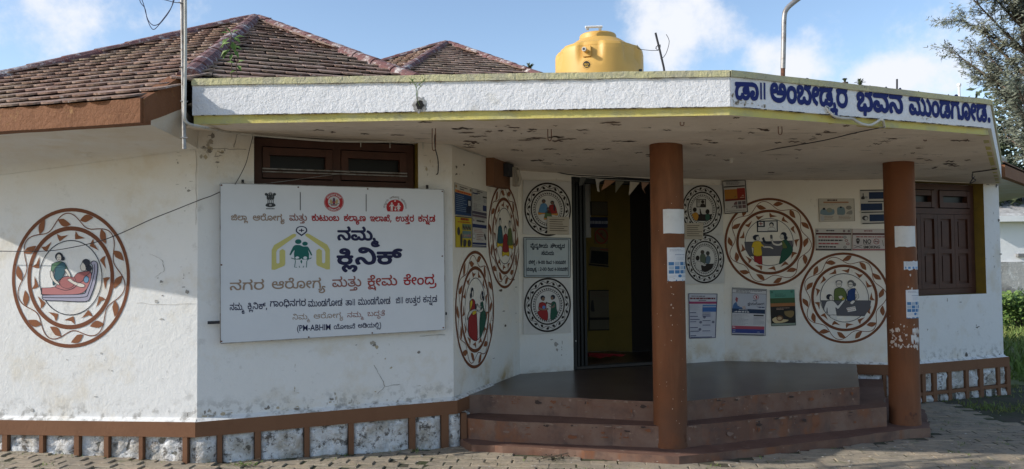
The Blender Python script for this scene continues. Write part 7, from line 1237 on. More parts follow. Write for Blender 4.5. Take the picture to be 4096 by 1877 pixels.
def po_blue(mb, m, t):
    frame_(mb, m, NV, .022, .6); lines(mb, m, .1, .9, .04, .08, 1, DK, .4, 2); lines(mb, m, .05, .95, .08, .14, 1, (.16, .05, .06), .6, 3); lines(mb, m, .35, .62, .14, .17, 1, DK, .5, 4); D_rect(mb, m, .02, .18, .98, .23, (.30, .05, .12), .0008)
    D_rect(mb, m, .49, .25, .98, .29, LB, .0008); D_rect(mb, m, .49, .305, .98, .41, (.05, .13, .34), .0008); lines(mb, m, .04, .46, .25, .38, 5, (.35, .36, .42), .3, 6)
    for k, y in enumerate((.42, .50, .57, .62, .75, .83, .93)): D_rect(mb, m, .04, y, .26 + .06 * (k % 3), y + .015, NV, .0008); lines(mb, m, .04, .44, y + .02, y + .06, 3, (.4, .4, .5), .3, k)
    for k, y in enumerate((.43, .47, .50, .60, .70, .83)): D_rect(mb, m, .49, y, .78, y + .013, NV, .0008); lines(mb, m, .49, .9, y + .018, y + .07, 3, (.42, .42, .52), .3, k + 9)
    for (x, y) in ((.42, .64), (.88, .64), (.40, .80), (.56, .53)): E_(mb, m, x, y, .05, .03, (.15, .15, .2), .001, False)
    D_rect(mb, m, .04, .965, .85, .98, NV, .0008)
sheet('poster', 'narrow text poster with red line and blue box, nearest the left column', 'poster', F_O, [(2753, 1174), (2869, 1175), (2862, 1352), (2757, 1355)], po_blue, (.50, .50, .55), .008, .003, None, None, .006)
def po_tb(mb, m, t):
    frame_(mb, m, (.12, .12, .14), .012); D_rect(mb, m, .02, .02, .98, .035, DK, .0008); lines(mb, m, .12, .88, .04, .10, 2, (.1, .1, .12), .4, 3); D_rect(mb, m, .0, .105, 1, .112, DK, .0008)
    D_rect(mb, m, .01, .115, .99, .44, (.44, .46, .52), .0004)
    P_(mb, m, [(.02, .44), (.05, .35), (.14, .30), (.25, .34), (.30, .42), (.30, .44)], (.06, .13, .28), .001, False); E_(mb, m, .2, .27, .075, .07, (.50, .40, .37), .0012, False); P_(mb, m, [(.10, .25), (.13, .19), (.22, .175), (.30, .21), (.29, .25), (.18, .24), (.16, .3), (.12, .29)], (.30, .08, .09), .0016, False); P_(mb, m, [(.24, .33), (.30, .3), (.38, .36), (.40, .44), (.32, .44), (.30, .38)], (.45, .36, .33), .0014, False); P_(mb, m, [(.32, .27), (.38, .26), (.36, .29)], (.2, .2, .2), .0014, False)
    D_ell(mb, m, .70, .18, .08, .055, (.36, .12, .14), .001); D_ell(mb, m, .70, .18, .065, .043, (.5, .48, .5), .0014); P_(mb, m, [(.68, .15), (.72, .16), (.73, .2), (.70, .21)], (.35, .05, .06), .0018, False)
    lines(mb, m, .62, .80, .245, .275, 1, NV, .6, 2); put_text(mb, m, 'ಕ್ಷಯರೋಗ', .46, .355, .94, .345, .055, (.03, .03, .05), .001, .02); lines(mb, m, .43, .97, .375, .41, 1, NV, .6, 4)
    D_rect(mb, m, .01, .44, .97, .53, (.02, .04, .09), .0008); lines(mb, m, .18, .82, .445, .475, 1, (.4, .42, .45), .5, 5); lines(mb, m, .03, .95, .48, .525, 1, (.5, .5, .52), .6, 6)
    lines(mb, m, .03, .5, .55, .78, 9, (.22, .22, .27), .25, 7); D_rect(mb, m, .64, .555, .93, .585, DK, .0008); lines(mb, m, .64, .96, .6, .78, 7, (.22, .22, .27), .25, 8)
    D_rect(mb, m, .01, .80, .96, .865, (.36, .07, .10), .0008); D_rect(mb, m, .01, .865, .96, .95, (.04, .06, .22), .0008); lines(mb, m, .03, .94, .8, .86, 1, (.5, .4, .42), .4, 9); lines(mb, m, .03, .94, .87, .94, 2, (.3, .34, .45), .35, 10); D_rect(mb, m, .02, .97, .95, .993, (.10, .11, .14), .0008)
sheet('poster', 'tuberculosis health poster with a coughing man in blue, under the first big medallion', 'poster', F_P, [(2928, 1150), (3067, 1157), (3062, 1344), (2926, 1341)], po_tb, (.54, .54, .56), .008, .003, None, None, .006)
def po_green(mb, m, t):
    D_rect(mb, m, 0, 0, 1, .23, (.10, .26, .20), .0006); D_rect(mb, m, 0, .23, 1, .37, (.05, .09, .04), .0006); D_rect(mb, m, 0, .37, 1, .46, (.30, .13, .05), .0006); D_rect(mb, m, 0, .46, 1, .93, (.022, .02, .018), .0006); D_rect(mb, m, .02, .93, .98, .985, (.22, .27, .22), .0006)
    lines(mb, m, .2, .75, .1, .2, 3, (.02, .06, .05), .3, 2); lines(mb, m, .24, .78, .49, .56, 2, (.32, .22, .17), .5, 3); P_(mb, m, [(.55, .6), (.9, .59), (.93, .7), (.8, .78), (.58, .7)], (.20, .14, .06), .001, False); P_(mb, m, [(.06, .8), (.2, .75), (.3, .8), (.7, .84), (.55, .9), (.2, .92), (.07, .86)], (.52, .42, .24), .001, False)
    D_ell(mb, m, .36, .79, .14, .08, (.16, .08, .04), .0014); D_ell(mb, m, .35, .79, .09, .045, (.45, .33, .2), .0016); E_(mb, m, .08, .06, .05, .035, (.06, .16, .12), .001, False); E_(mb, m, .88, .06, .05, .035, (.06, .16, .12), .001, False); frame_(mb, m, (.02, .03, .03), .02)
sheet('poster', 'small green and black poster, lower left of the second big medallion', 'poster', F_P, [(3079, 1161), (3178, 1158), (3184, 1302), (3085, 1305)], po_green, (.1, .1, .1), .008, .003)
def po_wash(mb, m, t):
    frame_(mb, m, (.16, .13, .10), .012); lines(mb, m, .25, .72, .02, .12, 1, (.1, .06, .05), .6, 2); D_rect(mb, m, .14, .13, .84, .2, (.36, .20, .12), .0008); lines(mb, m, .03, .8, .22, .3, 2, (.3, .28, .25), .3, 3)
    P_(mb, m, [(.04, .66), (.06, .5), (.16, .42), (.26, .52), (.42, .46), (.42, .68), (.2, .72)], (.17, .24, .28), .001, False); E_(mb, m, .15, .44, .035, .05, INK, .0014, False); E_(mb, m, .3, .5, .08, .1, (.24, .25, .2), .0014, False); P_(mb, m, [(.52, .7), (.52, .42), (.62, .36), (.72, .42), (.72, .7)], (.16, .22, .24), .001, False); E_(mb, m, .62, .38, .03, .04, INK, .0014, False)
    E_(mb, m, .84, .4, .08, .09, (.22, .2, .17), .001, False); P_(mb, m, [(.76, .68), (.8, .58), (.92, .52), (.92, .7)], (.25, .24, .22), .001, False); D_rect(mb, m, .05, .76, .14, .95, (.40, .40, .42), .0008); lines(mb, m, .15, .42, .74, .92, 3, (.2, .12, .1), .3, 4); lines(mb, m, .55, .93, .74, .92, 3, (.2, .12, .1), .3, 5)
sheet('poster', 'cream picture poster about keeping clean, upper left of the blue instruction poster', 'poster', F_P, [(3273, 795), (3417, 795), (3420, 885), (3276, 888)], po_wash, (.50, .46, .39), .006, .003)
def po_instr(mb, m, t):
    for (y0, xa) in ((0, .0), (.33, .24), (.64, .02), (.96, .04)): D_rect(mb, m, xa, y0, 1 if y0 != .64 else .8, y0 + .03, DK, .001)
    for (x0, y0, x1, y1) in ((.28, .07, 1, .27), (.01, .40, .70, .60), (.28, .72, 1, .92)): D_rect(mb, m, x0, y0, x1, y1, (.018, .035, .085), .001); lines(mb, m, x0 + .06, x1 - .06, y0 + .02, y1 - .02, 2, (.35, .38, .42), .4, int(x0 * 50))
    D_rect(mb, m, .08, .10, .11, .2, DK, .001); P_(mb, m, [(.04, .2), (.12, .18), (.14, .27), (.03, .27)], DK, .001, False); E_(mb, m, .19, .22, .05, .035, (.3, .3, .3), .001, False); D_ell(mb, m, .14, .82, .10, .07, DK, .001); D_ell(mb, m, .17, .83, .05, .045, (.45, .44, .42), .0014); D_rect(mb, m, .76, .42, .95, .46, DK, .001); E_(mb, m, .88, .385, .03, .02, DK, .0014, False)
sheet('poster', 'white instruction poster with three dark blue text boxes, partly behind the right column', 'poster', F_P, [(3440, 760), (3566, 758), (3568, 895), (3444, 898)], po_instr, (.50, .48, .44), .006, .003)
def po_rules(mb, m, t):
    frame_(mb, m, DK, .012); lines(mb, m, .3, .68, .05, .13, 1, DK, .6, 2); D_rect(mb, m, .01, .19, .99, .27, (.08, .02, .02), .0008); D_rect(mb, m, .01, .91, .99, .97, (.05, .03, .03), .0008)
    for k, c in enumerate(((.33, .06, .06), DK, (.33, .08, .08), DK)): lines(mb, m, .08, .78, .31 + .15 * k, .44 + .15 * k, 1, c, .5, k + 3)
    for k in range(4): D_ell(mb, m, .82 + .08 * (k % 3) * .5, .38 + .15 * k, .045, .06, DK if k % 3 == 0 else (.3, .06, .06), .001); D_ell(mb, m, .82 + .08 * (k % 3) * .5, .38 + .15 * k, .03, .04, (.4, .38, .36), .0014)
    for x in (.05, .8, .93): E_(mb, m, x, .1, .035, .06, (.2, .15, .15), .001, False)
sheet('poster', 'white rules poster with red and black lines, left neighbour of the no smoking poster', 'poster', F_P, [(3262, 915), (3405, 916), (3406, 1004), (3263, 1003)], po_rules, (.50, .47, .43), .006, .003)
def po_nosmoke(mb, m, t):
    frame_(mb, m, (.22, .08, .08), .008); D_rect(mb, m, .01, .19, .99, .27, (.08, .02, .02), .0008); D_rect(mb, m, .01, .91, .99, .97, (.32, .12, .12), .0008); lines(mb, m, .3, .66, .05, .13, 1, (.2, .05, .05), .6, 2); lines(mb, m, .1, .9, .32, .4, 1, (.30, .08, .07), .6, 3)
    put_text(mb, m, 'NO', .28, .67, .48, .67, .21, (.01, .01, .01), .001, .035, .79); D_rect(mb, m, .28, .69, .48, .703, (.01, .01, .01), .001); put_text(mb, m, 'SMOKING', .28, .89, .70, .88, .13, (.01, .01, .01), .001, .035, .79)
    E_(mb, m, .14, .52, .05, .1, (.05, .04, .04), .001, False); E_(mb, m, .14, .62, .035, .06, (.05, .04, .04), .0011, False)
    for dx in (-.02, .02): E_(mb, m, .14 + dx, .52, .012, .03, (.4, .38, .36), .0016, False)
    D_stroke(mb, m, [(.03, .74), (.25, .88)], .018, (.1, .09, .09), .001); D_stroke(mb, m, [(.25, .74), (.03, .88)], .018, (.1, .09, .09), .001)
    D_ell(mb, m, .61, .57, .075, .13, (.28, .05, .05), .001); D_ell(mb, m, .61, .57, .06, .105, (.48, .44, .42), .0013); D_rect(mb, m, .56, .56, .66, .59, DK, .0016); D_stroke(mb, m, [(.565, .49), (.655, .65)], .014, (.28, .05, .05), .002)
    D_ell(mb, m, .88, .7, .06, .11, (.25, .1, .1), .001); D_ell(mb, m, .88, .7, .045, .085, (.45, .42, .4), .0013); E_(mb, m, .87, .53, .02, .035, DK, .0014, False); D_stroke(mb, m, [(.76, .5), (.79, .78)], .01, DK, .001)
sheet('poster', 'white NO SMOKING poster with skull and crossed bones, partly behind the right column', 'poster', F_P, [(3409, 916), (3566, 917), (3568, 1004), (3410, 1004)], po_nosmoke, (.52, .47, .44), .006, .003)

# ---- papers pasted on the columns
def col_paper(name, label, cat, cc, r, xa, xb, ya, yb, content, base, rag=0.0, seed=1):
    """bent sheet on a column, between image columns xa..xb and rows ya..yb"""
    rg = random.Random(seed)
    def ang(x):
        d = cray(x, 1000); D = Vector((d.x, d.y)).normalized(); C2 = Vector((cc.x, cc.y)); b = C2.dot(D); e = (C2.x * D.y - C2.y * D.x)
        e = max(-r * .9995, min(r * .9995, e)); s_ = math.asin(e / r)         # e>0: ray passes to the left
        base_a = math.atan2(-D.y, -D.x); return base_a - s_ * 1.0 if False else base_a + (-s_)
    d = cray((xa + xb) / 2, 1000)
    # angle measured on the column, from facing the viewer, positive to the right
    def side(x):
        q = cray(x, 1000); D = Vector((q.x, q.y)).normalized(); C2 = Vector((cc.x, cc.y)); e = (D.x * C2.y - D.y * C2.x)
        return math.asin(max(-.999, min(.999, e / r)))
    f0 = math.atan2(-cc.y, -cc.x)
    s0, s1 = side(xa), side(xb)
    def zof(x, y):
        a = f0 + side(x) ; P = Vector((cc.x + r * math.cos(a), cc.y + r * math.sin(a), 0)); q = cray(x, y); t = math.hypot(P.x, P.y) / math.hypot(q.x, q.y); return EYE + q.z * t
    xm = (xa + xb) / 2; z0, z1 = zof(xm, ya), zof(xm, yb)
    def m(x, y, l):
        a = f0 + (s0 + (s1 - s0) * x); rr = r + .003 + l
        return Vector((cc.x + rr * math.cos(a), cc.y + rr * math.sin(a), z0 + (z1 - z0) * y))
    t = thing(name, label, cat, m(.5, 1, 0))
    mb = MB(); N = 12; pts = []
    top = [(k / N, (rg.random() * rag * .4)) for k in range(N + 1)]; bot = [(k / N, 1 - rg.random() * rag) for k in range(N + 1)]
    vs = []
    for j in range(7): vs += [m(top[k][0], top[k][1] + (bot[k][1] - top[k][1]) * j / 6, 0) for k in range(N + 1)]
    mt = M('paper_%d' % len(MATS), base, .7, [(8, tuple(v * .8 for v in base), .45, .7, {'a': .6}), (30, (.15, .12, .1), .7, .76)])
    mb.add(vs, [(j * (N + 1) + i, (j + 1) * (N + 1) + i, (j + 1) * (N + 1) + i + 1, j * (N + 1) + i + 1) for j in range(6) for i in range(N)], mt, True)
    mb.build('paper', t)
    if content: mb = MB(); content(mb, m, t); mb.build('print', t)
def cp_pic(mb, m, t):
    BL = (.06, .17, .34); seg = lambda x0, y0, x1, y1, c: [D_rect(mb, m, x0 + (x1 - x0) * k / 3, y0, x0 + (x1 - x0) * (k + 1) / 3, y1, c, .0012) for k in range(3)]
    lines(mb, m, .1, .9, .05, .12, 2, (.2, .22, .3), .3, 2); lines(mb, m, .3, .85, .19, .24, 1, (.2, .25, .35), .4, 3); lines(mb, m, .35, .8, .27, .38, 3, (.35, .38, .45), .3, 4)
    for i in range(4):
        for j in range(3): seg(.05 + .235 * i, .43 + .12 * j, .25 + .235 * i, .53 + .12 * j, BL if (i + j) % 2 == 0 or j == 2 and i < 2 else (.33, .40, .48))
    E_(mb, m, .5, .84, .09, .045, (.04, .16, .36), .0015, False); lines(mb, m, .62, .95, .8, .88, 3, (.2, .3, .4), .3, 6); lines(mb, m, .05, .35, .82, .9, 3, (.4, .42, .45), .3, 7); seg(.02, .95, .98, .99, (.08, .2, .36))
col_paper('paper_notice', 'blank white paper pasted high on the left porch column', 'paper', c1, r1, 2655, 2737, 836, 935, None, (.64, .64, .64), .02, 2)
col_paper('poster', 'white poster with small blue pictures pasted on the left porch column', 'poster', c1, r1, 2668, 2741, 990, 1126, cp_pic, (.62, .63, .66), .02, 3)
col_paper('paper_notice', 'torn blank paper pasted high on the right porch column', 'paper', c2, r2, 3581, 3661, 904, 990, None, (.62, .62, .62), .05, 4)
def cp_strip(mb, m, t):
    lines(mb, m, .1, .9, .1, .5, 4, (.3, .33, .4), .3, 2)
    for k in range(4): D_rect(mb, m, .05 + .22 * k, .6, .27 + .22 * k, .82, (.10, .24, .46), .0012)
col_paper('paper_notice', 'small torn scrap with a blue stripe on the right porch column', 'paper', c2, r2, 3613, 3668, 1043, 1083, cp_strip, (.58, .60, .64), .25, 5)
col_paper('poster', 'torn poster with small blue pictures pasted on the right porch column', 'poster', c2, r2, 3618, 3669, 1158, 1275, cp_pic, (.60, .61, .64), .06, 6)
for k, (xa, xb, ya, yb) in enumerate(((3640, 3662, 1308, 1345), (3634, 3655, 1335, 1380), (3655, 3664, 1345, 1385))):
    if k < 3: col_paper('paper_scrap', ('upper', 'largest', 'narrowest')[k] + ' torn white paper remnant low on the right porch column', 'paper', c2, r2, xa, xb, ya, yb, None, (.60, .58, .56), .55, 20 + k)

# ================================================================ THE CLINIC SIGNBOARD
F_B = Frame(W['LM'], W['MN'], .085)
qb = [F_B.px(882, 734.5), F_B.px(1774, 760), F_B.px(1779.5, 1318.6), F_B.px(883, 1373)]
sb = thing('signboard', 'large white clinic signboard with logos and red, tan and navy Kannada lettering', 'sign', F_B.p((qb[2][0] + qb[3][0]) / 2, qb[2][1], 0))
mb = MB(); fr = [F_B.p(u, z, 0) for u, z in qb]; bk2 = [F_B.p(u, z, -.022) for u, z in qb]
mb.add(fr + bk2, [(3, 2, 1, 0), (4, 5, 6, 7), (0, 1, 5, 4), (1, 2, 6, 5), (2, 3, 7, 6), (3, 0, 4, 7)], m_board); mb.build('panel', sb)
def mB(x, y, l): u, z = F_B.px(x, y); return F_B.p(u, z, .0015 + l)
mb = MB()
for (a, b) in ((0, 1), (1, 2), (2, 3), (3, 0)):
    A_, B_ = fr[a], fr[b]; d = (B_ - A_).normalized(); inn = F_B.n.cross(d) * (-1)
    if (fr[(b + 1) % 4] - B_).dot(inn) < 0: inn = -inn
    mb.hexa([A_ + F_B.n * .002, B_ + F_B.n * .002, B_ - inn * .006 + F_B.n * .002, A_ - inn * .006 + F_B.n * .002], [p - F_B.n * .026 for p in (A_, B_, B_ - inn * .006, A_ - inn * .006)], m_steel)
mb.build('frame', sb)
for (x, y) in ((886, 741), (1193, 749), (1471, 756), (1769, 766), (886, 1060), (886, 1366), (1769, 1025), (1773, 1311), (1235, 1349), (1489, 1332)):
    mb = MB(); u, z = F_B.px(x, y)
    mb.add([F_B.p(u + .006 * math.cos(k), z + .006 * math.sin(k), .004) for k in [j * math.pi / 4 for j in range(8)]] + [F_B.p(u + .007 * math.cos(k), z + .007 * math.sin(k), 0) for k in [j * math.pi / 4 for j in range(8)]], [tuple(range(8))] + [(i, i + 8, (i + 1) % 8 + 8, (i + 1) % 8) for i in range(8)], m_rust); mb.build('screw', sb)
for (u0_, u1_, zz_) in (((qb[3][0] - .10), qb[3][0] + .2, F_B.px(870, 1291)[1]), (qb[2][0] - .2, qb[2][0] + .03, F_B.px(1786, 1256)[1])):
    mb = MB(); mb.fbox(F_B, u0_, u1_, zz_ - .012, zz_ + .012, -.045, -.026, m_wire); mb.build('bracket', sb)
for x in (972, 1713):
    u_ = F_B.px(x, 740)[0]; zz_ = qb[0][1]; mb = MB(); mb.fbox(F_B, u_ - .01, u_ + .01, zz_ - .1, zz_ + .04, -.045, -.026, m_wire); mb.build('bracket', sb)
TAN = (.28, .20, .145); DUS = (.25, .11, .09); REDB = (.33, .022, .025); NVB = (.014, .016, .055)
def bw(mb, t, x0, y0, x1, y1, h, col, wgt=.012):
    u0, z0 = F_B.px(x0, y0); u1, z1 = F_B.px(x1, y1); hh = F_B.px(x0, y0 - h)[1] - z0
    put_text(mb, lambda a, b, l: F_B.p(a, -b, .0015 + l), t, u0, -z0, u1, -z1, hh, col, .0004, wgt)
def line(name_label, words):
    for wd in words:
        mb = MB(); bw(mb, *wd); o = mb.build('lettering', sb); o['label'] = 'word of the ' + name_label
line('top line of lettering fading from tan to red', [('ಜಿಲ್ಲಾ', 924, 881, 992, 882, 26, TAN, .02), ('ಆರೋಗ್ಯ', 1011, 882, 1139, 883, 27, TAN, .02), ('ಮತ್ತು', 1157, 882.5, 1228, 883, 28, DUS, .02), ('ಕುಟುಂಬ', 1246, 883, 1357, 884, 27, REDB, .03), ('ಕಲ್ಯಾಣ', 1375, 884, 1463, 885, 27, REDB, .03), ('ಇಲಾಖೆ,', 1479, 885, 1566, 886, 26, REDB, .03), ('ಉತ್ತರ', 1582, 886, 1656, 886.5, 27, REDB, .03), ('ಕನ್ನಡ', 1672, 886.5, 1741, 887, 27, REDB, .03)])
line('large navy lettering', [('ನಮ್ಮ', 1349, 960, 1520, 961, 53, NVB, .035), ('ಕ್ಲಿನಿಕ್', 1346, 1057, 1611, 1055, 68, NVB, .035)])
line('third line of lettering fading from tan to red', [('ನಗರ', 919, 1161, 1056, 1158, 42, TAN, .012), ('ಆರೋಗ್ಯ', 1087, 1156, 1302, 1151, 42, TAN, .012), ('ಮತ್ತು', 1329, 1148.5, 1445, 1145, 42, DUS, .012), ('ಕ್ಷೇಮ', 1470, 1144, 1589, 1141, 42, (.30, .06, .05), .015), ('ಕೇಂದ್ರ', 1614, 1140, 1746, 1137, 42, REDB, .015)])
line('navy address line', [('ನಮ್ಮ', 919, 1241, 979, 1240, 30, NVB, .01), ('ಕ್ಲಿನಿಕ್,', 990, 1237, 1069, 1236, 28, NVB, .01), ('ಗಾಂಧಿನಗರ', 1080, 1227, 1223, 1224, 30, NVB, .01), ('ಮುಂಡಗೋಡ', 1232, 1227, 1369, 1223, 30, NVB, .01), ('ತಾ', 1382, 1222, 1408, 1221, 28, NVB, .01), ('ಮುಂಡಗೋಡ', 1432, 1220, 1561, 1216, 30, NVB, .01), ('ಜಿ', 1583, 1214, 1600, 1213, 27, NVB, .01), ('ಉತ್ತರ', 1622, 1213, 1681, 1211, 28, NVB, .01), ('ಕನ್ನಡ', 1692, 1210, 1748, 1208, 28, NVB, .01)])
for bx_, by_ in ((1411, 1196), (1417, 1196), (1603, 1188), (1609, 1188)):
    mb = MB(); D_rect(mb, mB, bx_, by_, bx_ + 2.2, by_ + 26, NVB, .0004); mb.build('lettering', sb)
line('tan motto line', [('ನಿಮ್ಮ', 1170, 1279, 1241, 1277, 24, TAN, .006), ('ಆರೋಗ್ಯ', 1255, 1275, 1373, 1271, 24, TAN, .006), ('ನಮ್ಮ', 1389, 1270, 1456, 1268, 23, DUS, .006), ('ಬದ್ಧತೆ', 1470, 1265, 1539, 1263, 23, DUS, .006)])
line('small navy line in brackets', [('(PM-ABHIM', 1188, 1325, 1322, 1320, 25, NVB, .02), ('ಯೋಜನೆ', 1335, 1317, 1420, 1314, 20, NVB, .012), ('ಅಡಿಯಲ್ಲಿ)', 1432, 1312, 1524, 1309, 20, NVB, .012)])
bq = lambda x, y, l=0: mB(860 + x / 3.106, 720 + y / 3.106, l)
bc = lambda x, y, l=0: mB(1320 + x / 3.106, 720 + y / 3.106, l)
mb = MB()
D_rect(mb, bq, 1054, 152, 1064, 378, DK, 0); mb.build('divider', sb); mb = MB(); D_rect(mb, bc, 444, 176, 453, 392, DK, 0)
mb.build('divider', sb)
mb = MB(); GI = (.04, .045, .05)    # lion capital emblem
P_(mb, bq, [(640, 205), (650, 180), (672, 165), (700, 165), (725, 178), (738, 205), (730, 245), (705, 252), (670, 252), (645, 245)], GI, 0, False)
for (x, y) in ((637, 180), (738, 180)): E_(mb, bq, x, y, 20, 18, GI, 0.0002, False)
E_(mb, bq, 688, 175, 22, 26, GI, .0004, False); E_(mb, bq, 688, 160, 20, 11, (.3, .3, .31), .0008, False)
for x in (655, 676, 700, 722): D_rect(mb, bq, x - 6, 240, x + 5, 292, (.28, .29, .30), .0002); D_rect(mb, bq, x + 3, 240, x + 7, 292, GI, .0004)
P_(mb, bq, [(640, 295), (688, 285), (738, 295), (750, 325), (688, 340), (628, 325)], GI, .0003, False); E_(mb, bq, 688, 312, 15, 14, (.35, .35, .36), .0008, False); E_(mb, bq, 688, 312, 5, 5, GI, .001, False)
for (x, y, r_) in ((665, 185, 6), (712, 185, 6), (688, 180, 6), (665, 210, 5), (710, 212, 5)): E_(mb, bq, x, y, r_, r_, (.33, .33, .34), .0008, False)
lines(mb, bq, 634, 742, 350, 368, 1, GI, .6, 3)
tag(mb.build('emblem', sb), label='dark lion capital emblem')
mb = MB(); sc_ = (48, 275)
u_ = lambda a, b, l: bc(sc_[0] + a * 122, sc_[1] + b * 119, l)
D_ell(mb, u_, 0, 0, 1, 1, (.36, .025, .03), 0, 36); D_stroke(mb, u_, [(.93 * math.cos(k * math.pi / 16), .93 * math.sin(k * math.pi / 16)) for k in range(32)], .03, (.6, .5, .5), .0003, True); D_ell(mb, u_, 0, 0, .60, .60, (.52, .50, .50), .0004, 30)
def arc_text(mb, m, text, rad, a0, a1, h, col, wgt=.01, inside=False):
    V, Fc, xa, xb = word_geo(text, wgt)
    vs = []
    for (x, y, e) in V:
        t = (x - xa) / (xb - xa); a = a0 + (a1 - a0) * t; rr = rad + (y / .79 * h) * (1 if not inside else -1); vs.append(m(rr * math.sin(a), -rr * math.cos(a), .0008 + e))
    mb.add(vs, Fc, flat(col))
arc_text(mb, u_, 'ಕರ್ನಾಟಕ', .68, -1.05, 1.05, .2, (.6, .58, .58), .02); arc_text(mb, u_, 'ಸರ್ಕಾರ', .88, math.pi + .8, math.pi - .8, .2, (.6, .58, .58), .02, True)
P_(mb, u_, [(-.08, -.42), (.08, -.42), (.14, -.1), (.12, .2), (0, .3), (-.12, .2), (-.14, -.1)], (.10, .05, .09), .001, False); D_ell(mb, u_, 0, .05, .1, .1, (.35, .05, .05), .0014)
for s_ in (-1, 1): P_(mb, u_, [(s_ * .15, -.05), (s_ * .3, -.3), (s_ * .42, -.15), (s_ * .36, .12), (s_ * .18, .18)], (.42, .30, .14), .001, False); P_(mb, u_, [(s_ * .1, .25), (s_ * .5, .12), (s_ * .48, .2), (s_ * .1, .34)], (.12, .14, .12), .001, False)
D_rect(mb, u_, -.3, .3, .3, .4, (.3, .12, .12), .0012)
tag(mb.build('emblem', sb), label='round red seal with white ring of lettering')
mb = MB()   # family emblem, red dome
pts = [(715, 393)] + [(808 + 108 * math.cos(t), 340 - 95 * math.sin(t)) for t in [math.pi * (1.08 - 1.16 * k / 20) for k in range(21)]] + [(900, 393)]
D_poly(mb, bc, pts, (.36, .02, .025), 0)
PW = (.60, .56, .56)
E_(mb, bc, 808, 262, 10, 10, PW, .0006, False)
E_(mb, bc, 767, 292, 11, 12, PW, .0006, False); P_(mb, bc, [(752, 306), (784, 306), (800, 330), (796, 334), (780, 320), (780, 386), (770, 386), (767, 350), (763, 386), (754, 386), (754, 320), (740, 334), (735, 328)], PW, .0006, False, None, False)
E_(mb, bc, 852, 300, 11, 12, PW, .0006, False); P_(mb, bc, [(840, 314), (864, 314), (882, 334), (878, 340), (864, 330), (872, 362), (860, 362), (860, 386), (853, 386), (851, 362), (848, 386), (841, 386), (841, 362), (832, 362), (842, 330), (826, 342), (822, 334)], PW, .0006, False, None, False)
E_(mb, bc, 812, 338, 8, 8, PW, .0006, False); E_(mb, bc, 812, 368, 12, 15, PW, .0006, False)
u2 = lambda a, b, l: bc(808 + a * 100, 350 + b * 100, l)
for (t_, a0, a1) in (('ರಾಷ್ಟ್ರೀಯ', -1.55, -.68), ('ಆರೋಗ್ಯ', -.50, .42), ('ಅಭಿಯಾನ', .60, 1.62)): arc_text(mb, u2, t_, 1.27, a0, a1, .24, (.10, .05, .05), 0)
tag(mb.build('emblem', sb), label='red dome emblem with a white family and arched lettering')
mb = MB()   # clinic logo: drop with a cross, two sheltering hands, a family
dp = [(1075, 700), (1015, 655), (1003, 627), (1015, 595), (1045, 578), (1075, 574), (1105, 578), (1135, 595), (1146, 627), (1133, 655)]
D_poly(mb, bq, catm(dp, 4, True)[:-1], NVB, 0); D_poly(mb, bq, catm([(1075 + (x - 1075) * .78, 627 + (y - 630) * .74) for x, y in dp], 4, True)[:-1], (.60, .62, .65), .0004)
D_rect(mb, bq, 1042, 622, 1106, 634, NVB, .0008); D_rect(mb, bq, 1068, 606, 1082, 648, NVB, .0008)
YH = (.50, .46, .16)
left = [(1010, 680), (985, 668), (955, 680), (735, 810), (704, 870), (702, 1115), (742, 1118), (860, 1068), (872, 1045), (872, 880), (838, 858), (802, 880), (800, 1030), (780, 1042), (762, 1028), (760, 900), (775, 865), (1005, 700)]
D_poly(mb, bq, left, YH, 0); D_poly(mb, bq, [(2130 - x, y - 4) for x, y in left], YH, 0)
TG = (.012, .115, .10)
D_ell(mb, bq, 1034, 767, 40, 30, TG, .0003); D_ell(mb, bq, 1118, 793, 34, 26, TG, .0003)
D_poly(mb, bq, catm([(925, 930), (970, 830), (1010, 808), (1060, 812), (1095, 828), (1150, 828), (1175, 865), (1207, 930), (1190, 936), (1155, 870), (1166, 985), (988, 985), (988, 870), (942, 934)], 2, True)[:-1], TG, .0003)
WB = (.60, .62, .65)
for x in (1022, 1120): D_ell(mb, bq, x, 968, 24, 17, WB, .0007)
D_poly(mb, bq, [(948, 978), (985, 990), (1060, 990), (1072, 975), (1085, 990), (1160, 988), (1196, 970), (1150, 1010), (1145, 1090), (1128, 1090), (1128, 1030), (1100, 1060), (1095, 1090), (1050, 1090), (1045, 1050), (1015, 1030), (1015, 1090), (985, 1090), (990, 1010)], WB, .0006)
D_stroke(mb, bq, [(945, 970), (990, 985), (1000, 1005), (988, 1085), (1015, 1086)], 9, TG, .001); D_stroke(mb, bq, [(1198, 968), (1152, 990), (1140, 1010), (1135, 1088)], 9, TG, .001); D_stroke(mb, bq, [(985, 984), (1012, 985), (1040, 975)], 6, TG, .001); P_(mb, bq, [(1072, 992), (1084, 1012), (1074, 1040), (1060, 1012)], TG, .001, False); D_stroke(mb, bq, [(1045, 1070), (1052, 1090)], 8, TG, .001); D_stroke(mb, bq, [(1100, 1068), (1094, 1090)], 8, TG, .001)
tag(mb.build('emblem', sb), label='logo of two pale yellow hands sheltering a green family')

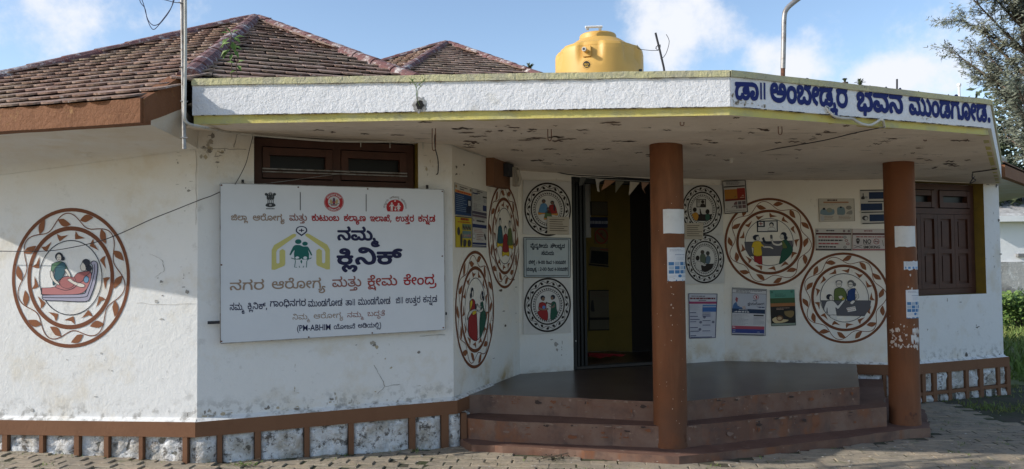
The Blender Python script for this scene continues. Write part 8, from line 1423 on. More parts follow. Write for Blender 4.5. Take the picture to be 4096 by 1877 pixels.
# ================================================================ THINGS ON THE ROOF
def tank():
    Y = 8.6; a = aty(2222, 295, Y); b = aty(2572, 295, Y); cx = (a.x + b.x) / 2; R0 = (b.x - a.x) / 2; zt = aty(2400, 142, Y).z; zb = 2.90
    t = thing('water_tank', 'yellow plastic water tank with white lid handle on the canopy roof', 'water tank', (cx, Y, zb))
    prof = [(0, zb), (R0 * .96, zb), (R0, zb + .05)]
    zs = aty(2400, 228, Y).z            # shoulder start
    zn = aty(2400, 170, Y).z            # neck start
    for z in (zb + .35, zs - .02): prof.append((R0, z))
    prof += [(R0 * .985, zs + .025), (R0 * .93, zs + .06), (R0 * .70, zs + (zn - zs) * .62), (R0 * .52, zn)]
    mb = MB(); N = 120; vs = []
    def rib(a_, r_, z):
        k = (a_ / (2 * math.pi) * 6 + .30) % 1; f = .5 + .5 * math.cos(2 * math.pi * k); f = max(0, min(1, (f - .35) * 4))
        zz = (z - (zs - .16)) / (zn - zs + .10)
        if zz <= 0 or zz > 1: return r_
        return r_ - (1 - f) * .045 * R0 * 2 * max(0, min(1, zz * 4, (1 - zz) * 3))
    fine = []
    for i in range(len(prof) - 1):
        (r0_, z0_), (r1_, z1_) = prof[i], prof[i + 1]; K = 10 if i >= 3 else 1
        for k in range(K): fine.append((r0_ + (r1_ - r0_) * k / K, z0_ + (z1_ - z0_) * k / K))
    fine.append(prof[-1])
    for (r_, z) in fine:
        for k in range(N): a_ = 2 * math.pi * k / N; q = rib(a_, r_, z); vs.append((cx + q * math.cos(a_), Y + q * math.sin(a_), z))
    mb.add(vs, [(j * N + k, j * N + (k + 1) % N, (j + 1) * N + (k + 1) % N, (j + 1) * N + k) for j in range(len(fine) - 1) for k in range(N)], m_tank, True)
    mb.build('tank_body', t)
    mb = MB(); rl = R0 * .42; vs = []; pf = [(rl, zn - .03), (rl, zn + .06), (rl * .97, zn + .075), (rl * .8, zt - .01), (rl * .5, zt), (0.001, zt)]
    for (r_, z) in pf:
        for k in range(48): a_ = 2 * math.pi * k / 48; vs.append((cx - .01 + r_ * math.cos(a_), Y + r_ * math.sin(a_), z))
    mb.add(vs, [(j * 48 + k, j * 48 + (k + 1) % 48, (j + 1) * 48 + (k + 1) % 48, (j + 1) * 48 + k) for j in range(len(pf) - 1) for k in range(48)], m_tank, True)
    lid = mb.build('lid', t)
    h = aty(2378, 133, Y - .25); mb = MB()
    F_ = Frame((h.x - .10, h.y), (h.x + .09, h.y + .02)); mb.fbox(F_, .01, .04, zt - .01, zt + .02, -.01, .01, m_pvc); mb.fbox(F_, .15, .18, zt - .01, zt + .025, -.01, .01, m_pvc)
    mb.tube([F_.p(0, zt + .02, 0), F_.p(.19, zt + .03, 0)], .014, flat((.75, .75, .75)), 8); mb.build('handle', t)
    # outlet stub, round stamp, dark square label
    def on(x, y, d=0):
        r = cray(x, y); o_ = Vector((0, 0, EYE)); dx, dy = r.x, r.y; A = dx * dx + dy * dy; B = -2 * (dx * cx + dy * Y); C = cx * cx + Y * Y - (R0 + d) ** 2; t_ = (-B - math.sqrt(max(B * B - 4 * A * C, 0))) / (2 * A); return o_ + r * t_
    p = on(2348, 207, -.03); nrm = Vector((p.x - cx, p.y - Y, 0)).normalized(); mb = MB()
    side = Vector((-nrm.y, nrm.x, 0)); 
    for (s_, d0, d1, mt) in ((.045, -.08, .02, m_tank),): mb.hexa([p + side * a_ * s_ + Vector((0, 0, -.055)) + nrm * b_ for a_, b_ in ((-1, d1), (1, d1), (1, d0), (-1, d0))], [p + side * a_ * s_ + Vector((0, 0, .055)) + nrm * b_ for a_, b_ in ((-1, d1), (1, d1), (1, d0), (-1, d0))], mt)
    mb.tube([p + nrm * .0, p + nrm * .10], .024, m_tank, 12); mb.tube([p + nrm * .095, p + nrm * .115], .024, m_pvc, 12); mb.tube([p + nrm * .114, p + nrm * .117], .013, m_wire, 10); mb.build('outlet_stub', t)
    mb = MB(); sc_ = 1.0
    def m(x, y, l): q = on(x, y, .003 + l); return q
    D_ell(mb, m, 2346, 258, 13.5, 13.5, (.03, .025, .02), .001, 24)
    for k in range(18): a_ = 2 * math.pi * k / 18; D_ell(mb, m, 2346 + 17 * math.cos(a_), 258 + 18 * math.sin(a_), 1.2, 1.2, (.2, .12, .02), .001, 5)
    put_text(mb, m, 'ISO', 2337, 261, 2355, 261, 8, (.6, .36, .05), .003, .03); D_rect(mb, m, 2339, 264, 2353, 267, (.6, .36, .05), .003)
    tag(mb.build('stamp', t), label='round black stamp printed on the tank')
    mb = MB(); D_rect(mb, m, 2556, 277, 2568, 294, (.02, .02, .02), .001); mb.build('stamp', t)
    return t
tank()

def rod_thing(name, label, cat, paths, loc=None, group=None, part='rod'):
    first = Vector(paths[0][0][0]) if loc is None else Vector(loc)
    t = thing(name, label, cat, first, group)
    for pts, r, mt, nm in paths:
        mb = MB(); mb.tube(pts, r, mt, 8); mb.build(nm, t)
    return t
# bent rebar aerial beside the tank
Y = 6.4
def q(x, y, Y=Y): return aty(x, y, Y)
rod_thing('rebar_stub', 'thin dark leaning rod with twisted wires standing behind the canopy edge', 'rod', [
    ([q(2664, 330), q(2655, 270), q(2640, 205), q(2622, 132)], .009, m_wire, 'rod'),
    (smooth_path([q(2634, 202), q(2600, 202), q(2553, 195), q(2550, 180)], 3), .0025, m_wire, 'wire'),
    (smooth_path([q(2642, 235), q(2655, 228), q(2668, 205), q(2677, 165), q(2665, 138)], 3), .0025, m_wire, 'wire'),
    (smooth_path([q(2622, 195), q(2634, 178), q(2642, 188), q(2630, 200), q(2624, 188), q(2644, 180)], 3), .0025, m_wire, 'wire')])
Y = 5.75
rod_thing('lamp_pole', 'grey bent steel pipe rising above the lettered canopy edge', 'pole', [
    ([q(3131, 330, Y), q(3132, 272, Y)], .017, m_rust, 'base_pipe'),
    (smooth_path([q(3132, 275, Y), q(3135, 150, Y), q(3137, 70, Y), q(3148, 35, Y), q(3185, 2, Y), q(3230, -30, Y)], 4), .019, m_steel, 'pipe')])
Y = 6.6
rod_thing('pipe_stub', 'short dark vertical rod behind the canopy edge, left of the white vent pipe', 'rod', [([q(3588, 360, Y), q(3588, 317, Y)], .008, m_wire, 'rod')])
rod_thing('vent_pipe', 'slim white vent pipe with round cap behind the canopy edge', 'pipe', [([q(3838, 420, Y), q(3836, 345, Y)], .010, flat((.7, .7, .7)), 'pipe'), ([q(3836, 349, Y), q(3836, 344, Y), q(3836, 337, Y), q(3836, 333, Y)], [.008, .018, .018, .008], flat((.7, .7, .7)), 'cap')])

# ---- the steel service pole on the left with its pipes and wires
Y = 5.02
zb_ = q(736, 597, Y).z
rod_thing('service_pole', 'grey steel pole strapped to the left corner of the canopy', 'pole', [
    ([q(737.5, 597, Y), q(733, 320, Y), q(728, -60, Y)], .0135, m_steel, 'pole')] + [([q(x - 14, y, Y - .015), q(x + 14, y + 2, Y - .015)], .004, m_steel, 'strap') for x, y in ((733, 268), (736, 405), (737, 550), (728, 10))])
Fm = Frame(W['LM'], W['MN'], .03)
def wm(x, y, off=.03):
    F_ = Frame(W['LM'], W['MN'], off); u, z = F_.px(x, y); return F_.p(u, z)
rod_thing('conduit_pipe', 'pale plastic conduit running down the pole and along the top of the window', 'pipe', [
    (smooth_path([q(741, -60, Y - .02), q(742, 200, Y - .02), q(739, 440, Y - .02), q(741, 480, Y - .01), q(757, 497, Y + .03), q(800, 507, Y + .25), wm(900, 525, .12), wm(1012, 540, .06)], 5), .0105, m_pvc, 'pipe'),
    (smooth_path([wm(1012, 540, .06), wm(1150, 552, .05), wm(1340, 565, .05), wm(1560, 567, .05), wm(1700, 569, .04)], 5), .0095, m_pvc, 'pipe')] +
    [([wm(x, 545 + (x - 1000) * .035, .07), wm(x, 575 + (x - 1000) * .03, .02)], .004, m_pvc, 'clip') for x in (1012, 1443, 1560, 1692)])
Fn = Frame(W['MN'], W['NO'], .03)
def wn_(x, y, off=.03): F_ = Frame(W['MN'], W['NO'], off); u, z = F_.px(x, y); return F_.p(u, z)
def wo_(x, y, off=.03): F_ = Frame(W['NO'], W['OP'], off); u, z = F_.px(x, y); return F_.p(u, z)
def wl_(x, y, off=.05): F_ = Frame(W['KL'], W['LM'], off); u, z = F_.px(x, y); return F_.p(u, z)
def cable(label, pts, r=.004, mt=None, k=6, name='cable'):
    mb = MB(); mb.tube(smooth_path(pts, k), r, mt or m_wire, 6)
    o = mb.build(name); tag(o, label, 'cable'); return o
cable('thin pale cable along the joint of ceiling and narrow porch wall', [wm(1700, 571, .03), wm(1790, 577, .03), wn_(1830, 590), wn_(1880, 608), wn_(1945, 628)], .006, m_pvc)
cable('drooping dark wire from the signboard corner across the left wall', [F_B.p(*F_B.px(880, 768)), wm(840, 786, .08), wm(800, 800, .1), wl_(700, 840, .10), wl_(600, 880, .12), wl_(480, 935, .12), wl_(380, 970, .1), wl_(230, 1000, .08), wl_(120, 1006, .08), wl_(-60, 1004, .08)], .0035, m_wire)
cable('thin wire hanging from the conduit down to the signboard', [wm(1012, 545, .07), wm(1000, 590, .06), wm(985, 650, .06), wm(962, 700, .08), wm(940, 738, .09)], .003)
cable('loose wire crossing the window above the signboard', [wm(965, 730, .08), wm(1010, 738, .05), wm(1100, 730, .02), wm(1250, 710, .0), wm(1370, 695, -.04), wm(1400, 690, -.06)], .0025, m_steel)
Y = 4.95
cable('dark overhead wire loop hanging from the top of the pole, outer loop', [q(555, -20), q(562, 10), q(580, 35), q(590, 80), q(612, 118), q(640, 95), q(672, 55), q(690, 20), q(700, -10)], .0035, m_wireb)
cable('dark overhead wire loop hanging from the top of the pole, inner loop', [q(560, -20), q(575, 20), q(590, 75), q(610, 100), q(632, 98), q(650, 80), q(685, 30), q(694, -10)], .0035, m_wireb)
cable('short wire running left to right into the pole top', [q(600, -12), q(660, 0), q(700, 10), q(745, 13)], .003, m_wire)
def ws(x, y, off=.02): F_ = Frame(FB[1], FB[2], off + .012); u, z = F_.px(x, y); return F_.p(u, z)
cable('grey flexible conduit sagging under the blue lettering', [ws(3303, 432, .0), ws(3325, 455), ws(3340, 466), ws(3370, 473), ws(3410, 476), ws(3425, 485), ws(3450, 497), ws(3480, 501), ws(3505, 490), ws(3520, 480), ws(3532, 484), ws(3538, 510, -.03)], .010, m_pvc, name='flexible_conduit')
def so_(x, y, d=.01): return onz(x, y, 2.645 - d)
cable('long dark cable across the porch ceiling to the bulb holder', [onz(3538, 508, 2.63), onz(3420, 532, 2.63), onz(3290, 563, 2.64), onz(3080, 600, 2.66), onz(2935, 628, 2.67)], .004, m_wire)
cable('short black wire at the right end of the porch ceiling', [onz(3988, 676, 2.60), onz(3950, 682, 2.60), onz(3890, 690, 2.605)], .006, m_wire)
cable('tangled black cord hanging near the right window top', [onz(3892, 688, 2.6), onz(3892, 688, 2.6) + Vector((-.01, 0, -.06)), onz(3892, 688, 2.6) + Vector((.025, 0, -.09)), onz(3892, 688, 2.6) + Vector((-.03, .01, -.12)), onz(3892, 688, 2.6) + Vector((.02, .01, -.05))], .006, m_wire)
cable('dark cord hanging from the ceiling left of the meter board', [onz(1740, 540, 2.72), onz(1740, 540, 2.72) + Vector((.0, 0, -.1)), wm(1752, 640, .06), wm(1752, 690, .04), wm(1745, 698, .03)], .005, m_wire)
cable('dark cable over the door lintel', [wo_(2200, 683), wo_(2225, 688), wo_(2290, 700, .06), wo_(2450, 708, .05), wo_(2610, 718, .05), wo_(2720, 722, .04)], .006, m_wire)
# bulb holder
p = onz(2924, 634, 2.665); t = thing('bulb_holder', 'white bulb holder on the porch ceiling', 'lamp holder', p)
mb = MB(); mb.tube([p + Vector((0, 0, .01)), p + Vector((0, 0, -.008)), p + Vector((0, 0, -.01)), p + Vector((0, 0, -.045))], [.036, .036, .018, .016], flat((.6, .56, .5)), 16); mb.build('holder', t)
# meter board on the narrow wall
uA_, zA = F_N.px(1943, 690); uB_, _ = F_N.px(2012, 690); z0 = F_N.px(1950, 745)[1]; z1 = F_N.px(1950, 628)[1]
t = thing('meter_board', 'brown wooden electricity board with a dusty meter high on the narrow wall', 'meter box', F_N.p((uA_ + uB_) / 2, z0, 0))
mb = MB(); mb.fbox(F_N, uA_, uB_ - .02, z0, z1, .002, .09, m_brown); mb.build('back_board', t)
mb = MB(); um_ = uA_ + (uB_ - uA_) * .55; mb.fbox(F_N, um_, uB_ - .06, z0 + .12, z1 - .05, .091, .15, flat((.035, .035, .04))); mb.build('meter', t)
mb = MB(); mb.fbox(F_N, um_ + .1, uB_ - .03, z0 + .02, z1 - .08, .151, .185, flat((.34, .30, .25))); mb.tube([F_N.p(um_ + .15, z0 + .2, .19), F_N.p(um_ + .2, z0 + .1, .2), F_N.p(um_ + .16, z0 + .03, .19)], .022, flat((.42, .38, .32)), 7); mb.build('wrapping', t)
# bunting in the doorway
t = thing('bunting', 'faded string of small triangular flags across the doorway', 'bunting', wo_(2450, 720, -.01))
mb = MB(); mb.tube(smooth_path([wo_(2292, 706, .0), wo_(2400, 716, .0), wo_(2500, 722, .0), wo_(2625, 728, .0)], 4), .003, m_pvc, 5); mb.build('string', t)
dq = lambda x, y: wo_(2280 + x / 2.95, 680 + y / 2.95, 0)
for tri_, c in (([(118, 82), (192, 92), (150, 180), (100, 190)], (.10, .10, .095)), ([(298, 100), (405, 115), (350, 140), (335, 200), (348, 262), (318, 250)], (.46, .43, .39)), ([(412, 118), (532, 128), (430, 208), (362, 245)], (.36, .19, .11)), ([(538, 130), (636, 140), (590, 200), (530, 275)], (.16, .15, .11)), ([(708, 138), (815, 150), (740, 250), (688, 305)], (.45, .40, .33)), ([(843, 143), (930, 150), (870, 225), (886, 288), (852, 220)], (.33, .20, .14))):
    mb = MB(); a_ = [dq(*p_) + F_O.n * (.012 * (i % 2)) for i, p_ in enumerate(tri_)]; tr_ = tessellate_polygon([[Vector((p_[0], p_[1], 0)) for p_ in tri_]])
    mb.add(a_ + [v - F_O.n * .002 for v in a_], list(tr_) + [tuple(k + len(a_) for k in x[::-1]) for x in tr_], flat(c)); mb.build('flag', t)
# things in the dark room
FR = Frame.__new__(Frame); FR.A = F_O.A - F_O.n * (-dpt); FR.u = F_O.u; FR.n = F_O.n; FR.L = F_O.L
rq = lambda x, y: (2280 + x / 2.95, 680 + y / 2.95)
sheet('picture_frame', 'framed picture on the yellow wall inside the doorway', 'picture', FR, [rq(240, 372), rq(452, 376), rq(452, 540), rq(242, 536)], lambda mb, m, t: frame_(mb, m, (.01, .01, .01), .05), (.14, .12, .08), .02, .012)
def rm_blue(mb, m, t): lines(mb, m, .05, .95, .3, .7, 1, (.35, .38, .45), .7, 3)
sheet('room_sign', 'dark blue sign with white lettering on the inner yellow wall', 'sign', FR, [rq(210, 558), rq(524, 560), rq(524, 684), rq(208, 680)], rm_blue, (.02, .035, .10), .02, .008)
def rm_no(mb, m, t):
    ring(mb, lambda a, b, l: m(.5 + a * .5, .5 + b * .5, l), .84, 1.0, (.30, .04, .03), .001, 36); D_stroke(mb, m, [(.2, .25), (.8, .75)], .09, (.30, .04, .03), .0014); E_(mb, m, .5, .35, .12, .1, (.15, .05, .04), .001, False)
sheet('room_sign', 'round red prohibition sign on the inner yellow wall', 'sign', FR, [rq(290, 692), rq(446, 692), rq(446, 874), rq(290, 874)], rm_no, (.17, .13, .06), .02, .004)
def rm_tv(mb, m, t): D_rect(mb, m, .05, .2, .75, .85, (.01, .015, .015), .001); lines(mb, m, .4, .75, .05, .15, 1, (.3, .06, .04), .5, 3); D_rect(mb, m, .0, .9, 1, .97, (.01, .01, .01), .001)
sheet('poster', 'dark picture poster below the round prohibition sign indoors', 'poster', FR, [rq(240, 905), rq(530, 930), rq(520, 1160), rq(220, 1130)], rm_tv, (.16, .13, .08), .02, .003)
sq = lambda x, y: (2280 + x / 2.68, 1060 + y / 2.68)
def rm_l(mb, m, t): frame_(mb, m, (.01, .01, .01), .04, .6); lines(mb, m, .08, .92, .03, .18, 3, (.16, .10, .07), .3, 3); D_rect(mb, m, .04, .68, .96, .74, (.01, .01, .01), .001); P_(mb, m, [(.1, .28), (.17, .25), (.2, .4), (.22, .53), (.08, .5)], (.03, .03, .03), .001, False)
sheet('poster', 'tall black framed notice low on the inner yellow wall', 'poster', FR, [sq(200, 268), sq(478, 268), sq(474, 700), sq(198, 705)], rm_l, (.15, .13, .09), .02, .003)
mb = MB(); uu, _ = F_O.px(2500, 1400)
P0_ = F_O.p(uu - .05, PZ + .004, -.9); mb.add([P0_ + Vector((math.cos(a_) * (.42 + .12 * math.sin(3 * a_)), math.sin(a_) * .16, .012 + .03 * math.sin(5 * a_) ** 2)) for a_ in [k * math.pi / 12 for k in range(24)]] + [P0_ + Vector((0, 0, .07))], [(k, (k + 1) % 24, 24) for k in range(24)], flat((.25, .015, .02)))
tag(mb.build('floor_cloth'), 'crumpled red cloth on the dark floor inside the doorway', 'cloth')

# ================================================================ PLANTS
def leafblade(mb, P, d, up, L, w_, mat, fold=.25):
    s_ = d.cross(up).normalized(); n_ = s_.cross(d).normalized()
    a = P; b = P + d * L * .45 + s_ * w_ / 2 + n_ * w_ * fold; c = P + d * L - n_ * L * .12; e = P + d * L * .45 - s_ * w_ / 2 + n_ * w_ * fold; mdl = P + d * L * .5
    mb.add([a, b, c, e, mdl], [(0, 1, 4), (1, 2, 4), (0, 4, 3), (4, 2, 3)], mat)
# young tree sprouting on the roof by the hip
pb = aty(925, 312, 5.62); t = thing('roof_sapling', 'bright green sapling growing on the tiles beside the roof hip', 'plant', pb)
mb = MB(); st = [pb, pb + Vector((.004, 0, .10)), pb + Vector((-.005, 0, .22)), pb + Vector((.0, 0, .33))]; mb.tube(smooth_path(st, 3), .004, m_bark, 6)
pb2 = aty(950, 312, 5.64); mb.tube(smooth_path([pb2, pb2 + Vector((-.01, 0, .08)), pb2 + Vector((.005, 0, .15))], 3), .0035, m_bark, 6); mb.build('stem', t)
for (x, y, dx, dz, L) in ((920, 170, -1, -.35, .10), (918, 150, -.6, -.8, .10), (928, 165, .3, -1, .09), (930, 150, .8, -.5, .08), (925, 140, -.3, .6, .07), (940, 150, .9, .2, .07), (912, 200, -1, -.7, .08), (922, 195, -.6, -.9, .10), (935, 200, .6, -.9, .07), (930, 215, -.2, -1, .06), (947, 255, .8, .3, .07), (940, 255, -.8, .2, .06), (950, 262, .5, -.6, .06), (945, 285, -.7, -.3, .05), (928, 135, .9, .6, .06), (938, 185, 1, -.4, .06), (915, 135, -.8, .1, .06)):
    lb_ = MB(); p = aty(x, y, 5.6 + rnd.uniform(-.03, .03)); d = Vector((dx, rnd.uniform(-.6, .2), dz)).normalized(); leafblade(lb_, p, d, Vector((0, -.6, .8)), L, L * .5, m_leafb); lb_.build('leaf', t)
# thin twig in the drain hole
Yf = 5.16; pa = F_C.p(F_C.px(1680, 425)[0], F_C.px(1680, 425)[1], .01); t = thing('drain_sprig', 'thin bare sprig growing from the broken drain hole', 'plant', pa)
mb = MB()
def qf(x, y, dy=0.0): return aty(x, y, 5.10 + dy)
for pts in ([pa, qf(1668, 395), qf(1664, 350), qf(1650, 325)], [qf(1664, 350), qf(1680, 335), qf(1700, 322)], [qf(1668, 395), qf(1672, 360), qf(1690, 340)], [qf(1650, 325), qf(1640, 315), qf(1636, 310)]): mb.tube(smooth_path(pts, 3), .0022, m_leafb, 5)
for k in range(14): p = qf(rnd.uniform(1640, 1704), rnd.uniform(312, 360)); leafblade(mb, p, Vector((rnd.uniform(-1, 1), -.3, rnd.uniform(-.3, 1))).normalized(), Vector((0, -1, 0)), .025, .006, m_leafb)
mb.build('stem', t)

# casuarina-like tree on the right, built of limbs, twigs and needle sprays
def feathery_tree(base, height, lean, seed, name, label, n_limb, density, spread, h0=.18):
    r = random.Random(seed); t = thing(name, label, 'tree', base); mb = MB()
    top = base + Vector((lean[0], lean[1], height)); trunk = smooth_path([base, base + Vector((lean[0] * .2, lean[1] * .2, height * .35)), base + Vector((lean[0] * .6, lean[1] * .6, height * .7)), top], 6)
    mb.tube(trunk, [.075 * (1 - .9 * k / (len(trunk) - 1)) + .012 for k in range(len(trunk))], m_bark, 9)
    tips = []
    for i in range(n_limb):
        f = h0 + (1 - h0) * (i + r.random()) / n_limb; k = f * (len(trunk) - 1); k0 = int(k); P = trunk[min(k0, len(trunk) - 1)]
        a = r.uniform(0, 2 * math.pi); L = spread * (1.15 - .75 * f) * r.uniform(.7, 1.15); el = r.uniform(.15, .9) + .3 * f
        d = Vector((math.cos(a) * math.cos(el), math.sin(a) * math.cos(el), math.sin(el)))
        mid = P + d * L * .5 + Vector((0, 0, .05 * L)); end = P + d * L + Vector((0, 0, .12 * L)); path = smooth_path([P, mid, end], 4); mb.tube(path, [.035 * (1 - .85 * j / (len(path) - 1)) * (1.1 - f * .6) + .003 for j in range(len(path))], m_bark, 5, False)
        for j in range(1, len(path)):
            for _ in range(2):
                q0 = path[j]; d2 = (d + Vector((r.uniform(-1, 1), r.uniform(-1, 1), r.uniform(-.5, .8))) * .9).normalized(); l2 = L * r.uniform(.18, .38); q1 = q0 + d2 * l2; mb.tube([q0, q0.lerp(q1, .5) + Vector((0, 0, .02)), q1], [.008, .005, .002], m_bark, 4, False); tips.append((q0, q1, d2))
    mb.build('trunk', t)
    fo = MB(); vs = []; fs = []
    for (q0, q1, d2) in tips:
        for _ in range(density):
            s_ = r.uniform(.2, 1.08); P = q0.lerp(q1, s_) + Vector((r.gauss(0, .035), r.gauss(0, .035), r.gauss(0, .035)))
            d = (d2 * .6 + Vector((r.gauss(0, .7), r.gauss(0, .7), r.gauss(.15, .6)))).normalized()
            for z in range(3):
                dd = (d + Vector((r.gauss(0, .35), r.gauss(0, .35), r.gauss(0, .35)))).normalized(); L = r.uniform(.05, .13); w_ = r.uniform(.007, .014); sd_ = dd.orthogonal().normalized()
                k = len(vs); m_ = P + dd * L * .5 + Vector((0, 0, -.01)); vs += [P, m_ + sd_ * w_, P + dd * L + Vector((0, 0, -.02)), m_ - sd_ * w_]; fs.append((k, k + 1, k + 2, k + 3))
    fo.add(vs, fs, m_casu); fo.build('crown', t)
Yt = 13.5
tb = aty(4215, 1180, Yt); tb.z = 0
feathery_tree(tb, 8.2, Vector((-.5, .2, 0)), 5, 'feathery_tree', 'tall feathery grey green tree beyond the right end of the canopy', 52, 30, 2.1, .40)
tb2 = aty(4330, 1180, 15.5); tb2.z = 0
feathery_tree(tb2, 7.5, Vector((-.2, .3, 0)), 8, 'feathery_tree', 'second feathery tree half outside the right edge of the picture', 34, 18, 2.0, .45)

def bushy(base, rx, ry, h, n, mat, name, label, seed, ls=.09, bz=(.2, .95), zlow=.0):
    r = random.Random(seed); t = thing(name, label, 'bush', base); mb = MB()
    for k in range(9):
        a = r.uniform(0, 6.28); e = base + Vector((math.cos(a) * rx * .7, math.sin(a) * ry * .7, h * r.uniform(.6, 1))); mb.tube(smooth_path([base, base.lerp(e, .5) + Vector((0, 0, h * .1)), e], 3), [.02, .018, .015, .012, .01, .007, .004], m_bark, 5)
    mb.build('stem', t); vs = []; fs = []
    blobs = [(r.uniform(-.7, .7), r.uniform(-.7, .7), r.uniform(*bz)) for _ in range(26)]
    for i in range(n):
        b = blobs[i % 26]; rr = .30 * r.random() ** .4; a = r.uniform(0, 6.28); c = r.uniform(-1, 1); s_ = math.sqrt(1 - c * c)
        P = base + Vector(((b[0] + rr * s_ * math.cos(a)) * rx, (b[1] + rr * s_ * math.sin(a)) * ry, max(zlow + .02, (b[2] + rr * c * .7) * h)))
        d = Vector((r.gauss(0, 1), r.gauss(0, 1), r.gauss(.2, .8))).normalized(); sd_ = d.orthogonal().normalized(); L = ls * r.uniform(.6, 1.3); k = len(vs)
        vs += [P, P + d * L * .5 + sd_ * L * .28, P + d * L, P + d * L * .5 - sd_ * L * .28]; fs.append((k, k + 1, k + 2, k + 3))
    mb = MB(); mb.add(vs, fs, mat); mb.build('crown', t)
def grd(x, y, Y): p = aty(x, y, Y); p.z = gz(p.x, p.y); return p
bushy(grd(4090, 1150, 18), 1.3, .7, .8, 3400, m_leafb, 'bush', 'leafy green bush in front of the white neighbouring wall', 31, .11)
bushy(grd(4260, 1150, 17.5), 1.2, .8, .95, 2200, m_leafb, 'bush', 'larger bush just right of the leafy bush by the white wall', 32, .12)
bushy(grd(4120, 700, 26), 3.5, 2.0, 6.6, 9000, m_darkf, 'dark_tree', 'dense dark tree low behind the feathery tree', 33, .26)
bushy(grd(4500, 700, 27), 4.0, 2.0, 7.5, 7000, m_darkf, 'dark_tree', 'dense dark tree beyond the right edge, behind the feathery tree', 34, .28)

bushy(Vector((-5.05, 3.72, gz(-5, 3.7))), .5, .5, 5.5, 2600, m_leafb, 'added_shade_tree', 'unseen young leafy tree added outside the left edge to shade the paving', 36, .11, (.64, .77), 3.3)  # tree out of view, added to throw shade on the paving
# palm crowns far behind
def palm(x, y, Y, size, label, seed, n=8):
    r = random.Random(seed); top = aty(x, y, Y); base = Vector((top.x, top.y, 0)); t = thing('palm_tree', label, 'palm', base)
    mb = MB(); mb.tube([base, base.lerp(top, .5) + Vector((.1, 0, 0)), top], [.16, .13, .10], m_bark, 8); mb.build('trunk', t)
    for k in range(n):
        a = 2 * math.pi * k / n + r.uniform(-.2, .2); el = r.uniform(.75, 1.45); L = size * r.uniform(.8, 1.1); d = Vector((math.cos(a) * math.cos(el), math.sin(a) * math.cos(el), math.sin(el)))
        path = smooth_path([top, top + d * L * .5, top + d * L + Vector((0, 0, -L * .28))], 5); mb = MB(); mb.tube(path, [.006] * (len(path) - 1) + [.003], m_palm, 4, False)
        for j in range(1, len(path)):
            dd = (path[j] - path[j - 1]).normalized(); sd_ = dd.cross(Vector((0, 0, 1))).normalized()
            for q_ in (0, .33, .66):
                P = path[j - 1].lerp(path[j], q_)
                for s_ in (-1, 1):
                    e = P + (sd_ * s_ + dd * .9 + Vector((0, 0, -.25))).normalized() * L * .24; w_ = dd * .007
                    mb.add([P - w_, P + w_, e], [(0, 1, 2)], m_palm)
        mb.build('frond', t)
palm(758, 138, 26, .2, 'tiny palm top above the left roof slope beside the pole', 1)
palm(2118, 288, 26, .4, 'palm top between the rear roof and the yellow tank', 2)
palm(3380, 330, 24, .17, 'small dark palm top left of the other one behind the lettered canopy', 3)
palm(3440, 342, 24, .26, 'palm top fanning out behind the lettered canopy, right one', 4)

# ================================================================ RIGHT BACKGROUND
hb = aty(4180, 1150, 24); h0_ = thing('neighbour_house', 'white neighbouring house with weathered lean-to roof beyond the field', 'house', (hb.x, 24, 0))
FH = Frame((aty(3930, 1000, 24).x, 24), (aty(3930, 1000, 24).x + 7, 24.2))
z = lambda y: aty(4060, y, 24).z
mb = MB(); mb.fbox(FH, 0, 7, z(1048), z(888), -4, 0, m_white); mb.build('wall', h0_)
mb = MB(); mb.fbox(FH, -.2, 7.2, 0, z(1049), -4, .15, m_conc); mb.build('lower_wall', h0_)
mb = MB(); mb.fbox(FH, -.3, 7.3, z(888), z(866), -4, .35, m_white); mb.build('cornice', h0_)
mb = MB(); mb.hexa([FH.p(-.3, z(866), .35), FH.p(7.3, z(866), .35), FH.p(7.3, z(866), -4), FH.p(-.3, z(866), -4)], [FH.p(-.2, z(866) + .05, .3), FH.p(7.3, z(866) + .05, .3), FH.p(7.3, z(700), -3.5), FH.p(-.2, z(745), -3.5)], m_conc); mb.build('roof', h0_)
mb = MB(); mb.fbox(FH, 1.05, 1.4, z(1027), z(1015), 0.002, .12, flat((.2, .2, .2))); mb.build('ledge', h0_)
# nearer eave of the next wing
wg = thing('side_wing_roof', 'brown edged tiled eave of the next wing at the right edge', 'roof', onz(4060, 760, 2.75))
cA, cB, cC, cD = onz(4001, 706, 2.75), onz(4180, 772, 2.75), onz(4180, 757 + 20, 2.75), onz(3985, 838, 2.75)
cC = onz(4230, 740, 2.75); cC = Vector((cB.x + 1.2, cB.y + 4.5, 2.75))
mb = MB(); mb.prism([(cA.x, cA.y), (cB.x, cB.y), (cC.x, cC.y), (cD.x, cD.y)], 2.75, 2.80, m_wall); mb.build('soffit', wg)
FW = Frame((cA.x, cA.y), (cB.x, cB.y)); mb = MB(); mb.fbox(FW, -.02, FW.L, 2.74, 2.90, -.02, .06, m_eave); mb.build('eave_board', wg)
nW = (-FW.n)
k_ = 0; tl = MB(); vv = [v.co.copy() for v in TM.vertices]; ff = [tuple(p_.vertices) for p_ in TM.polygons]
sl = (nW * .9 + Vector((0, 0, .42))).normalized(); zz_ = sl.cross(FW.u) * -1; zz_ = zz_ if zz_.z > 0 else -zz_
for j in range(9):
    i = 0
    while i * TILE_W < FW.L:
        P = FW.p(i * TILE_W + (j % 2) * .08, 2.91, .07) + sl * (j * TILE_E) + zz_ * .01; o_ = bpy.data.objects.new('tile', TM); COL.objects.link(o_); o_.parent = wg
        Mx = Matrix(((FW.u.x, sl.x, zz_.x, P.x), (FW.u.y, sl.y, zz_.y, P.y), (FW.u.z, sl.z, zz_.z, P.z), (0, 0, 0, 1))); o_.matrix_local = Matrix.Translation(-ORG[wg.name]) @ Mx; i += 1
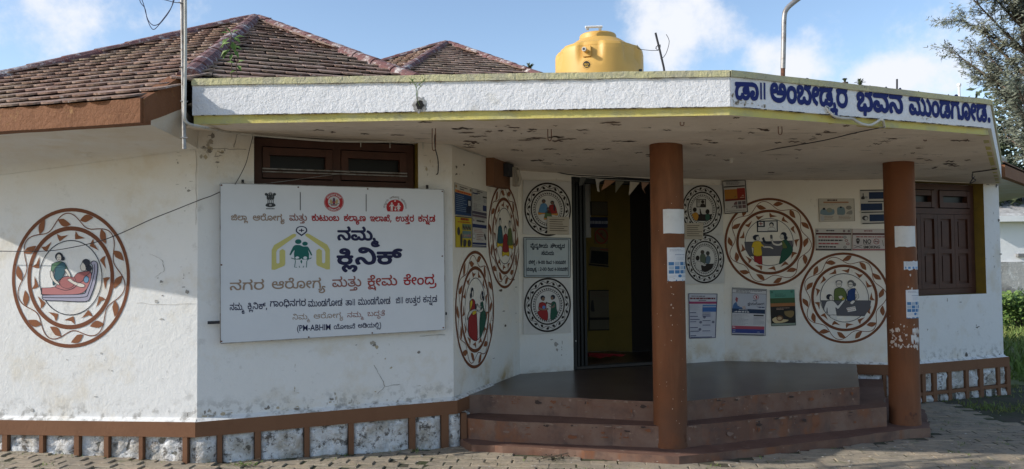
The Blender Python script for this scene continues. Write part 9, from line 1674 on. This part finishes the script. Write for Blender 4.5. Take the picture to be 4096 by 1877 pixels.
mb = MB(); mb.hexa([FW.p(0, 2.90, .05), FW.p(FW.L, 2.90, .05), FW.p(FW.L, 2.90, -1.5), FW.p(0, 2.90, -1.5)], [FW.p(0, 2.905, .05), FW.p(FW.L, 2.905, .05), FW.p(FW.L, 3.56, -1.5), FW.p(0, 3.56, -1.5)], m_deck); mb.build('deck', wg)
ch = thing('concrete_ledge', 'small grey concrete ledge sticking out just right of the canopy corner', 'ledge', aty(4040, 640, 15))
mb = MB(); FC_ = Frame((aty(4000, 630, 15).x, 15), (aty(4068, 630, 15).x, 15.3)); mb.fbox(FC_, -.5, FC_.L, aty(4030, 643, 15).z, aty(4030, 628, 15).z, -.5, 0, m_conc); mb.fbox(FC_, -.5, FC_.L - .02, aty(4030, 628, 15).z + .001, aty(4030, 618, 15).z, -.5, -.03, m_white); mb.build('slab', ch)

# ================================================================ GROUND COVER
foot = [W['KJ'], W['KL'], W['LM'], W['MN'], W['NO'], W['OP'], W['PQ'], W['QR'], W['QS'], Vector((8, 14)), Vector((-7, 14))]
def inside(x, y, poly):
    c = False; n = len(poly)
    for i in range(n):
        a, b = poly[i], poly[(i + 1) % n]
        if (a[1] > y) != (b[1] > y) and x < (b[0] - a[0]) * (y - a[1]) / (b[1] - a[1]) + a[0]: c = not c
    return c
porch = [P2(1885, 1779, .06), P2(2716, 1826, .06), P2(3384, 1752, .06), P2(3722, 1712, .06), W['PQ'], W['OP'], W['NO'], W['MN']]
PW_, PD_, PG = .225, .115, .008
ang_p = R(-6)
def paver_mesh(seed):
    r = random.Random(seed); a, b = PW_ - .003, PD_ - PG; h = .05; c = .005; j = lambda: r.uniform(-.003, .003)
    base_ = [(0, 0), (a, 0), (a, b), (0, b)]; top = [(c, c), (a - c, c), (a - c, b - c), (c, b - c)]
    vs = [(x + j(), y + j(), -h) for x, y in base_] + [(x + j(), y + j(), -c) for x, y in base_] + [(x + j(), y + j(), 0) for x, y in top]
    me = bpy.data.meshes.new('paver'); me.from_pydata(vs, [], [(0, 1, 5, 4), (1, 2, 6, 5), (2, 3, 7, 6), (3, 0, 4, 7), (4, 5, 9, 8), (5, 6, 10, 9), (6, 7, 11, 10), (7, 4, 8, 11), (8, 9, 10, 11)]); me.materials.append(m_paver); me.update(); return me
PMs = [paver_mesh(s_) for s_ in range(6)]
spots = []
ca, sa = math.cos(ang_p), math.sin(ang_p)
for i in range(-50, 62):
    for j in range(-10, 110):
        lx = i * PW_ + (j % 2) * PW_ / 2 + noise.noise(Vector((i * .3, j * 1.7, 3))) * .05; ly = j * PD_ + 2.2; x = lx * ca - ly * sa + .3; y = lx * sa + ly * ca
        if not (-7.5 < x < 9.5 and 2.0 < y < 13): continue
        cx_, cy_ = x + .1, y + .05
        if inside(cx_, cy_, foot) or inside(cx_, cy_, porch): continue
        if x > 5 and y > 8 + rnd.uniform(-.6, .6): continue
        pr = proj((cx_, cy_, gz(cx_, cy_))); v = -50 < pr[0] < 4150 and pr[1] < 1900
        tz = noise.noise(Vector((cx_ * .9, cy_ * .9, 2))) * .008 + rnd.uniform(-.0025, .0025)
        Mx = Matrix.Translation((x, y, gz(cx_, cy_) + tz - .004)) @ Matrix.Rotation(ang_p + rnd.uniform(-.02, .02), 4, 'Z') @ Matrix.Rotation(rnd.uniform(-.02, .02), 4, 'X') @ Matrix.Rotation(rnd.uniform(-.012, .012), 4, 'Y')
        spots.append(((0 if v else 100) + y, Mx, rnd.randrange(6)))
spots.sort(key=lambda s_: s_[0])
pave = tag(bpy.data.objects.new('pavement', None), kind='structure'); place(pave, None, (0, 6, 0)); pave.empty_display_size = .1
for _, Mx, k in spots[:300]:
    o_ = bpy.data.objects.new('paver', PMs[k]); COL.objects.link(o_); o_.parent = pave; o_.matrix_local = Matrix.Translation(-ORG['pavement']) @ Mx
mb = MB(); data = [([v.co.copy() for v in me.vertices], [tuple(p_.vertices) for p_ in me.polygons]) for me in PMs]
for _, Mx, k in spots[300:]: mb.add([Mx @ v for v in data[k][0]], data[k][1], m_paver)
tag(mb.build('paver_field', pave), kind='stuff')
print('pavers', len(spots))
mb = MB(); jx = [-7.4 + .4 * i for i in range(42)]; jy = [2.0 + .5 * j for j in range(20)]
mb.add([(x, y, gz(x, y) - .010) for y in jy for x in jx], [(j * 42 + i, j * 42 + i + 1, (j + 1) * 42 + i + 1, (j + 1) * 42 + i) for j in range(19) for i in range(41)], m_joint)
mb.build('joint_dirt', pave)
# grass blades in the joints, at the foot of the walls and in the field
def blades(spots, name, label, mat, hmin, hmax, spread):
    vs = []; fs = []; r = random.Random(3)
    for (x, y, n_) in spots:
        z0 = gz(x, y) - .012
        for _ in range(n_):
            px_, py_ = x + r.gauss(0, spread), y + r.gauss(0, spread); h = r.uniform(hmin, hmax); a = r.uniform(0, 6.28); w_ = h * .09 + .0015; b = r.uniform(.2, .9) * h
            k = len(vs); c_, s_ = math.cos(a), math.sin(a); vs += [(px_ - s_ * w_, py_ + c_ * w_, z0), (px_ + s_ * w_, py_ - c_ * w_, z0), (px_ + c_ * b * .4 + s_ * w_ * .7, py_ + s_ * b * .4 - c_ * w_ * .7, z0 + h * .6), (px_ + c_ * b, py_ + s_ * b, z0 + h)]; fs += [(k, k + 1, k + 2), (k, k + 2, k + 3)]
    mb = MB(); mb.add(vs, fs, mat); o = mb.build(name); tag(o, label, 'grass', kind='stuff'); return o
sp1 = []
for _ in range(900):
    x, y = rnd.uniform(-6, 8), rnd.uniform(5.3, 9.5)
    if inside(x, y, foot) or inside(x, y, porch): continue
    d_ = noise.noise(Vector((x * .8, y * 1.6, 4)))
    if d_ < .12 - .12 * (x > 1.5): continue
    sp1.append((x, y, 7))
for k in range(60):
    t_ = rnd.random(); F_ = rnd.choice([F_L, F_M, F_Q]); p = F_.p(t_ * F_.L, 0, .07); sp1.append((p.x, p.y, 6))
blades(sp1, 'joint_grass', 'short weeds and grass growing in the paving joints', m_grass, .008, .032, .03)
sp2 = []
for _ in range(1500):
    x, y = rnd.uniform(4.2, 9), rnd.uniform(6.6, 11.5)
    if inside(x, y, foot): continue
    if noise.noise(Vector((x * 1.1, y * 1.4, 9))) + (x - 5.6) * .22 < .1: continue
    sp2.append((x, y, 16))
blades(sp2, 'edge_grass', 'tufts of grass over the paving at the right', m_grass, .015, .06, .06)
sp3 = [(rnd.uniform(7, 24), rnd.uniform(10.5, 23), 8) for _ in range(4200)]
blades(sp3, 'field_grass', 'sunlit grass of the field behind the building', m_grass, .06, .22, .12)
# field sheet
mb = MB(); fx = [5.2 + .6 * i for i in range(60)]; fy = [10.4 + .6 * j for j in range(60)]
mb.add([(x + noise.noise(Vector((x, y, 1))) * .3 * (1 if j == 0 or i == 0 else 0), y, gz(x, y) - .004 + noise.noise(Vector((x * .5, y * .5, 0))) * .015) for j, y in enumerate(fy) for i, x in enumerate(fx)], [(j * 60 + i, j * 60 + i + 1, (j + 1) * 60 + i + 1, (j + 1) * 60 + i) for j in range(59) for i in range(59)], m_field)
tag(mb.build('field'), kind='structure')
# fallen white flakes and bits
mb = MB(); vs = []; fs = []
for _ in range(900):
    x, y = rnd.uniform(-6, 7), rnd.uniform(5.4, 8.6)
    if inside(x, y, foot) or inside(x, y, porch): continue
    s_ = rnd.uniform(.003, .011); a = rnd.uniform(0, 6.28); z0 = gz(x, y) + .008; k = len(vs)
    vs += [(x + math.cos(a + q_) * s_ * (1 + .5 * (i % 2)), y + math.sin(a + q_) * s_, z0 + rnd.uniform(0, .004)) for i, q_ in enumerate((0, 1.5, 3.1, 4.7))]; fs.append((k, k + 1, k + 2, k + 3))
mb.add(vs, fs, flat((.52, .50, .46))); tag(mb.build('litter'), 'tiny pale flakes scattered over the paving', 'litter', kind='stuff')
mb = MB(); vs = []; fs = []
for _ in range(500):
    x, y = rnd.uniform(-6, 7), rnd.uniform(5.4, 8.8)
    if inside(x, y, foot) or inside(x, y, porch): continue
    s_ = rnd.uniform(.004, .016); a = rnd.uniform(0, 6.28); z0 = gz(x, y) + .008; k = len(vs)
    vs += [(x + math.cos(a + q_) * s_ * (1 + .8 * (i % 2)), y + math.sin(a + q_) * s_, z0 + rnd.uniform(0, .006)) for i, q_ in enumerate((0, 1.5, 3.1, 4.7))]; fs.append((k, k + 1, k + 2, k + 3))
mb.add(vs, fs, flat((.06, .045, .03))); tag(mb.build('leaf_litter'), 'small dark dry leaf bits scattered over the paving', 'litter', kind='stuff')
def clump(name, label, p, n, L, mat, seed, flatten=.5, cat='plant', rad=.06):
    r = random.Random(seed); t = thing(name, label, cat, p); mb = MB()
    for k in range(n):
        a = r.uniform(0, 6.28); q_ = p + Vector((r.gauss(0, rad), r.gauss(0, rad * .5), r.uniform(0, L * .4))); d = Vector((math.cos(a), math.sin(a) * .6, r.uniform(.1, 1) * flatten)).normalized(); leafblade(mb, q_, d, Vector((0, 0, 1)), L * r.uniform(.5, 1.2), L * .28, mat)
    mb.build('leaves', t)
    s_ = MB(); s_.tube([p + Vector((-rad * 1.6, 0, .005)), p + Vector((0, 0, .03)), p + Vector((rad * 1.8, .01, .05))], .004, m_bark, 5); s_.build('stem', t)
def gp(x, y): p = onz(x, y, 0); p.z = gz(p.x, p.y); p = onz(x, y, p.z); return p
m_drk = M('wilted_leaf', (.02, .026, .016), .9)
clump('fallen_sprig', 'dark wilted leafy sprig lying on the paving in front of the steps', gp(2215, 1838), 60, .045, m_drk, 3, .5, 'plant', .07)
clump('fallen_sprig', 'small dark leaf tuft where the plinth meets the lowest step', gp(1818, 1783), 30, .03, m_drk, 4, .6, 'plant', .04)
clump('weed', 'green weed growing against the plinth below the signboard', gp(985, 1862), 70, .035, m_grass, 5, .6, 'plant', .06)
clump('weed', 'small pale weed at the building corner', gp(775, 1838), 18, .035, m_grass, 6, .9, 'plant', .03)
clump('weed', 'tuft of grass at the foot of the right plinth corner', gp(3992, 1560), 50, .05, m_grass, 7, 1.2, 'plant', .06)
clump('fallen_sprig', 'tiny dark leaf scrap on the lowest step edge by the left column', gp(2632, 1828), 10, .02, m_drk, 8, .8, 'plant', .015)
for nm in list(bpy.data.meshes):
    if nm.users == 0: bpy.data.meshes.remove(nm)
